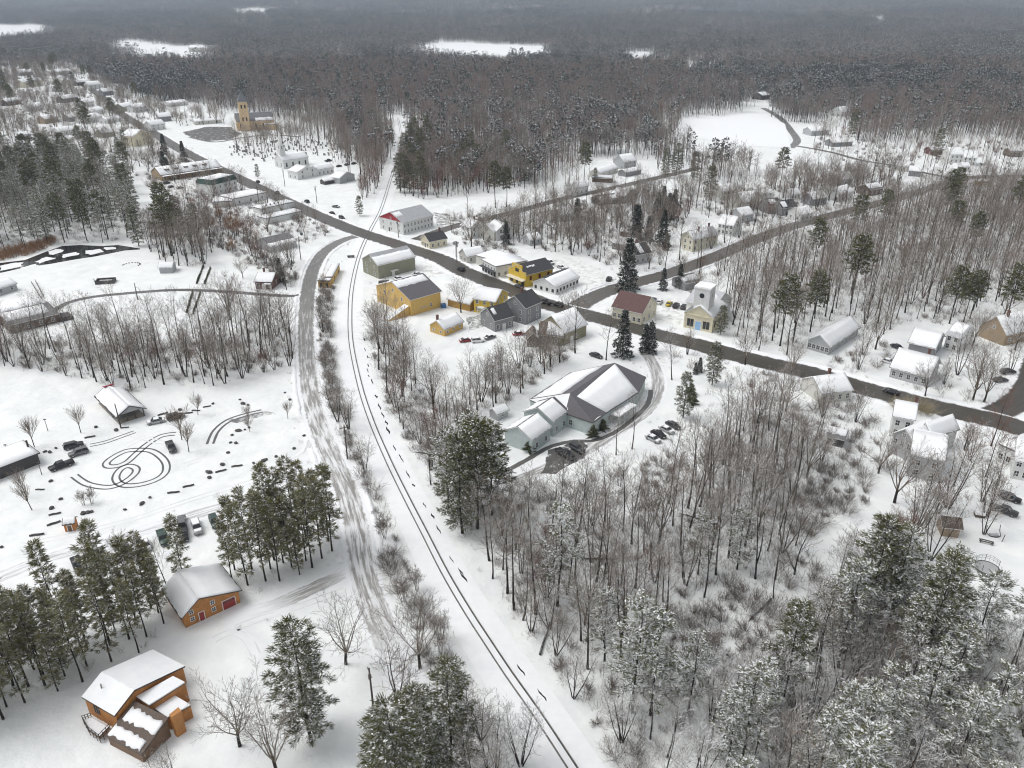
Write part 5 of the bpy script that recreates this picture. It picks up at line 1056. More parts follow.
# old grey building behind the left grove
rt, L, D, *_ = house('low grey shingled building with sloping roof behind the left grove', 'low grey shingled building', (12, 334), (60, 322), (46, 301), 3.2, 1.8, 'x', 'siding_brown', 'shingle_grey', [(1, 0, 1, 0, 1), (0, .0, .9, .02, .72)], (4, 1), (1, 1), (2, 1), cat='building', name='building', peak=.35)
mb = MB(); mb.prism([(L / 2 + .05, -D / 2 - .5), (L / 2 + 4.5, -D / 2 - .5), (L / 2 + 4.5, -D / 2 + 4), (L / 2 + .05, -D / 2 + 4)], 0, [1.8, 1.4, 1.6, 2.2]); link('lean_to', mb.mesh('lean_to', 'siding_dark', fix=True), rt)
house('white shed roofed store at the far left edge of the white meadow', None, (-14, 300), (18, 290), 9, 2.8, 1.6, 'x', 'siding_light_grey', 'shingle_grey', 'full', (3, 1), None, (1, 1), cat='shed', name='shed')
# yellow railway wagons beside the depot road
for i, (a, b, dpt, lb, c_) in enumerate((((318.5, 287.5), (330, 288), 3, 'yellow wooden caboose-like hut with snowy roof beside the depot road', 'siding_ochre'), ((333, 284), (340, 270.5), 3, 'narrow yellow wagon body standing end-on beside the railway', 'siding_yellow'))):
    rt, L, D = base(lb, ('yellow hut by the depot road', 'yellow wagon body')[i], a, b, dpt, 'hut' if i == 0 else 'wagon', 'hut' if i == 0 else 'wagon', tall=4)
    flat(rt, L, D, 2.9, c_, seed=64 + i, ov=.2); windows(rt, L, D, 'f', 2, 1, .9, 1, .8, 1.0, 'trim_dark')
    mb = MB(); [mb.box(x - .3, x + .3, -D / 2 - .06, -D / 2 - .002, 0, .7) for x in (-L * .3, L * .3)]; link('underframe', mb.mesh('underframe', 'trim_dark'), rt)
# hall garden shed
house('little grey garden shed in the wood behind the pale green hall', None, (497.5, 421), (508, 416.5), 3.4, 2.2, 1.0, 'x', 'siding_light_grey', 'shingle_grey', 'full', (1, 1), None, None, cat='shed', name='shed', ww=.6, wh_=.8)
# wings move with the building they are joined to
def lm(o): return Matrix.LocRotScale(o.location, o.rotation_euler, o.scale)
BYLABEL = {o['label']: o for o in COL.objects if 'label' in o.keys()}
def attach(wing, main):
    M_ = lm(main).inverted() @ lm(wing)
    for ch in list(wing.children):
        m2 = M_ @ lm(ch); ch.parent = main; l, r, s = m2.decompose(); ch.location = l; ch.rotation_euler = r.to_euler(); ch.scale = s
    bpy.data.objects.remove(wing)
for w_, m_ in (('low ochre wing with snowy roof attached beside the bright yellow house', 'bright yellow house with snowy roof and small porch beside the main street'),
    ('low olive wing with thinly snowed roof left of the olive green house', 'olive green house with crossing snow-white gables below the main street'),
    ('white rear hall with grey gabled roof joined behind the cream meeting house', 'cream meeting house with white square bell tower and pale blue door'),
    ('pale cream rear wing joined to the hill-street house', 'pale cream two-storey house with bay front below the hill street'),
    ('white middle ell of the big farmhouse with three upper windows', 'big white farmhouse front block beside the main street'),
    ('white cross gable joining the front and middle farmhouse blocks', 'big white farmhouse front block beside the main street'),
    ('long white ell behind the house beside the steepled church', 'white house with snowy ells beside the steepled church')):
    attach(BYLABEL[w_], BYLABEL[m_])
hall_ = BYLABEL['long pale green community hall with big snowy roof and dark bare slopes']
for ch in list(hall_.children):
    if ch.name.startswith(('end_wing', 'middle_wing')): attach(ch, hall_) if False else None
for ch in [c for c in hall_.children if c.name in ('end_wing', 'middle_wing')]:
    M_ = lm(ch)
    for g in list(ch.children):
        m2 = M_ @ lm(g); g.parent = hall_; l, r, s = m2.decompose(); g.location = l; g.rotation_euler = r.to_euler()
    bpy.data.objects.remove(ch)
BYLABEL['big white farmhouse front block beside the main street']['label'] = 'big white farmhouse of joined gabled blocks beside the main street'

# ------------------------------------------------------------------ vehicles
def loft(secs, n=10):
    """body from stations along x: (x, half width, z low, z high, roundness)"""
    mb = MB(); rings = []
    for x, hw, z0, z1, t in secs:
        prof = [(-hw * .94, z0), (-hw, z0 + (z1 - z0) * .35), (-hw * .985, z1 - t), (-hw * .86, z1), (hw * .86, z1), (hw * .985, z1 - t), (hw, z0 + (z1 - z0) * .35), (hw * .94, z0)]
        k = len(mb.v); mb.v += [(x, y, z) for y, z in prof]; rings.append(k)
    m = 8
    for a, b in zip(rings, rings[1:]):
        for j in range(m): q = (j + 1) % m; mb.f.append((a + j, a + q, b + q, b + j)); mb.m.append(0)
    mb.f.append(tuple(rings[0] + j for j in reversed(range(m)))); mb.m.append(0); mb.f.append(tuple(rings[-1] + j for j in range(m))); mb.m.append(0)
    return mb
CARS = dict(
 sedan=dict(body=[(-2.35, .72, .38, .78, .08), (-2.28, .82, .28, .90, .1), (-1.3, .90, .22, .97, .1), (0, .91, .22, .95, .1), (1.1, .90, .22, .92, .1), (2.0, .84, .26, .80, .1), (2.35, .70, .36, .68, .06)],
            cab=[(-1.75, -.95, .45, 1.15)], top=1.43, wx=(1.42, -1.40), wr=.33, sn=(1.15, 2.2, -2.2, -1.8), L=4.7),
 suv=dict(body=[(-2.35, .80, .45, 1.0, .1), (-2.28, .9, .32, 1.08, .1), (-1.2, .95, .28, 1.1, .1), (0, .96, .28, 1.08, .1), (1.0, .95, .28, 1.06, .1), (2.05, .9, .32, .98, .1), (2.4, .74, .42, .85, .06)],
            cab=[(-2.28, -1.95, .35, 1.1)], top=1.76, wx=(1.48, -1.42), wr=.38, sn=(1.1, 2.25, 0, 0), L=4.8),
 pickup=dict(body=[(-2.9, .9, .55, 1.1, .05), (-2.86, .96, .45, 1.14, .06), (-.85, .97, .40, 1.14, .06), (0, .97, .38, 1.14, .08), (1.5, .97, .38, 1.14, .1), (2.6, .93, .42, 1.06, .1), (2.9, .82, .5, .95, .06)],
            cab=[(-.75, -.6, .85, 1.45)], top=1.85, wx=(1.85, -1.75), wr=.42, sn=(1.5, 2.75, -2.75, -.85), L=5.8))
_cm = {}
def car_meshes(kind, paint):
    key = (kind, paint)
    if key in _cm: return _cm[key]
    c = CARS[kind]; body = loft(c['body']).mesh('body', 'paint_' + paint, True)
    x0, x1, x2, x3 = c['cab'][0]; zb = 1.0 if kind == 'suv' else .92 if kind == 'sedan' else 1.1; zt = c['top']; hb, ht = (.86, .68) if kind != 'pickup' else (.90, .74)
    if kind == 'sedan': zb = .9
    cab = MB(); cab.v += [(x0, -hb, zb), (x3, -hb, zb), (x3, hb, zb), (x0, hb, zb), (x1, -ht, zt - .06), (x2, -ht, zt - .06), (x2, ht, zt - .06), (x1, ht, zt - .06)]
    cab.f += [(0, 1, 5, 4), (1, 2, 6, 5), (2, 3, 7, 6), (3, 0, 4, 7)]; cab.m += [0] * 4
    top = MB(); e = .05; top.v += [(x1 - e, -ht - e, zt - .06), (x2 + e, -ht - e, zt - .06), (x2 + e, ht + e, zt - .06), (x1 - e, ht + e, zt - .06), (x1 + .1, -ht + .08, zt), (x2 - .1, -ht + .08, zt), (x2 - .1, ht - .08, zt), (x1 + .1, ht - .08, zt)]
    top.f += [(0, 1, 5, 4), (1, 2, 6, 5), (2, 3, 7, 6), (3, 0, 4, 7), (4, 5, 6, 7), (3, 2, 1, 0)]; top.m += [0] * 6
    # pillars in body colour
    for a, b in ((0, 4), (1, 5), (2, 6), (3, 7)): top.tube([Vector(cab.v[a]), Vector(cab.v[b])], [.05, .045], 4)
    xm = (x0 + x3) / 2 - .1; xt = (x1 + x2) / 2 - .1
    for s in (-1, 1): top.tube([Vector((xm, s * hb, zb)), Vector((xt, s * (ht + .01), zt - .05))], [.05, .05], 4)
    wh = MB(); r = c['wr']; wh.tube([Vector((0, -.12, 0)), Vector((0, .12, 0))], [r, r], 14, cap=True)
    rim = MB(); rim.tube([Vector((0, -.128, 0)), Vector((0, .128, 0))], [r * .6, r * .6], 10, cap=True)
    sn = MB(); h0, h1, t0, t1 = c['sn']
    sn.box(x1 + .05, x2 - .05, -ht + .04, ht - .04, zt + .003, zt + .10)
    zh = zb + .02
    sn.v += []; sn.box(h0 + .15, h1 - .15, -.72, .72, zh - .12, zh + .06)
    if t1 != t0: sn.box(t0, t1, -.74, .74, zh - .1, zh + .08)
    hl = MB(); xf = c['body'][-1][0]; hl.box(xf - .16, xf + .01, -.16, .16, .60, .74)
    tl = MB(); xr = c['body'][0][0]; tl.box(xr - .012, xr + .1, -.12, .12, .72, .92)
    _cm[key] = dict(body=body, cabin_glass=cab.mesh('cabin_glass', 'glass'), roof=top.mesh('roof', 'paint_' + paint), tyre=wh.mesh('wheel', 'rubber', False), rim=rim.mesh('rim', 'rim'),
                    snow=sn.mesh('snow_cover', 'snow'), hl=hl.mesh('headlight', 'lamp_clear'), tl=tl.mesh('tail_light', 'lamp_red'), c=c)
    return _cm[key]
def car(label, px, to, kind='sedan', paint='charcoal', snow=True, group=None, near=True):
    p, q = P(*px), P(*to); an = math.atan2(q.y - p.y, q.x - p.x)
    m = car_meshes(kind, paint); nm = {'pickup': 'pickup_truck', 'suv': 'car', 'sedan': 'car'}[kind]
    rt = thing(nm, label, 'pickup truck' if kind == 'pickup' else 'car', (p.x, p.y, .03), an, group)
    FOOT.append([tuple(p + Matrix.Rotation(an, 3, 'Z') @ V(sx * 3, sy * 1.6, 0))[:2] for sx, sy in ((-1, -1), (1, -1), (1, 1), (-1, 1))])
    x0 = proj(p.x, p.y); PXBOX.append((x0[0] - 8, x0[1] - 6, x0[0] + 8, x0[1] + 4, p.y))
    link('body', m['body'], rt); link('cabin_glass', m['cabin_glass'], rt); link('roof', m['roof'], rt)
    for x in m['c']['wx']:
        for s in (-1, 1):
            w = link('wheel', m['tyre'], rt, (x, s * .80, m['c']['wr'])); 
            if near: link('rim', m['rim'], w)
    if near:
        for s in (-1, 1):
            link('headlight', m['hl'], rt, (0, s * .55, 0)); link('tail_light', m['tl'], rt, (0, s * .66, .1 if kind != 'sedan' else -.05))
    if snow and paint in ('silver', 'white', 'red', 'grey'): link('snow_cover', m['snow'], rt)
    return rt
G1 = 'vehicles parked in the white car park'; G2 = 'row of vehicles parked before the pine belt'; G3 = 'cars parked at the long hall'; G4 = 'cars beside the meeting house'
car('dark car parked furthest back of the car park pair, next to the fence', (74, 447.5), (84, 445), 'suv', 'charcoal', False, G1)
car('dark grey sport utility car parked on the near side of the pair', (79, 454.5), (69, 457.5), 'suv', 'grey', False, G1)
car('black pickup truck parked alone left of the tyre circles', (62, 467.5), (52, 471), 'pickup', 'black', False, G1)
car('dark pickup with a snow-filled bed parked right of the tyre circles', (171.5, 449), (175, 456), 'pickup', 'charcoal', True, G1)
car('white snow-covered car parked left of the dark car by the pavilion', (156, 423), (146, 425), 'sedan', 'silver', True, G1)
car('dark car parked nearest the log barrier right of the pavilion', (176, 418.5), (186, 416), 'suv', 'black', False, G1)
car('big dark green pickup parked before the pine belt beside a snow-filled one', (163.5, 540), (167.5, 551), 'pickup', 'green', False, G2)
car('grey car behind the black pickup in the row before the pines', (182.5, 524), (182, 516), 'suv', 'grey', False, G2)
car('black pickup parked nose to nose with the grey car before the pines', (184, 536), (185, 545), 'pickup', 'black', False, G2)
car('silver pickup with snow in its bed at the middle of the pine row', (197, 529), (200, 538), 'pickup', 'silver', True, G2)
car('dark green sport utility car at the pine end of the row', (215, 524), (219, 533), 'suv', 'green', False, G2)
car('silver car with a snowy roof half behind bare saplings before the pines', (146, 547), (149, 554), 'sedan', 'silver', True, G2)
car('dark snow-roofed car between two grey cars before the pine belt', (127, 553.5), (130, 561), 'suv', 'charcoal', True, G2)
car('pale car with snowy hood third from the left end of the pine row', (114, 559), (117, 566), 'sedan', 'silver', True, G2)
car('green grey pickup second from the left end of the pine row', (97.5, 561), (101, 570), 'pickup', 'green', True, G2)
car('black pickup at the left end of the pine row', (78.5, 567.5), (82, 576), 'pickup', 'black', False, G2)
car('black pickup parked in the wet bay before the pale green hall', (565, 456), (572, 460), 'pickup', 'black', False, G3)
car('dark car parked beside the black pickup before the hall', (577, 450.5), (583, 454), 'suv', 'charcoal', False, G3)
for i, (px, lb, pt, sn) in enumerate((((653, 440.5), 'silver snow-dusted car at the near end of the four by the hall bend', 'silver', True), ((658.5, 436), 'black car second from the near end at the hall bend', 'black', True), ((666.5, 431.5), 'pale snowy car third from the near end at the hall bend', 'silver', True), ((673, 427), 'black car at the far end of the four by the hall bend', 'charcoal', False))):
    car(lb, px, (px[0] + 8, px[1] + 4), 'sedan', pt, sn, G3)
for px, lb, k, pt, sn in (((653, 301), 'dark blue car nearest the red-brown roofed house', 'sedan', 'blue', False), ((659.5, 303.3), 'white car second from the red-brown roofed house', 'sedan', 'white', True), ((669, 305), 'yellow and dark car in the middle of the meeting house row', 'sedan', 'yellow', False), ((676, 307), 'black car left of the last one by the meeting house', 'suv', 'black', False), ((684, 308.5), 'black car parked closest to the bell tower', 'suv', 'charcoal', False)):
    car(lb, px, (px[0] + 3, px[1] - 3.2), k, pt, sn, G4)
for px, to, k, pt, sn, lb in (((307, 202.5), (297, 197.5), 'suv', 'black', False, 'black car driving up the main street past the vented white shed'), ((332, 214), (322, 209.5), 'sedan', 'black', False, 'leading dark car of the pair before the railway crossing'), ((342, 219), (352, 223.5), 'suv', 'charcoal', False, 'following dark car of the pair before the railway crossing'),
    ((461, 270.5), (451, 266), 'suv', 'black', False, 'dark car on the main street beside the cream corner shop'), ((519, 287.5), (509, 284), 'sedan', 'charcoal', False, 'dark car passing the yellow general store'), ((545, 303.5), (535, 300), 'pickup', 'black', False, 'big black pickup waiting at the street junction'), ((558, 306), (548, 302.5), 'suv', 'black', False, 'black car behind the big black pickup at the junction'),
    ((596, 357), (606, 360.5), 'sedan', 'charcoal', True, 'dark car parked below the olive green house among bare trees'), ((609, 280.5), (612, 277), 'suv', 'black', False, 'dark car parked alone in the snowy shop lot'), ((561, 268.5), (567, 271), 'sedan', 'silver', True, 'snow-laden car behind the yellow general store'), ((550, 264), (556, 266.5), 'suv', 'grey', True, 'grey snowy car nearest the rear of the yellow general store'),
    ((466, 341.5), (476, 340), 'sedan', 'red', True, 'dark red car under snow near the low yellow garden building'), ((478, 342), (488, 341), 'suv', 'white', True, 'white snow-covered car right of the dark red one'), ((490, 338.5), (497, 336), 'sedan', 'grey', True, 'dark grey snowy car left of the dark grey gambrel house'), ((519, 335), (529, 334), 'sedan', 'red', True, 'red car between the two grey houses and the brown shed'),
    ((398.5, 279.5), (404, 278), 'sedan', 'silver', True, 'silver snowy car parked nearest the sage grey barn door'), ((417.5, 275.3), (424, 274), 'sedan', 'silver', True, 'silver snowy car at the street end of the sage grey barn'), ((888, 363), (895, 365), 'sedan', 'white', True, 'white car parked left of the white-roofed ell house'), ((897, 348.5), (903, 351), 'sedan', 'charcoal', True, 'dark snowy car left of the garage block'),
    ((891, 393.5), (881, 390.5), 'sedan', 'black', False, 'black car on the main street before the ell house'), ((1007.5, 373.5), (1015, 373), 'suv', 'black', False, 'black car near the corner road at the east side'), ((1000, 381.5), (1007, 381), 'sedan', 'charcoal', True, 'dark snow-capped car just below the black one at the corner road'),
    ((1009, 500), (1018, 503), 'suv', 'black', True, 'upper black car in the yard right of the farmhouse barn'), ((1003, 512.5), (1013, 516), 'pickup', 'charcoal', True, 'lower dark pickup in the yard right of the farmhouse barn'), ((258, 182.5), (250, 178.5), 'sedan', 'black', False, 'dark car on the main street beside the green mansard block'), ((277.5, 194), (285, 198), 'pickup', 'black', False, 'black pickup turning by the low white garage block'),
    ((339, 166.8), (343, 165.8), 'sedan', 'black', False, 'left black car of the three parked behind the steepled church'), ((347, 165.3), (351, 164.3), 'sedan', 'charcoal', False, 'middle dark car of the three parked behind the steepled church'), ((354, 164.2), (358, 163.2), 'sedan', 'black', False, 'right black car of the three parked behind the steepled church'), ((328.5, 161.5), (334, 160.5), 'pickup', 'black', True, 'dark pickup parked close behind the steepled church'),
    ((336, 207.5), (340, 208), 'sedan', 'grey', True, 'grey snowy car beside the street near the railway trees'), ((171, 187.5), (176, 186), 'sedan', 'charcoal', True, 'dark snowy car at the left end before the long brick building'), ((180, 188.5), (185, 187.5), 'sedan', 'silver', True, 'pale snowy car before the middle of the long brick building'), ((167, 183.8), (171, 182.8), 'suv', 'black', True, 'dark car closest to the wall of the long brick building'), ((234, 131.8), (239, 132.5), 'sedan', 'white', True, 'white car by the steps of the golden stone church'),
    ((990, 536), (994, 533), 'sedan', 'silver', True, 'silver snow-heaped car body in the garden below the two dark cars')):
    if px == (990, 536): continue
    car(lb, px, to, k, pt, sn, None, near=px[1] > 240)

# ------------------------------------------------------------------ street furniture and yard things
def pole(px, label, h=10.5, lamp=False, arm=True):
    p = P(*px); rt = thing('utility_pole' if not lamp else 'street_lamp', label, 'utility pole' if not lamp else 'street lamp', p, rnd.uniform(0, 6.28) if not lamp else 0)
    mb = MB(); mb.tube([V(0, 0, -.3), V(0, 0, h * .5), V(.05, 0, h)], [.20, .17, .13], 8, cap=True); link('pole', mb.mesh('pole', 'pole_wood', True), rt)
    if arm:
        mb = MB(); mb.box(-1.2, 1.2, -.07, .07, h - .9, h - .74); a = link('crossarm', mb.mesh('crossarm', 'pole_wood'), rt)
        for x in (-1.05, -.45, .45, 1.05): mb = MB(); mb.tube([V(x, 0, h - .738), V(x, 0, h - .52)], [.06, .05], 6, cap=True); link('insulator', mb.mesh('insulator', 'trim_white'), a)
    if h > 9:
        mb = MB(); mb.tube([V(.36, 0, h - 2.6), V(.36, 0, h - 1.6)], [.22, .22], 8, cap=True); link('transformer', mb.mesh('transformer', 'stone_grey'), rt)
    LAND.append((p.x, p.y, None)); return rt
MAINPOLES = [((374.5, 718), 'lone dark utility pole in the snow right of the big near pine', 11), ((301, 260), 'utility pole beside the depot road near its upper bend', 11), ((286.5, 290), 'utility pole right of the small brick house', 10.5), ((457, 262), 'slim utility pole between the corner shop and the white cottage', 9.5),
    ((398.5, 237.5), 'utility pole at the front corner of the red-gabled barn', 9.5), ((285, 186.5), 'utility pole on the lawn of the steepled church', 11), ((259, 204), 'utility pole at the low white garage block', 10.5), ((317, 203), 'utility pole by the street above the railway crossing', 10), ((617, 232), 'utility pole in the open garden behind the low grey outbuilding', 10),
    ((697, 267), 'utility pole at the bend of the hill street', 8), ((347.5, 459), 'dark utility pole in the scrub between depot lane and railway', 10), ((1040, 430), 'utility pole at the street corner by the right edge', 10), ((121, 428), 'slim dark pole at the corner of the park pavilion', 7.5), ((138, 300), 'thin pole beside the curved driveway', 7)]
for px, lb, h in MAINPOLES: pole(px, lb, h, arm=h > 8)
def lampost(px, label, h=5.5):
    p = P(*px); rt = thing('lamp_post', label, 'lamp post', p); mb = MB(); mb.tube([V(0, 0, 0), V(0, 0, h)], [.1, .06], 6, cap=True); link('post', mb.mesh('post', 'trim_dark'), rt); mb = MB(); mb.box(-.3, .3, -.12, .12, h + .002, h + .2); link('lamp_head', mb.mesh('lamp_head', 'trim_dark'), rt)
for px, lb in (((48, 431), 'slim lamp post left of the small round tree in the car park'), ((9, 457), 'short post on the snow behind the long dark shelter'), ((42, 475), 'thin leaning post at the end of the long dark shelter')): lampost(px, lb, 3.5)
# shop sign on a post by the white cottage
p = P(456, 258); rt = thing('hanging_sign', 'oval snowy sign on a tall post by the small white cottage', 'sign', p); mb = MB(); mb.tube([V(0, 0, 0), V(0, 0, 6)], [.12, .1], 6, cap=True); link('post', mb.mesh('post', 'trim_dark'), rt)
mb = MB(); mb.tube([V(0, -.12, 6.9), V(0, .12, 6.9)], [1.3, 1.3], 18, cap=True); o = link('sign_board', mb.mesh('sign_board', 'siding_light_grey'), rt); o.scale = (1.1, 1, .75); o.location = (0, 0, 1.7)
# boulders and log barriers edging the car park
BOUL = [(45, 452), (50, 452.5), (56, 448.5), (64, 446), (68, 445), (90, 437.5, 1), (96, 427.5), (40, 490, 1), (51, 481.5), (61, 499.5), (52, 508.5), (55, 514.5, 1), (54, 524, 1), (83, 514), (88, 513), (125, 510), (142, 504), (173.5, 493, 1), (188.5, 486.5, 1), (209, 472.5), (209.5, 478), (221, 471.5, 1), (222.5, 465), (237, 466.5, 1), (228, 453), (230.5, 443), (232, 435.5), (253.5, 463.5), (238.5, 431), (92, 512), (37, 535.5, 1), (150, 498), (213, 404), (207, 407, 1), (196, 411, 1), (188, 413.5, 1), (180, 410), (154, 418.5), (163, 414.5, 1), (116, 430.5), (125, 428, 1), (245, 430), (249, 428), (285, 393), (304, 436), (283, 457.5), (276, 457), (264, 461), (290, 400), (294, 449), (2, 547.5), (236, 443.5), (240, 400), (243, 404), (248, 405.5)]
bme = []
for k in range(4):
    r_ = random.Random(k); bm = bmesh.new(); bmesh.ops.create_icosphere(bm, subdivisions=2, radius=.7)
    for v in bm.verts: v.co *= r_.uniform(.75, 1.12); v.co.z *= .7
    me = bpy.data.meshes.new('boulder'); bm.to_mesh(me); bm.free(); me.materials.append(MATS['boulder']); bme.append(me)
lg = MB(); lg.tube([V(-1.7, -.25, .25), V(-.7, .05, .28), V(.6, .05, .28), V(1.7, .35, .3)], [.27, .3, .28, .24], 8, cap=True); lgm = lg.mesh('log', 'boulder', True)
ls = MB(); ls.box(-1.3, 1.3, -.12, .22, .5, .58); lsm = ls.mesh('snow_cap', 'snow')
for i, b in enumerate(BOUL):
    p = P(b[0], b[1]); isl = len(b) == 3
    if isl:
        o = link('log', lgm, None, p, R(rnd.uniform(-10, 35))); s = rnd.uniform(.55, .9); o.scale = (s, s, s); tag(o, 'dark log barrier lying in the snow along the car park edge', 'log', 'log barriers edging the car park')
    else:
        o = link('boulder', bme[i % 4], None, p + V(0, 0, .2), rnd.uniform(0, 6)); s = rnd.uniform(.45, .95); o.scale = (s * rnd.uniform(1, 1.7), s, s); tag(o, 'dark boulder poking from the snow along the car park edge', 'boulder', 'boulders edging the car park')
# monument, stone circle, young evergreen rows
p = P(106, 282.5); rt = thing('monument', 'low square dark stone enclosure filled with snow in the white meadow', 'monument', p, R(12)); mb = MB()
for x0, x1, y0, y1 in ((-3.6, 3.6, -2.2, -1.8), (-3.6, 3.6, 1.8, 2.2), (-3.6, -3.2, -1.8, 1.8), (3.2, 3.6, -1.8, 1.8)): mb.box(x0, x1, y0, y1, 0, 1.4)
link('stone_kerb', mb.mesh('stone_kerb', 'boulder'), rt); mb = MB(); mb.box(-2.4, 2.4, -1.3, 1.3, 0, .9); link('snowy_slab', mb.mesh('snowy_slab', 'siding_light_grey'), rt)
mb = MB(); mb.tube([V(-3.6, -2.2, 1.4), V(-3.6, -2.2, 2.6)], [.15, .15], 6, cap=True); link('post', mb.mesh('post', 'boulder'), rt)
for k in range(11):
    t = k / 10 * 3.6 - .3; q = P(131.5, 265) + V(3.6 * math.cos(t), 3.2 * math.sin(t), .1); o = link('standing_stone', bme[k % 4], None, q, k); o.scale = (.5, .45, .6); tag(o, 'small dark stone of the half circle in the white meadow', 'stone', 'stones of the half circle')
cone = MB(); r_ = random.Random(3)
for k in range(60):
    z = r_.uniform(.1, 1.7); t = r_.uniform(0, 6.28); rad = (1.9 - z) * .48; c0 = V(0, 0, z); d = V(math.cos(t), math.sin(t), r_.uniform(-.3, .2)); cone.tube([c0, c0 + d * (rad + .15)], [.16, .0], 4)
cme = cone.mesh('young_evergreen', 'hedge_green'); cts = cone
for (a, b, n) in (((197, 284), (203, 268.5), 10), ((205, 284), (210.5, 269.5), 9), ((187, 313), (193, 293.5), 11), ((193.5, 314), (200.5, 293.5), 11)):
    for k in range(n):
        q = P(*[x + (y - x) * k / (n - 1) for x, y in zip(a, b)]); o = link('young_evergreen', cme, None, q, rnd.uniform(0, 6)); s = rnd.uniform(.62, .85); o.scale = (s, s, s * 1.1)
        tag(o, 'young dark evergreen bush planted in one of the four short rows by the driveway', 'evergreen bush', 'young evergreens in rows')
# footbridge railings by the grey building
for (a, b, lb) in (((32, 284), (43, 302), 'left plank railing of the path to the grey building'), ((36, 282.5), (44, 298), 'right dark railing of the path to the grey building')):
    p, q = P(*a), P(*b); rt = thing('railing_fence', lb, 'railing', p); d = q - p; mb = MB()
    for z in (.5, 1.1): mb.tube([V(0, 0, z), d + V(0, 0, z)], [.08, .08], 4, cap=True)
    link('rail', mb.mesh('rail', 'pole_wood'), rt)
    mb = MB()
    for k in range(9): s = d * (k / 8); mb.tube([s, s + V(0, 0, 1.3)], [.1, .1], 4, cap=True)
    link('posts', mb.mesh('picket_row', 'pole_wood'), rt).name = 'picket_row'
# cemetery stones
hm = []
for k in range(3):
    mb = MB(); w_, h_ = ((.45, 1.2), (.6, .95), (.35, 1.5))[k]; mb.box(-w_, w_, -.13, .13, .25, h_); mb.box(-w_ - .12, w_ + .12, -.25, .25, -.05, .248); mb.box(-w_, w_, -.13, .13, h_ + .002, h_ + .07); hm.append(mb.mesh('headstone', 'stone_grey'))
CEM = W([(225, 153), (262, 164), (276, 158), (282, 152), (330, 157), (345, 160), (345, 145), (300, 139), (245, 144), (228, 148)])
r_ = random.Random(8); k = 0; xs = [p[0] for p in CEM]; ys = [p[1] for p in CEM]
while k < 150:
    x, y = r_.uniform(min(xs), max(xs)), r_.uniform(min(ys), max(ys))
    if not inpoly(x, y, CEM): continue
    y = round(y / 5) * 5 + r_.uniform(-.6, .6); o = link('headstone', hm[k % 3], None, (x, y, 0), r_.uniform(-.2, .2)); s = r_.uniform(.8, 1.5); o.scale = (s, s, s); tag(o, 'small grey headstone in the snowy cemetery behind the main street', 'headstone', 'headstones of the cemetery'); k += 1
# trampoline, bench, picnic table, swing frame, dumpster
p = P(986, 571); rt = thing('trampoline', 'round garden trampoline with netting posts in the snowy yard', 'trampoline', p); mb = MB(); n = 20; r0 = 2.3
ring = [V(r0 * math.cos(2 * math.pi * i / n), r0 * math.sin(2 * math.pi * i / n), .8) for i in range(n + 1)]; mb.tube(ring, [.14] * (n + 1), 6); link('frame_ring', mb.mesh('frame_ring', 'trim_dark'), rt)
mb = MB(); mb.prism([tuple(q)[:2] for q in ring[:-1]], .78, .86); link('bed', mb.mesh('bed', 'siding_light_grey'), rt)
mb = MB()
for i in range(n): a_, b_ = ring[i], ring[i + 1]
for i in range(0, n, 1):
    if i % 20 in range(0, 11): a_, b_ = ring[i], ring[i + 1]; mb.tube([a_ + V(0, 0, .0), a_ + V(0, 0, 1.7)], [.02, .02], 3); mb.tube([a_ + V(0, 0, 1.7), b_ + V(0, 0, 1.7)], [.03, .03], 3); mb.tube([a_ + V(0, 0, .9), b_ + V(0, 0, .9)], [.03, .03], 3); mb.tube([a_ + V(0, 0, 1.3), b_ + V(0, 0, 1.3)], [.03, .03], 3)
link('safety_net', mb.mesh('safety_net', 'mesh_black'), rt)
for i in range(0, n, 4): mb = MB(); mb.tube([ring[i] - V(0, 0, .8), ring[i] + V(0, 0, 1.8)], [.05, .05], 5, cap=True); link('leg', mb.mesh('leg', 'trim_dark'), rt)
p = P(986, 543); rt = thing('garden_bench', 'long dark garden bench in the yard above the trampoline', 'bench', p, R(-28)); mb = MB(); mb.box(-1.4, 1.4, -.5, -.15, .45, .52); mb.box(-1.4, 1.4, .15, .5, .45, .52); link('seat', mb.mesh('seat', 'trim_dark'), rt)
for x in (-1.1, 1.1): mb = MB(); mb.box(x - .08, x + .08, -.48, .48, 0, .448); link('leg', mb.mesh('leg', 'trim_dark'), rt)
p = P(993, 535); rt = thing('swing_frame', 'curved dark metal frame near the bare tree above the bench', 'garden frame', p); mb = MB(); mb.tube([V(-1.3, .8, 2.0), V(-1.5, .4, .6), V(-1.0, -.6, .15), V(.2, -1.0, .1), V(1.3, -.6, .2), V(1.5, .5, .9), V(1.6, .9, 2.0)], [.09] * 7, 5, cap=True); link('tube_frame', mb.mesh('tube_frame', 'trim_dark'), rt); mb = MB(); mb.box(-.9, .9, -.7, .1, .25, .38); link('seat', mb.mesh('seat', 'siding_light_grey'), rt)
p = P(1003, 541); rt = thing('wood_saw_horse', 'small dark trestle standing right of the garden bench', 'trestle', p, .6); mb = MB(); mb.tube([V(-.5, 0, 0), V(.1, 0, 1.6)], [.08, .07], 5, cap=True); link('leg', mb.mesh('leg', 'trim_dark'), rt); mb = MB(); mb.tube([V(.7, .3, 0), V(.1, .05, 1.5)], [.08, .07], 5, cap=True); link('leg', mb.mesh('leg', 'trim_dark'), rt)
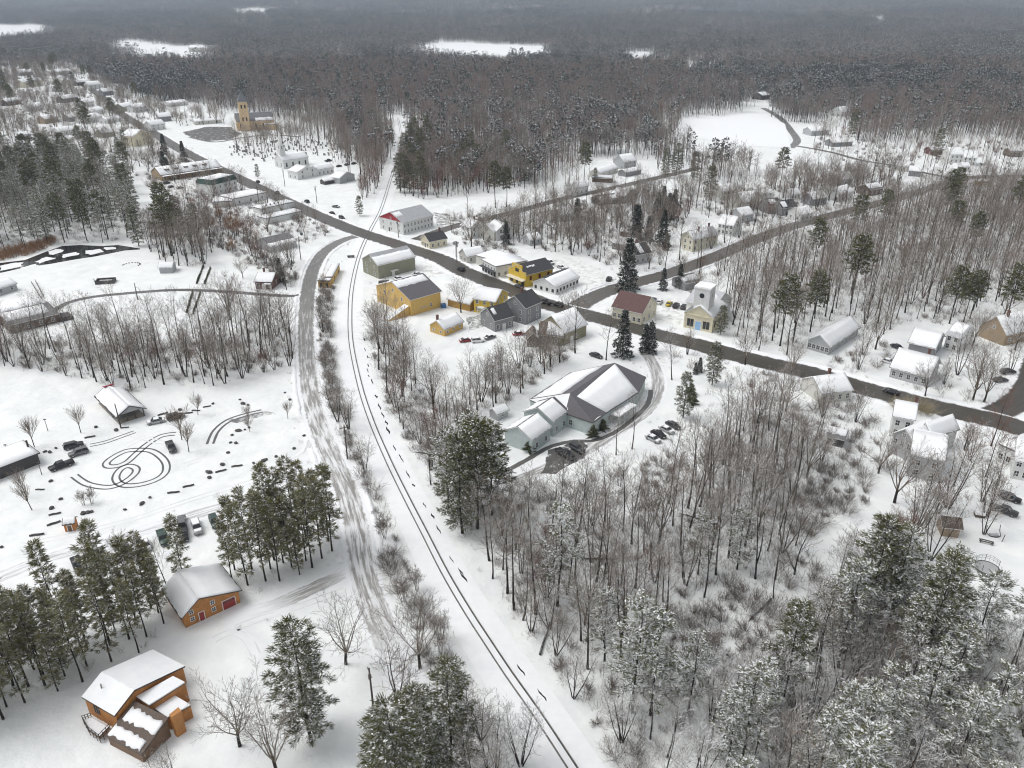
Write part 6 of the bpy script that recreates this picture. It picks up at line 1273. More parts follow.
p = P(979, 516); o = rt = thing('wood_pile', 'low dark stack left of the yard tree', 'wood pile', p, R(-15)); mb = MB(); [mb.tube([V(-.9 + .3 * i, -.8, .2 + .32 * j), V(-.9 + .3 * i, .8, .2 + .32 * j)], [.16, .16], 6, cap=True) for i in range(7) for j in range(2)]; link('stacked_wood', mb.mesh('stacked_wood', 'pole_wood'), rt); mb = MB(); mb.box(-1, 1, -.8, .8, .70, .85); link('snow', mb.mesh('snow', 'snow'), rt)
p = P(443.5, 307.5); rt = thing('dumpster', 'blue container at the corner of the large yellow barn', 'container', p, R(20)); mb = MB(); mb.prism([(-.9, -.7), (.9, -.7), (.9, .7), (-.9, .7)], 0, [1.3, 1.3, 1.5, 1.5]); link('bin', mb.mesh('bin', 'plastic_blue', fix=True), rt); mb = MB(); mb.prism([(-.95, -.75), (.95, -.75), (.95, .75), (-.95, .75)], [1.302, 1.302, 1.502, 1.502], [1.36, 1.36, 1.56, 1.56]); link('lid', mb.mesh('lid', 'plastic_blue', fix=True), rt)
p = P(351, 257.5); rt = thing('rail_handcar', 'small dark trolley standing by the railway line', 'trolley', p, .2); mb = MB(); mb.box(-1.6, 1.6, -.7, .7, .5, .9); link('deck', mb.mesh('deck', 'trim_dark'), rt)
for x in (-1, 1): mb = MB(); mb.tube([V(x, -.6, .35), V(x, .6, .35)], [.35, .35], 10, cap=True); link('wheel', mb.mesh('wheel', 'rail_steel'), rt)
p = P(983, 185.5); rt = thing('school_bus', 'yellow bus half hidden by trees at the far east lane', 'bus', p, R(8)); mb = MB(); mb.box(-5.2, 4.0, -1.25, 1.25, .5, 3.0); mb.box(4.002, 5.3, -1.1, 1.1, .5, 1.7); link('body', mb.mesh('body', 'paint_yellow'), rt); mb = MB(); mb.box(-4.8, 3.6, -1.27, 1.27, 1.75, 2.55); link('window_band', mb.mesh('window_band', 'glass'), rt)
for x in (-3.4, 3.2):
    for s in (-1, 1): mb = MB(); mb.tube([V(x, s * 1.1 - .15, .5), V(x, s * 1.1 + .15, .5)], [.5, .5], 10, cap=True); link('wheel', mb.mesh('wheel', 'rubber'), rt)
mb = MB(); mb.box(-5.2, 4.0, -1.2, 1.2, 3.002, 3.15); link('snow', mb.mesh('snow', 'snow'), rt)

# fallen trunks in the near woods
fl = MB(); fl.tube([V(-4, 0, .35), V(-1, .1, .3), V(2, 0, .25), V(4.5, .2, .2)], [.2, .18, .14, .07], 7, cap=True); flm = fl.mesh('fallen_trunk', 'bark', True)
FALL = [(600, 560, 'grey fallen trunk lying in the middle of the bare wood below the hall'), (545, 640, 'fallen trunk beside the railway edge of the bare wood'), (700, 520, 'fallen trunk under the dense trees right of the four hall cars'), (760, 610, 'fallen trunk at the top of the shrub opening'), (660, 690, 'fallen trunk at the lower left of the shrub opening'), (880, 700, 'fallen trunk under the frosted pines at the lower right'), (790, 560, 'fallen trunk at the clearing edge of the bare wood'), (430, 455, 'fallen trunk on the bank between the railway and the hall')]
for i, (px, py, lb) in enumerate(FALL):
    p = P(px, py); rt = thing('fallen_tree', lb, 'fallen tree', p, i * 1.3); link('trunk', flm, rt); mb = MB(); mb.tube([V(2, 0, .25), V(3, .8, .9)], [.06, .02], 5); mb.tube([V(3, .1, .25), V(3.8, -.7, .8)], [.05, .02], 5); link('branch', mb.mesh('branch', 'bark'), rt)

for (px, py, sc_, lb) in ((529, 452, 2.0, 'dark clipped bush at the end wing corner of the pale green hall'), (593, 437, 2.1, 'dark clipped bush at the middle corner of the pale green hall'), (603, 430, 1.9, 'dark clipped bush next to the hall entrance porch'), (690, 395, 2.2, 'dark evergreen hedge bush beside the hall driveway bend'), (692, 404, 2.2, 'second dark evergreen hedge bush below the first at the hall driveway')):
    o = link('evergreen_bush', cme, None, P(px, py), px); o.scale = (sc_ * 1.25, sc_ * 1.25, sc_); tag(o, lb, 'bush')
# ------------------------------------------------------------------ trees
def rot_about(v, axis, a): return Matrix.Rotation(a, 3, axis) @ v
def grow(mb, p, d, L, r, depth, rr, n0, up=.25, spread=R(42), seg=4, wig=.12, minr=.022):
    pts = [p]; rad = [r]; cur = d.normalized(); q = p
    for i in range(seg):
        cur = (cur + V(rr.gauss(0, wig), rr.gauss(0, wig), rr.gauss(0, wig * .6) + up / seg)).normalized(); q = q + cur * (L / seg); pts.append(q); rad.append(max(minr * .75, r * (1 - (i + 1) / seg * .78)))
    if depth == 0: rad[-1] = 0.0
    mb.tube(pts, rad, 5 if r > .12 else 4 if r > .07 else 3)
    if depth > 0:
        n = n0[len(n0) - depth]; ph = rr.uniform(0, 6.28)
        for k in range(n):
            t = .22 + .78 * (k + .7) / n if depth > 1 else .12 + .88 * (k + .6) / n
            f = t * seg; i = min(seg - 1, int(f)); b = lerp(pts[i], pts[i + 1], f - i); dd = (pts[i + 1] - pts[i]).normalized()
            ax = dd.cross(V(.3, .2, .9)).normalized(); ax = rot_about(ax, dd, ph + k * 2.4)
            nd = rot_about(dd, ax, spread * rr.uniform(.65, 1.2))
            grow(mb, b, nd, L * (.62 - .30 * t) * rr.uniform(.75, 1.25), max(minr, r * .5 * (1 - .4 * t)), depth - 1, rr, n0, up * .8, spread, max(1, seg - 1) if depth > 1 else 2, wig, minr)
def bare(seed, h, form):
    rr = random.Random(seed); tk = MB(); cr = MB(); r0 = h * .0105
    if form == 'forest':
        pts = []; p = V(0, 0, -.3); d = V(rr.gauss(0, .04), rr.gauss(0, .04), 1)
        for i in range(9): pts.append(p); d = (d + V(rr.gauss(0, .05), rr.gauss(0, .05), .25)).normalized(); p = p + d * (h * .92 / 8)
        rad = [r0 * 1.35] + [r0 * (1 - .88 * i / 8) for i in range(1, 9)]; tk.tube(pts, rad, 7)
        n = 15; ph = rr.uniform(0, 6)
        for k in range(n):
            t = .40 + .58 * (k / (n - 1)) ** 1.0; f = t * 8; i = min(7, int(f)); b = lerp(pts[i], pts[i + 1], f - i)
            az = ph + k * 2.4; el = R(rr.uniform(28, 52)) + (1 - t) * .1; dd = V(math.sin(el) * math.cos(az), math.sin(el) * math.sin(az), math.cos(el))
            grow(cr, b, dd, h * (.36 - .22 * (t - .4) / .6) * rr.uniform(.7, 1.15), r0 * .42 * (1.15 - t), 2, rr, (6, 5), .35)
    elif form == 'wide':
        th = h * .22; pts = [V(0, 0, -.3), V(.05, .03, th * .5), V(0, .05, th)]; tk.tube(pts, [r0 * 2.1, r0 * 1.6, r0 * 1.5], 8)
        n = 7
        for k in range(n):
            az = k * 2.4 + rr.uniform(-.3, .3); el = R(rr.uniform(10, 52)) if k else R(4); dd = V(math.sin(el) * math.cos(az), math.sin(el) * math.sin(az), math.cos(el))
            grow(cr, V(0, .05, th * rr.uniform(.75, 1.0)), dd, h * .74 * rr.uniform(.8, 1.05) * (1 - .25 * math.sin(el)), r0 * .85, 3, rr, (6, 6, 4), .22, R(38), 5, .10)
    elif form in ('multi', 'shrubby'):
        n = rr.choice((4, 5, 6))
        for k in range(n):
            az = k * 6.28 / n + rr.uniform(-.4, .4); el = R(rr.uniform(6, 24)); d = V(math.sin(el) * math.cos(az), math.sin(el) * math.sin(az), math.cos(el)); p = V(.25 * math.cos(az), .25 * math.sin(az), -.2); pts = []; hh = h * rr.uniform(.75, 1.0)
            for i in range(7): pts.append(p); d = (d + V(rr.gauss(0, .06), rr.gauss(0, .06), .12)).normalized(); p = p + d * (hh * .9 / 6)
            tk.tube(pts, [r0 * .85 * (1 - .86 * i / 6) for i in range(7)], 6)
            for j in range(10):
                t = .30 + .68 * j / 9; f = t * 6; i = min(5, int(f)); b = lerp(pts[i], pts[i + 1], f - i); az2 = j * 2.4 + k; el2 = R(rr.uniform(25, 55)); dd = V(math.sin(el2) * math.cos(az2), math.sin(el2) * math.sin(az2), math.cos(el2))
                grow(cr, b, dd, h * (.30 - .17 * (t - .34) / .66) * rr.uniform(.7, 1.2), r0 * .33 * (1.2 - t), 2, rr, (5, 4), .3)
    elif form == 'round':      # small upright round-headed tree
        tk.tube([V(0, 0, -.2), V(0, 0, h * .35)], [r0 * 1.5, r0 * 1.2], 6)
        for k in range(16):
            az = k * 2.4; el = R(rr.uniform(2, 34)); dd = V(math.sin(el) * math.cos(az), math.sin(el) * math.sin(az), math.cos(el)); grow(cr, V(0, 0, h * rr.uniform(.28, .38)), dd, h * rr.uniform(.5, .66), r0 * .5, 2, rr, (6, 4), .1, R(22), 3, .06)
    return tk, cr
def shrub(seed, h, n=26):
    rr = random.Random(seed); mb = MB()
    for k in range(n):
        az = rr.uniform(0, 6.28); el = R(rr.uniform(5, 62)); d = V(math.sin(el) * math.cos(az), math.sin(el) * math.sin(az), math.cos(el)); p = V(math.cos(az), math.sin(az), 0) * rr.uniform(0, h * .35)
        grow(mb, p + V(0, 0, -.05), d, h * rr.uniform(.55, 1.05), .032, 1, rr, (7,), .15, R(36), 3, .14, .019)
        if k % 3 == 0: grow(mb, p + V(0, 0, .1), d, h * rr.uniform(.5, .8), .03, 2, rr, (3, 4), .1, R(40), 3, .2, .018)
    return mb
def tuft(mb, c, d, L, rr, n=9, wd=.10, snow=.3):
    """spray of needles: thin slivers round direction d, a little snow lying on top"""
    for k in range(n):
        v = (d + V(rr.gauss(0, .55), rr.gauss(0, .55), rr.gauss(.05, .38))).normalized(); l = L * rr.uniform(.6, 1.15)
        s = v.cross(V(rr.gauss(0, 1), rr.gauss(0, 1), rr.gauss(0, 1))).normalized() * (wd * rr.uniform(.7, 1.3)); b = c + V(rr.gauss(0, L * .16), rr.gauss(0, L * .16), rr.gauss(0, L * .1))
        m = b + v * (l * .55); e = b + v * l
        mb.quad(b - s * .3, m - s, e, m + s, mi=0)
    if rr.random() < snow:
        for k in range(3):
            b = c + d * (L * rr.uniform(.1, .6)) + V(rr.gauss(0, L * .2), rr.gauss(0, L * .2), L * .16); a = rr.uniform(0, 6.28); l = L * rr.uniform(.09, .22)
            q = [b + V(math.cos(a + t) * l * w, math.sin(a + t) * l * w, rr.uniform(-.03, .05)) for t, w in ((0, 1.2), (1.5, .6), (3.1, 1.1), (4.6, .55))]; mb.quad(*q, mi=1)
def conifer(seed, h, c0, prof, whorl, nb, droop, tl, nt=9, wd=.1, snow=.3, dens=1.0, rad=.011):
    rr = random.Random(seed); tk = MB(); cr = MB(); bx, by = rr.gauss(0, .012), rr.gauss(0, .012)
    axis = lambda z: V(bx * z + .15 * math.sin(z * .35 + seed), by * z, z)
    tk.tube([axis(h * i / 8) - V(0, 0, .3 if i == 0 else 0) for i in range(9)], [h * rad * (1.25 if i == 0 else 1 - .93 * i / 8) for i in range(9)], 7)
    z = h * c0; ph = rr.uniform(0, 6)
    while z < h * .985:
        t = (z - h * c0) / (h * (1 - c0)); R0 = prof(t) * h
        for k in range(nb):
            if rr.random() > dens: continue
            az = ph + k * 6.283 / nb + rr.uniform(-.4, .4); L = R0 * rr.uniform(.55, 1.15); d = V(math.cos(az), math.sin(az), droop(t) + rr.uniform(-.12, .12)); o = axis(z + rr.uniform(-.3, .3))
            tip = o + d * L; mid = o + d * (L * .5) + V(0, 0, .05 * L)
            tk.tube([o, mid, tip], [max(.03, h * .0028 * (1.2 - t)), .03, .012], 3)
            n = max(2, int(L / (tl * .62)))
            for j in range(n):
                s = .25 + .75 * (j + rr.random()) / n; q = lerp(o, mid, s * 2) if s < .5 else lerp(mid, tip, s * 2 - 1); sd = V(-d.y, d.x, 0) * (rr.uniform(-.32, .32) * L * (1.1 - s * .7)); dd = (V(d.x, d.y, rr.uniform(-.05, .35)) + sd * (.5 / max(.3, L))).normalized(); tuft(cr, q + sd, dd, tl * rr.uniform(.8, 1.2), rr, nt, wd, snow)
            tuft(cr, tip, d.normalized(), tl, rr, nt, wd, snow)
        ph += 2.1; z += whorl * rr.uniform(.7, 1.3) * (1 - .35 * t)
    tuft(cr, axis(h * .98), V(0, 0, 1), tl, rr, nt, wd, snow)
    return tk, cr
pine_prof = lambda t: .20 * min(1, (t + .25) * 2.2) * (1 - t) ** .55 + .01
thin_prof = lambda t: .098 * min(1, (t + .3) * 2.0) * (1 - t) ** .6 + .012
open_prof = lambda t: .225 * min(1, .50 + t * 1.5) * (1 - t) ** .55 + .012
spr_prof = lambda t: .20 * (1 - t) ** .9 + .012
PROTO = {}     # kind -> list of (trunk builder, crown builder, height)
def reg(kind, gen, tm, cm, name, parts=('trunk', 'crown'), cat='tree'):
    lst = []
    for tk, cr, h in gen:
        lst.append((tk.mesh(parts[0], tm, True) if tk else None, cr.mesh(parts[1], cm), h, tk, cr))
    PROTO[kind] = dict(v=lst, tm=tm, cm=cm, name=name, cat=cat)
def many(f, n, s0): return [(*f(s0 + i), ) for i in range(n)]
def B(form, hs, s0): return [(*bare(s0 + i, h, form), h) for i, h in enumerate(hs)]
reg('forest', B('forest', (21, 19, 23, 18, 22, 20), 100), 'bark', 'twigs', 'bare_tree')
reg('multi', B('multi', (15, 17, 13, 16), 200), 'bark', 'twigs', 'bare_tree')
reg('wide', B('wide', (15, 13, 17), 300), 'bark', 'twigs', 'bare_tree')
reg('small', B('multi', (7, 6), 400), 'bark', 'twigs', 'bare_tree')
reg('red', B('forest', (15, 17), 500) + B('multi', (12,), 510), 'bark', 'twigs_red', 'bare_tree')
reg('frost', B('forest', (19, 21), 520) + B('multi', (15, 13), 530), 'bark', 'twigs_frost', 'bare_tree')
reg('rust', B('multi', (9, 10), 540), 'bark', 'twigs_rust', 'bare_tree')
reg('round', B('round', (7, 8), 550), 'bark', 'twigs', 'bare_tree')
reg('pine_f', [(*conifer(600 + i, h, .48, pine_prof, 1.15, 5, lambda t: .12 + .3 * t, 1.25, 9, .13, .4), h) for i, h in enumerate((25, 28, 23))], 'bark', ['pine_needles', 'snow_clump'], 'pine_tree')
reg('pine_t', [(*conifer(620 + i, h, c, thin_prof, 1.0, 4, lambda t: .0 + .4 * t, .95, 13, .06, .14, .8, .0085), h) for i, (h, c) in enumerate(((20, .18), (22, .24), (18, .15), (21, .3)))], 'bark', ['pine_olive', 'snow_clump'], 'pine_tree')
reg('pine_o', [(*conifer(640 + i, h, .12, open_prof, 1.45, 6, lambda t: -.04 + .38 * t, 1.05, 18, .055, .6, .9), h) for i, h in enumerate((24, 20, 26))], 'bark', ['pine_needles', 'snow_clump'], 'pine_tree')
reg('pine_w', [(*conifer(650 + i, h, .2, open_prof, 1.7, 5, lambda t: -.05 + .35 * t, 1.1, 15, .06, .95, .75), h) for i, h in enumerate((21, 24, 18))], 'bark', ['pine_frosted', 'snow_clump'], 'pine_tree')
reg('spruce', [(*conifer(660 + i, h, .06, spr_prof, .8, 7, lambda t: -.28 + .3 * t, .8, 9, .12, .3), h) for i, h in enumerate((15, 12))], 'bark', ['spruce_needles', 'snow_clump'], 'spruce_tree')
reg('shrub', [(None, shrub(700 + i, h), h) for i, h in enumerate((2.2, 2.8, 3.4, 1.8))], 'bark', 'brush', 'bare_shrub', ('trunk', 'stems'), 'shrub')
reg('rust_shrub', [(None, shrub(720 + i, h), h) for i, h in enumerate((3.0, 3.6))], 'bark', 'twigs_rust', 'rust_shrub', ('trunk', 'stems'), 'shrub')

reg('tan_shrub', [(None, shrub(730 + i, h, 46), h) for i, h in enumerate((3.6, 4.2))], 'bark', 'twigs_tan', 'tan_shrub', ('trunk', 'stems'), 'bush')
# --- scatter
class Grid:
    def __init__(s, c=4.0): s.c = c; s.d = {}
    def ok(s, x, y, r):
        k = int(math.ceil(r / s.c)); i, j = int(x // s.c), int(y // s.c)
        for a in range(i - k, i + k + 1):
            for b in range(j - k, j + k + 1):
                for (u, v) in s.d.get((a, b), ()):
                    if (u - x) ** 2 + (v - y) ** 2 < r * r: return False
        return True
    def add(s, x, y): s.d.setdefault((int(x // s.c), int(y // s.c)), []).append((x, y))
RB = [(min(p[0] for p in pl) - w, max(p[0] for p in pl) + w, min(p[1] for p in pl) - w, max(p[1] for p in pl) + w, pl, w) for pl, w in ROADS]
FB = [(min(p[0] for p in f), max(p[0] for p in f), min(p[1] for p in f), max(p[1] for p in f), f) for f in FOOT]
def blocked(x, y):
    for x0, x1, y0, y1, pl, w in RB:
        if x0 <= x <= x1 and y0 <= y <= y1:
            for a, b in zip(pl, pl[1:]):
                if dseg(x, y, a, b) < w: return True
    for x0, x1, y0, y1, f in FB:
        if x0 <= x <= x1 and y0 <= y <= y1 and inpoly(x, y, f): return True
    return False
def screens(x, y, h, keep=0.25):
    """share of trees to thin out where their crowns would hide a building or car that shows in the photograph"""
    u0, v0, d0 = proj(x, y, 0); u1, v1, d1 = proj(x, y, h * .95); ppm = F / d0
    cw = h * .14 * ppm
    for a, b, c, e, yy in PXBOX:
        if yy > y + 1 and a < u1 + cw and c > u1 - cw and v1 < e - 1 and v0 - (v0 - v1) * .30 > b: return True
    return False
TREES = []   # dict(kind, x, y, s, rz, zone)
G = Grid(); rs = random.Random(11)
def put(kind, x, y, s=1.0, zone=None, label=None, var=None, h=None):
    pr = PROTO[kind]['v']; v = rs.randrange(len(pr)) if var is None else var
    if h: s = h / pr[v][2]
    TREES.append(dict(kind=kind, x=x, y=y, s=s, rz=rs.uniform(0, 6.283), zone=zone, v=v, label=label)); G.add(x, y)
def putp(kind, px, py, label, h=None, var=None): p = P(px, py); put(kind, p.x, p.y, 1.0, None, label, var, h)
HAND = [('pine_o', 311, 742, 'large dark green pine standing nearest the lower lane', 25, 0), ('pine_o', 452, 775, 'large dark pine left of the railway at the bottom edge', 23, 2), ('pine_o', 385, 800, 'smaller pale pine left of the dark bottom pine', 15, 1),
 ('wide', 346, 664, 'round bare tree right behind the big dark near pine', 15, 0), ('wide', 240, 746, 'broad bare tree right of the cedar house', 14.5, 1), ('wide', 278, 775, 'bare tree between the cedar house tree and the near pine', 15, 2), ('multi', 160, 790, 'bare tree at the bottom edge below the cedar house', 9, 0), ('multi', 172, 772, 'low bare tree against the cedar house lower wall', 7, 1),
 ('multi', 398, 698, 'dark many-stemmed bare tree at the end of the slushy lane', 17, 0), ('wide', 420, 668, 'wide bare tree between the slushy lane and the railway', 15, 1),
 ('spruce', 622, 357, 'tall narrow dark spruce beside the white hall roof', 16, 0), ('spruce', 650, 353, 'broad dark spruce just right of the narrow one', 11, 1), ('spruce', 644, 352, 'shorter dark spruce touching the broad one', 10, 1), ('pine_o', 720, 335, 'dark green spreading pine right of the cream meeting house', 11, 1),
 ('spruce', 627, 290, 'tall dark spruce behind the red-brown roofed house', 21, 0), ('spruce', 634, 240, 'tall dark spruce above the patchy-roofed garden house', 17, 0), ('spruce', 648, 241, 'slim dark spruce second from the tall one in the garden', 12, 0), ('spruce', 662, 246, 'slender spruce standing alone on the garden lawn', 17, 0), ('spruce', 666, 250, 'small spruce at the foot of the slender lawn spruce', 8, 1), ('spruce', 657, 219, 'dark spruce left of the pair on the upper lawn', 14, 1), ('spruce', 668, 220, 'dark spruce right of the pair on the upper lawn', 14, 0), ('pine_o', 709, 200, 'big round-headed dark pine above the cream hill-street house', 20, 1), ('spruce', 663, 290, 'small spruce left of the pair by the hill street', 9, 0), ('spruce', 679, 288, 'small spruce right of the pair by the hill street', 10, 0),
 ('pine_f', 780, 346, 'lone dark pine left of the long white-roofed building', 25, 0), ('multi', 568, 316, 'leaning bare street tree at the junction corner', 13, 0), ('forest', 606, 360, 'tall bare tree left of the narrow spruce', 19, 0), ('forest', 672, 380, 'bare tree at the bend of the hall driveway', 17, 1), ('pine_o', 462, 533, 'dark pine nearest the railway in the clump beside the hall end wing', 25, 0), ('pine_f', 478, 529, 'tall bare-trunked pine in the middle of the clump beside the hall end wing', 27, 2), ('pine_o', 492, 515, 'dark pine closest to the hall end wing in the clump', 24, 1), ('pine_w', 449, 514, 'frosted pine at the upper left of the clump beside the hall', 23, 2), ('pine_w', 470, 500, 'frosted pine at the back of the clump beside the hall', 24, 0), ('pine_o', 420, 800, 'broad dark pine filling the bottom edge left of the railway', 22, 2), ('pine_w', 884, 640, 'big frosted pine in the thick of the lower right wood', 25, 1), ('pine_w', 868, 628, 'tall pine behind the big frosted pine of the lower right wood', 25, 2), ('pine_w', 838, 668, 'pale pine left of the big frosted pine', 23, 0), ('pine_w', 558, 606, 'wispy tall pine in the bare wood near the railway', 24, 1), ('pine_w', 632, 712, 'wispy greenish pine by the lower shrub opening', 24, 0), ('pine_w', 650, 716, 'second wispy pine beside the lower shrub opening', 22, 2), ('wide', 745, 366, 'bare tree on the verge below the meeting house pine', 13, 0), ('pine_o', 712, 385, 'dark ragged pine at the verge below the meeting house', 14, 1), ('pine_o', 683, 418, 'dark narrow pine right of the four cars at the hall bend', 14, 1), ('spruce', 699, 372, 'young spruce at the upper end of the hall driveway row', 5, 1), ('spruce', 695, 374, 'young spruce nearest the hall driveway corner', 4, 1),
 ('wide', 461, 312.5, 'bare spreading tree before the bright yellow house', 14, 0), ('multi', 380, 335, 'bare tree clump left of the white yard by the railway', 14, 0), ('multi', 393, 350, 'bare tree clump next below the first by the white yard', 14, 1), ('wide', 404, 372, 'spreading bare tree at the corner of the white yard', 14, 2),
 ('round', 34.5, 447, 'small round-headed bare tree behind the long dark shelter', 8, 0), ('round', 81, 433, 'slim small bare tree above the parked car pair', 7.5, 1), ('round', 182, 440, 'left small bare tree beside the snow-bed pickup', 9, 0), ('round', 189, 452, 'right small bare tree beside the snow-bed pickup', 8, 1), ('round', 198, 415, 'small bare tree at the log barrier behind the dark car', 6, 0), ('round', 27, 497, 'left small bare tree below the long dark shelter', 7, 1), ('round', 32, 510, 'right small bare tree below the long dark shelter', 7, 1), ('small', 92, 504, 'thin leaning sapling below the tyre circles', 5, 0), ('small', 84, 505, 'thin sapling left of the leaning one below the tyre circles', 4.5, 1), ('round', 288, 419, 'tiny bare sapling at the right end of the car park', 5, 0), ('round', 249, 422, 'dark bare sapling on the bare turnaround', 5, 1), ('round', 250, 432, 'short twiggy sapling just below the bare turnaround', 4, 0),
 ('wide', 243, 278, 'small round bare tree on the snowy lawn above the driveway', 9, 1), ('wide', 230, 320, 'tall bare tree with a round head at the edge of the curved driveway', 19, 0), ('pine_o', 197, 236, 'dark pine left of the two behind the stream brush', 16, 1), ('pine_o', 178, 234, 'dark pine at the rear corner of the stream brush', 18, 0), ('pine_o', 139, 246, 'dark shaggy pine at the right end of the tall stand', 19, 1), ('tan_shrub', 899, 409, 'tan leafy bush left of the row before the farmhouse by the street', 4, 0), ('tan_shrub', 908, 411, 'tan leafy bush second in the row before the farmhouse by the street', 4.5, 1), ('tan_shrub', 917, 412, 'tan leafy bush third in the row before the farmhouse by the street', 4.2, 0), ('tan_shrub', 926, 414, 'tan leafy bush fourth in the row before the farmhouse by the street', 4.4, 1), ('rust', 235, 240, 'rust brown bare tree above the stream brush', 14, 0), ('rust', 228, 236, 'second rust brown tree beside the first above the stream brush', 12, 1),
 ('spruce', 281, 282, 'dark spruce by the utility pole at the brick house', 10, 0), ('pine_o', 360, 216, 'dark shaggy pine at the railway crossing', 11, 1), ('pine_o', 258, 178, 'dark pine before the green mansard block by the street', 9, 1), ('pine_o', 125, 148, 'dark pine left of the pale yellow mansion', 14, 1), ('pine_o', 119, 155, 'dark pine below the one left of the mansion', 13, 0),
 ('multi', 984, 534, 'dark leaning yard tree above the garden bench', 14, 0), ('multi', 915, 532, 'great spreading many-stemmed bare tree below the farmhouse barn', 20, 2), ('multi', 948, 508, 'brown tall many-stemmed tree right of the farmhouse barn', 22, 0), ('multi', 930, 560, 'wide many-stemmed tree below the farmhouse by the snowy yard', 17, 3), ('wide', 972, 346, 'bare round tree between the speckled roof house and the tan house', 14, 0), ('wide', 973, 400, 'round bare street tree right of the ell house', 15, 1), ('wide', 984, 402, 'second bare street tree beside the corner road', 15, 2), ('wide', 925, 396, 'wide bare tree before the ell house by the street', 11, 1), ('multi', 1010, 372, 'bare tree beside the black car at the corner road', 15, 1), ('wide', 790, 377, 'wide twiggy tree on the street bank left of the long white-roofed building', 13, 2), ('wide', 690, 300, 'bare tree behind the cars by the meeting house', 13, 1),
 ('wide', 628, 388, 'reddish bare tree above the snowy hall forecourt', 6, 0), ('forest', 616, 455, 'lone bare tree on the bank before the hall', 14, 0), ('forest', 632, 449, 'second lone bare tree on the bank before the hall', 16, 1),
 ('red', 658, 170, 'orange brown leafy tree above the back street end', 16, 0), ('pine_o', 665, 178, 'frosted round pine right of the orange brown tree', 19, 0), ('pine_o', 676, 176, 'frosted tall pine beside the round one above the gardens', 21, 2), ('pine_o', 694, 180, 'dark frosted pine furthest right of the three above the gardens', 18, 1), ('multi', 572, 255, 'tall reddish many-stemmed tree behind the general store', 22, 0), ('pine_o', 595, 182, 'dark pine before the low back-street house', 9, 1)]
rank_ = {}
for k, px, py, lb, h, v in HAND: putp(k, px, py, lb, h, v)
for key, w, z in ZW:
    xs = [p[0] for p in w]; ys = [p[1] for p in w]; area = (max(xs) - min(xs)) * (max(ys) - min(ys)); sp = z[2]
    kinds = list(z[3].keys()); wt = list(z[3].values())
    far = min(ys) > 420
    for _ in range(int(area / (sp * sp) * 8)):
        x, y = rs.uniform(min(xs), max(xs)), rs.uniform(min(ys), max(ys))
        if not inpoly(x, y, w): continue
        k = rs.choices(kinds, wt)[0]; shr = 'shrub' in k
        if not G.ok(x, y, sp * (.62 if shr else rs.uniform(.72, 1.15))) or blocked(x, y): continue
        hgt = PROTO[k]['v'][0][2]
        s = rs.uniform(.72, 1.12)
        if screens(x, y, hgt * s) and rs.random() < (.3 if key in ('lot_pines', 'lane_pines') else .9 if k[:4] in ('pine', 'spru') or key == 'north_village' else .5): continue
        put(k, x, y, s, key)
# undergrowth saplings inside the woods would be too many to count: part of the stuff below
VIEW = lambda t: -60 < t['u'] < 1084 and -40 < t['v1'] < 768 + 20 and t['v1'] < 790
for t in TREES:
    h = PROTO[t['kind']]['v'][t['v']][2] * t['s']; t['h'] = h; t['u'], t['v0'], t['d'] = proj(t['x'], t['y'], 0); t['v1'] = proj(t['x'], t['y'], h)[1]; t['size'] = h / t['d']
    t['in'] = -70 < t['u'] < 1094 and t['v1'] < 772 and t['v0'] > 0
print('TREES', len(TREES))
from collections import defaultdict
byname = defaultdict(list)
for t in TREES: byname[PROTO[t['kind']]['name']].append(t)
LIMIT = dict(bare_tree=292, pine_tree=292, spruce_tree=100, bare_shrub=285, rust_shrub=100, tan_shrub=20)
zphr = {z[0]: z[4] for z in ZONES}
def adj(t):
    k = t['kind']
    return {'forest': 'tall straight bare tree', 'multi': 'many-stemmed bare tree', 'wide': 'spreading bare tree', 'small': 'small many-stemmed bare tree', 'red': 'reddish brown bare tree', 'frost': 'frost-whitened bare tree', 'rust': 'rust brown bare tree', 'round': 'small round bare tree',
            'pine_f': 'tall bare-trunked pine', 'pine_t': 'slender pine with a narrow crown', 'pine_w': 'frost-whitened loose pine', 'pine_o': 'broad dark pine branched to the ground', 'spruce': 'dark conical spruce', 'shrub': 'low twiggy bare shrub', 'tan_shrub': 'tan leafy bush', 'rust_shrub': 'rust brown twiggy shrub'}[k]
REST = defaultdict(list)
used = set()
# the nearest tree to each landmark is named after it
cand = [t for t in TREES if t['label'] is None and t['in']]
chosen = []
for nm, lst in byname.items():
    lst.sort(key=lambda t: (-(t['label'] is not None), -(t['in']), -t['size']))
    keep = [t for t in lst if t['in']][:LIMIT[nm]]; ks = set(id(t) for t in keep); chosen += keep
    for t in lst:
        if id(t) not in ks: REST[nm].append(t)
cid = [t for t in chosen if t['label'] is None and 'shrub' not in t['kind']]
for lx, ly, ph in LAND:
    if not ph: continue
    fam = defaultdict(list)
    for t in cid:
        d = math.hypot(t['x'] - lx, t['y'] - ly)
        if d < 32 and t['label'] is None: fam[PROTO[t['kind']]['name']].append((d, t))
    for nm, l in fam.items():
        d, t = min(l, key=lambda q: q[0]); t['label'] = {'bare_tree': 'bare leafless tree', 'pine_tree': 'pine tree', 'spruce_tree': 'spruce tree'}[nm] + ' standing closest to the ' + ph; t['zl'] = True
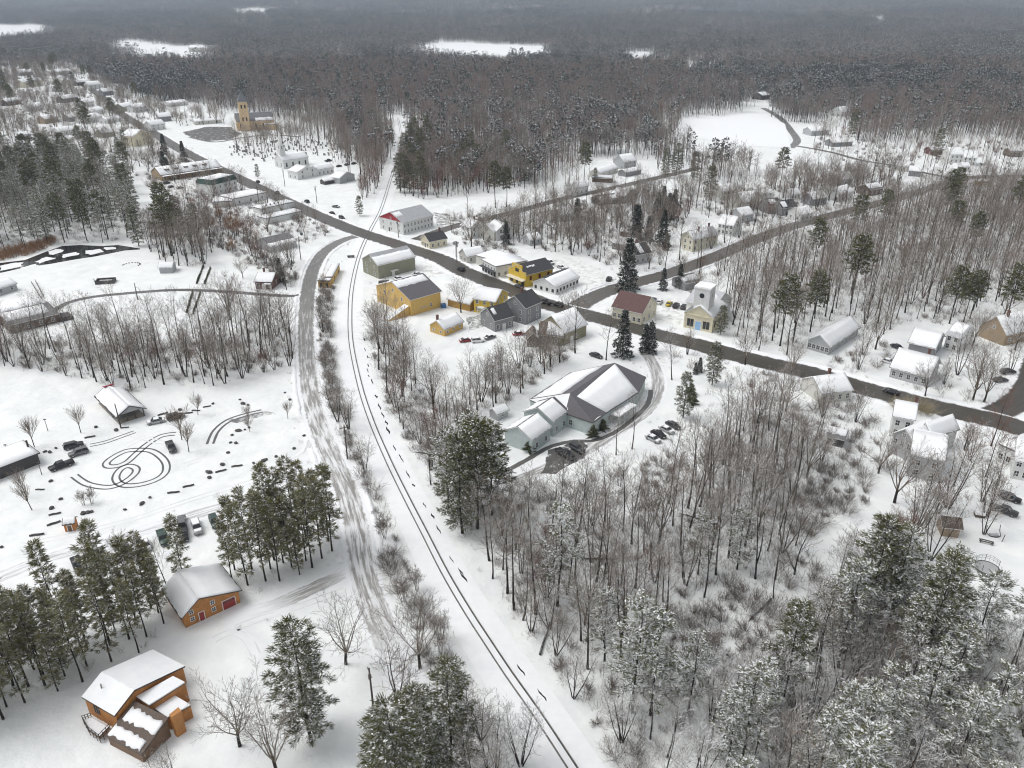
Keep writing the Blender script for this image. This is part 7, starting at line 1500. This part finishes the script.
# in every grove the tallest and the smallest of a kind can be told apart too
zf = defaultdict(list)
for t in chosen:
    if t['label'] is None: zf[(t['zone'], t['kind'])].append(t)
for (zn, kd), l in zf.items():
    ph = zphr[zn]
    if not ph.startswith(('in', 'on', 'be', 'al', 'ar', 'cl', 'ea', 'am')): ph = 'in the ' + ph
    if len(l) == 1: l[0]['label'] = 'single ' + adj(l[0]) + ' ' + ph; continue
    for t in l: t['label'] = adj(t) + ' ' + ph; t['group'] = 'growth of ' + adj(t) + ' ' + ph
def ltrim(s):
    w = s.split(); return ' '.join(w[:16])
for t in chosen:
    pr = PROTO[t['kind']]; tm, cm, h, _, _ = pr['v'][t['v']]
    tl = (0, 0) if t['kind'][:4] in ('pine', 'spru') else (rs.gauss(0, .05), rs.gauss(0, .05))
    if tm is None:
        o = link(pr['name'], cm, None, (t['x'], t['y'], 0), t['rz']); o.scale = (t['s'],) * 3
    else:
        o = link(pr['name'], None, None, (t['x'], t['y'], 0), t['rz']); o.scale = (t['s'],) * 3; o.rotation_euler = (tl[0], tl[1], t['rz']); link('trunk', tm, o); link('crown', cm, o)
    tag(o, ltrim(t['label']), pr['cat'], t.get('group') or (zphr.get(t['zone']) and 'trees ' + zphr[t['zone']]) or None)
print('CHOSEN', len(chosen), {k: len(v) for k, v in REST.items()})

# --- the uncounted rest: one object per mass, placed by geometry nodes
def proto_mesh(kind, v):
    pr = PROTO[kind]; tm, cm, h, tk, cr = pr['v'][v]; mb = MB()
    cms = pr['cm'] if isinstance(pr['cm'], list) else [pr['cm']]
    mb.add(cr, 0)
    if tk: mb.add(tk, len(cms))
    return mb.mesh('stuff_' + kind, cms + ['bark'])
def scatter(name, pts, protos, kind='stuff', label=None):
    """pts: (x, y, z, proto index, rotation, scale, z scale)"""
    pc = bpy.data.collections.new(name + '_sources')
    for i, me in enumerate(protos): pc.objects.link(bpy.data.objects.new('%s_source_%03d' % (name, i), me))
    me = bpy.data.meshes.new(name); me.from_pydata([p[:3] for p in pts], [], [])
    a = me.attributes.new('idx', 'INT', 'POINT'); a.data.foreach_set('value', [p[3] for p in pts])
    a = me.attributes.new('rot', 'FLOAT_VECTOR', 'POINT'); a.data.foreach_set('vector', [c for p in pts for c in (0, 0, p[4])])
    a = me.attributes.new('siz', 'FLOAT_VECTOR', 'POINT'); a.data.foreach_set('vector', [c for p in pts for c in (p[5], p[5], p[6])])
    o = link(name, me); tag(o, label, None, None, kind)
    ng = bpy.data.node_groups.new(name, 'GeometryNodeTree'); ng.interface.new_socket('Geometry', in_out='INPUT', socket_type='NodeSocketGeometry'); ng.interface.new_socket('Geometry', in_out='OUTPUT', socket_type='NodeSocketGeometry')
    n = ng.nodes; gi = n.new('NodeGroupInput'); go = n.new('NodeGroupOutput'); ip = n.new('GeometryNodeInstanceOnPoints'); ci = n.new('GeometryNodeCollectionInfo')
    ci.inputs['Collection'].default_value = pc; ci.inputs['Separate Children'].default_value = True; ci.inputs['Reset Children'].default_value = True; ip.inputs['Pick Instance'].default_value = True
    def na(nm, ty):
        q = n.new('GeometryNodeInputNamedAttribute'); q.data_type = ty; q.inputs['Name'].default_value = nm; return [s for s in q.outputs if s.enabled and s.name == 'Attribute'][0]
    L = ng.links; L.new(gi.outputs[0], ip.inputs['Points']); L.new(ci.outputs[0], ip.inputs['Instance']); L.new(na('idx', 'INT'), ip.inputs['Instance Index']); L.new(na('siz', 'FLOAT_VECTOR'), ip.inputs['Scale'])
    r2 = n.new('FunctionNodeEulerToRotation'); L.new(na('rot', 'FLOAT_VECTOR'), r2.inputs[0]); L.new(r2.outputs[0], ip.inputs['Rotation'])
    L.new(ip.outputs[0], go.inputs[0]); md = o.modifiers.new('scatter', 'NODES'); md.node_group = ng
    return o
def rest_scatter(name, lst):
    keys = sorted({(t['kind'], t['v']) for t in lst}); ix = {k: i for i, k in enumerate(keys)}
    scatter(name, [(t['x'], t['y'], 0, ix[(t['kind'], t['v'])], t['rz'], t['s'], t['s']) for t in lst], [proto_mesh(*k) for k in keys])
for nm, out in (('bare_tree', 'bare_woodland'), ('pine_tree', 'pine_woodland'), ('bare_shrub', 'scrub_thicket'), ('spruce_tree', 'spruce_woodland')):
    if REST[nm]: rest_scatter(out, REST[nm])
# brush and twigs on the floor of the near woods
def small_brush(seed):
    rr = random.Random(seed); mb = MB()
    for k in range(9):
        az = rr.uniform(0, 6.28); el = R(rr.uniform(5, 60)); d = V(math.sin(el) * math.cos(az), math.sin(el) * math.sin(az), math.cos(el)); grow(mb, V(rr.gauss(0, .35), rr.gauss(0, .35), -.03), d, rr.uniform(.5, 1.5), .02, 1, rr, (4,), .1, R(38), 2, .16, .015)
    return mb.mesh('brush', 'brush')
pts = []
for key, w, z in ZW:
    if key in ('lot_pines', 'lane_pines', 'cemetery_trees', 'street_side', 'green_bank', 'village_trees', 'hill_houses'): q = .03
    elif key in ('main_wood', 'lower_wood', 'east_bank', 'shrubland', 'clearing_edge', 'rail_end', 'roadside_strip'): q = .21
    else: q = .10
    xs = [p[0] for p in w]; ys = [p[1] for p in w]
    if min(ys) > 420: continue
    for _ in range(int((max(xs) - min(xs)) * (max(ys) - min(ys)) * q)):
        x, y = rs.uniform(min(xs), max(xs)), rs.uniform(min(ys), max(ys))
        if inpoly(x, y, w) and not blocked(x, y): s = rs.uniform(.6, 1.7); pts.append((x, y, 0, rs.randrange(4), rs.uniform(0, 6.28), s, s))
for pl, w in ROADS[:-1]:
    for a, b in zip(pl, pl[1:]):
        if a[1] > 420: continue
        for _ in range(2):
            if rs.random() < .22:
                t = rs.random(); nx_, ny_ = -(b[1] - a[1]), b[0] - a[0]; l_ = math.hypot(nx_, ny_) or 1; of = (w + abs(rs.gauss(.6, 1.6))) * rs.choice((-1, 1)); x, y = a[0] + (b[0] - a[0]) * t + nx_ / l_ * of, a[1] + (b[1] - a[1]) * t + ny_ / l_ * of; s = rs.uniform(.3, .8)
                if not blocked(x, y): pts.append((x, y, 0, rs.randrange(4), rs.uniform(0, 6.28), s, s))
scatter('undergrowth', pts, [small_brush(900 + i) for i in range(4)])

# --- far forest: patches of many small trees, to the hills on the horizon
def far_tree(mb, x, y, h, rr, kind, n):
    o = V(x, y, 0)
    if kind == 'bare':
        mb.tube([o, o + V(rr.gauss(0, .3), rr.gauss(0, .3), h * .8)], [h * .009, h * .004], 3, mi=2)
        red = 1 if rr.random() < .2 else 0
        for k in range(n):
            t = rr.uniform(.40, .97); az = rr.uniform(0, 6.28); el = R(rr.uniform(20, 75)); d = V(math.sin(el) * math.cos(az), math.sin(el) * math.sin(az), math.cos(el)); b = o + V(0, 0, h * t * .9); L = h * rr.uniform(.12, .30) * (1.25 - t * .6)
            mb.tube([b, b + d * L], [h * .0046, 0], 3, mi=red)
            for j in range(3): c = b + d * (L * rr.uniform(.3, .8)); e = (d + V(rr.gauss(0, .5), rr.gauss(0, .5), rr.gauss(.2, .3))).normalized(); mb.tube([c, c + e * (L * .55)], [h * .0032, 0], 3, mi=red)
    else:
        mb.tube([o, o + V(0, 0, h)], [h * .011, .03], 3, mi=2)
        c0 = rr.uniform(.25, .5)
        for k in range(n):
            t = rr.random() ** .8; z = h * (c0 + (1 - c0) * t); r = h * (pine_prof(t) if kind == 'pine' else spr_prof(t)) * rr.uniform(.4, 1.1); az = rr.uniform(0, 6.28)
            tuft(mb, o + V(r * math.cos(az), r * math.sin(az), z), V(math.cos(az), math.sin(az), .3), h * .085, rr, 4, h * .018, 0)
            if rr.random() < .22:
                c = o + V(r * math.cos(az), r * math.sin(az), z + h * .02); l = h * .02; mb.quad(c + V(l * 1.5, 0, 0), c + V(0, l, 0), c - V(l * 1.5, 0, 0), c - V(0, l, 0), mi=4)
def far_patch(seed, size, sp, mixp, n, hs=(16, 22)):
    rr = random.Random(seed); mb = MB(); g = Grid(); k = 0
    for _ in range(int(size * size / sp / sp * 3)):
        x, y = rr.uniform(-size / 2, size / 2), rr.uniform(-size / 2, size / 2)
        if not g.ok(x, y, sp * rr.uniform(.8, 1.1)): continue
        g.add(x, y); h = rr.uniform(*hs); kd = 'pine' if rr.random() < mixp else 'bare'
        if kd == 'pine': h *= rr.uniform(.95, 1.25)
        far_tree(mb, x, y, h, rr, kd, n if kd == 'bare' else int(n * 1.8)); k += 1
    remap = mb
    remap.m = [{0: 0, 1: 1, 2: 2}.get(i, i) for i in remap.m]
    return mb
class FMB(MB): pass
def far_mesh(seed, size, sp, mixp, n, hs=(16, 22)):
    # needles come out of tuft() as slot 0: build bare and pine apart, then join
    rr = random.Random(seed); bare_, pine_ = MB(), MB(); g = Grid()
    for _ in range(int(size * size / sp / sp * 3)):
        x, y = rr.uniform(-size / 2, size / 2), rr.uniform(-size / 2, size / 2)
        if not g.ok(x, y, sp * rr.uniform(.8, 1.1)): continue
        g.add(x, y); h = rr.uniform(*hs)
        if rr.random() < mixp: far_tree(pine_, x, y, h * rr.uniform(.95, 1.25), rr, 'pine', int(n * 1.8))
        else: far_tree(bare_, x, y, h, rr, 'bare', n)
    pine_.m = [{0: 3, 1: 4, 2: 2, 4: 4}[i] for i in pine_.m]; bare_.add(pine_)
    return bare_.mesh('far_patch', ['twigs_far', 'twigs_far_red', 'bark', 'pine_far', 'snow_clump'])
mid = [far_mesh(1000 + i, 24, 4.8, m, 22, (13, 23)) for i, m in enumerate((.03, .08, .12, .18, .35, .7, .92))]
big = [far_mesh(1100 + i, 64, 5.6, m, 10, (12, 24)) for i, m in enumerate((.10, .16, .25, .4, .65, .9))]
def fn2(x, y):   # slow patchiness of where conifers stand
    return .47 + .25 * math.sin(x * .0061 + 1.3 * math.sin(y * .0047)) + .22 * math.sin(y * .0083 + 1.7 * math.sin(x * .0055 + 2)) + .14 * math.sin(x * .023 + 2 * math.sin(y * .017)) 
def hides_field(x, y, h):
    for z in (0, h * .5, h * .85):
        u, v, d = proj(x, y, hill(x, y) + z)
        for f in FIELDS:
            if inpoly(u, v, f): return True
    return False
raild = lambda x, y: min(dseg(x, y, a, b) for a, b in zip(railpts, railpts[1:])) if y < 900 else 99
pm = []; pb = []; rf = random.Random(21)
FB2 = FB
y = 300.0
while y < 1500:
    x = -y * .76 - 60
    while x < y * .76 + 60:
        xx, yy = x + rf.uniform(-5, 5), y + rf.uniform(-5, 5); u, v, d = proj(xx, yy)
        if farwood_px(u, v) and not hides_field(xx, yy, 20) and not blocked(xx, yy) and raild(xx, yy) > 15:
            if not any(a - 6 < u < c + 6 and b < v < e + 14 and yb > yy - 5 for a, b, c, e, yb in PXBOX):
                k = fn2(xx, yy) + rf.gauss(0, .16) + .06 * min(1, max(0, (yy - 700) / 700)); i = 0 if k < .5 else 1 if k < .66 else 2 if k < .78 else 3 if k < .86 else 4 if k < .93 else 5 if k < 1.02 else 6
                s = rf.uniform(.85, 1.15); pm.append((xx, yy, 0, i, rf.choice((0, 1.5708, 3.1416, 4.7124)) + rf.uniform(-.2, .2), s, rf.uniform(.75, 1.2)))
        x += 20
    y += 20
while y < 9000:
    x = -y * .74 - 80
    while x < y * .74 + 80:
        xx, yy = x + rf.uniform(-14, 14), y + rf.uniform(-14, 14)
        if not hides_field(xx, yy, 20):
            k = fn2(xx, yy) + rf.gauss(0, .16) + .12; i = 0 if k < .48 else 1 if k < .62 else 2 if k < .74 else 3 if k < .84 else 4 if k < .95 else 5
            pb.append((xx, yy, hill(xx, yy), i, rf.choice((0, 1.5708, 3.1416, 4.7124)) + rf.uniform(-.2, .2), rf.uniform(.9, 1.15) * (1 if y < 4500 else 1.5), rf.uniform(.7, 1.25)))
        x += 56 if y < 4500 else 84
    y += 56 if y < 4500 else 84
scatter('forest', pm, mid); scatter('distant_forest', pb, big)
print('PATCHES', len(pm), len(pb))

# windows hang directly on their building, so that nothing sits deeper than thing > part > sub-part
for o in list(sc.objects):
    if o.name.split('.')[0] in ('window', 'louvre_window') and o.parent is not None and o.parent.parent is not None:
        m_ = lm(o); p_ = o.parent
        while p_.parent is not None: m_ = lm(p_) @ m_; p_ = p_.parent
        o.parent = p_; l, r, s = m_.decompose(); o.location = l; o.rotation_euler = r.to_euler()
# ------------------------------------------------------------------ winter air
mb = MB(); mb.box(-8800, 8800, -280, 9300, -1.5, 330); me = mb.mesh('haze', 'snow')
me.materials.clear(); hm_ = bpy.data.materials.new('winter_haze'); hm_.use_nodes = True; t_ = hm_.node_tree
for n in list(t_.nodes):
    if n.type == 'BSDF_PRINCIPLED': t_.nodes.remove(n)
pv = t_.nodes.new('ShaderNodeVolumePrincipled'); pv.inputs['Density'].default_value = 0.0001; pv.inputs['Color'].default_value = (0.45, 0.52, 0.63, 1); pv.inputs['Anisotropy'].default_value = 0.2
t_.links.new(pv.outputs[0], [n for n in t_.nodes if n.type == 'OUTPUT_MATERIAL'][0].inputs['Volume'])
me.materials.append(hm_); tag(link('haze', me), kind='stuff')
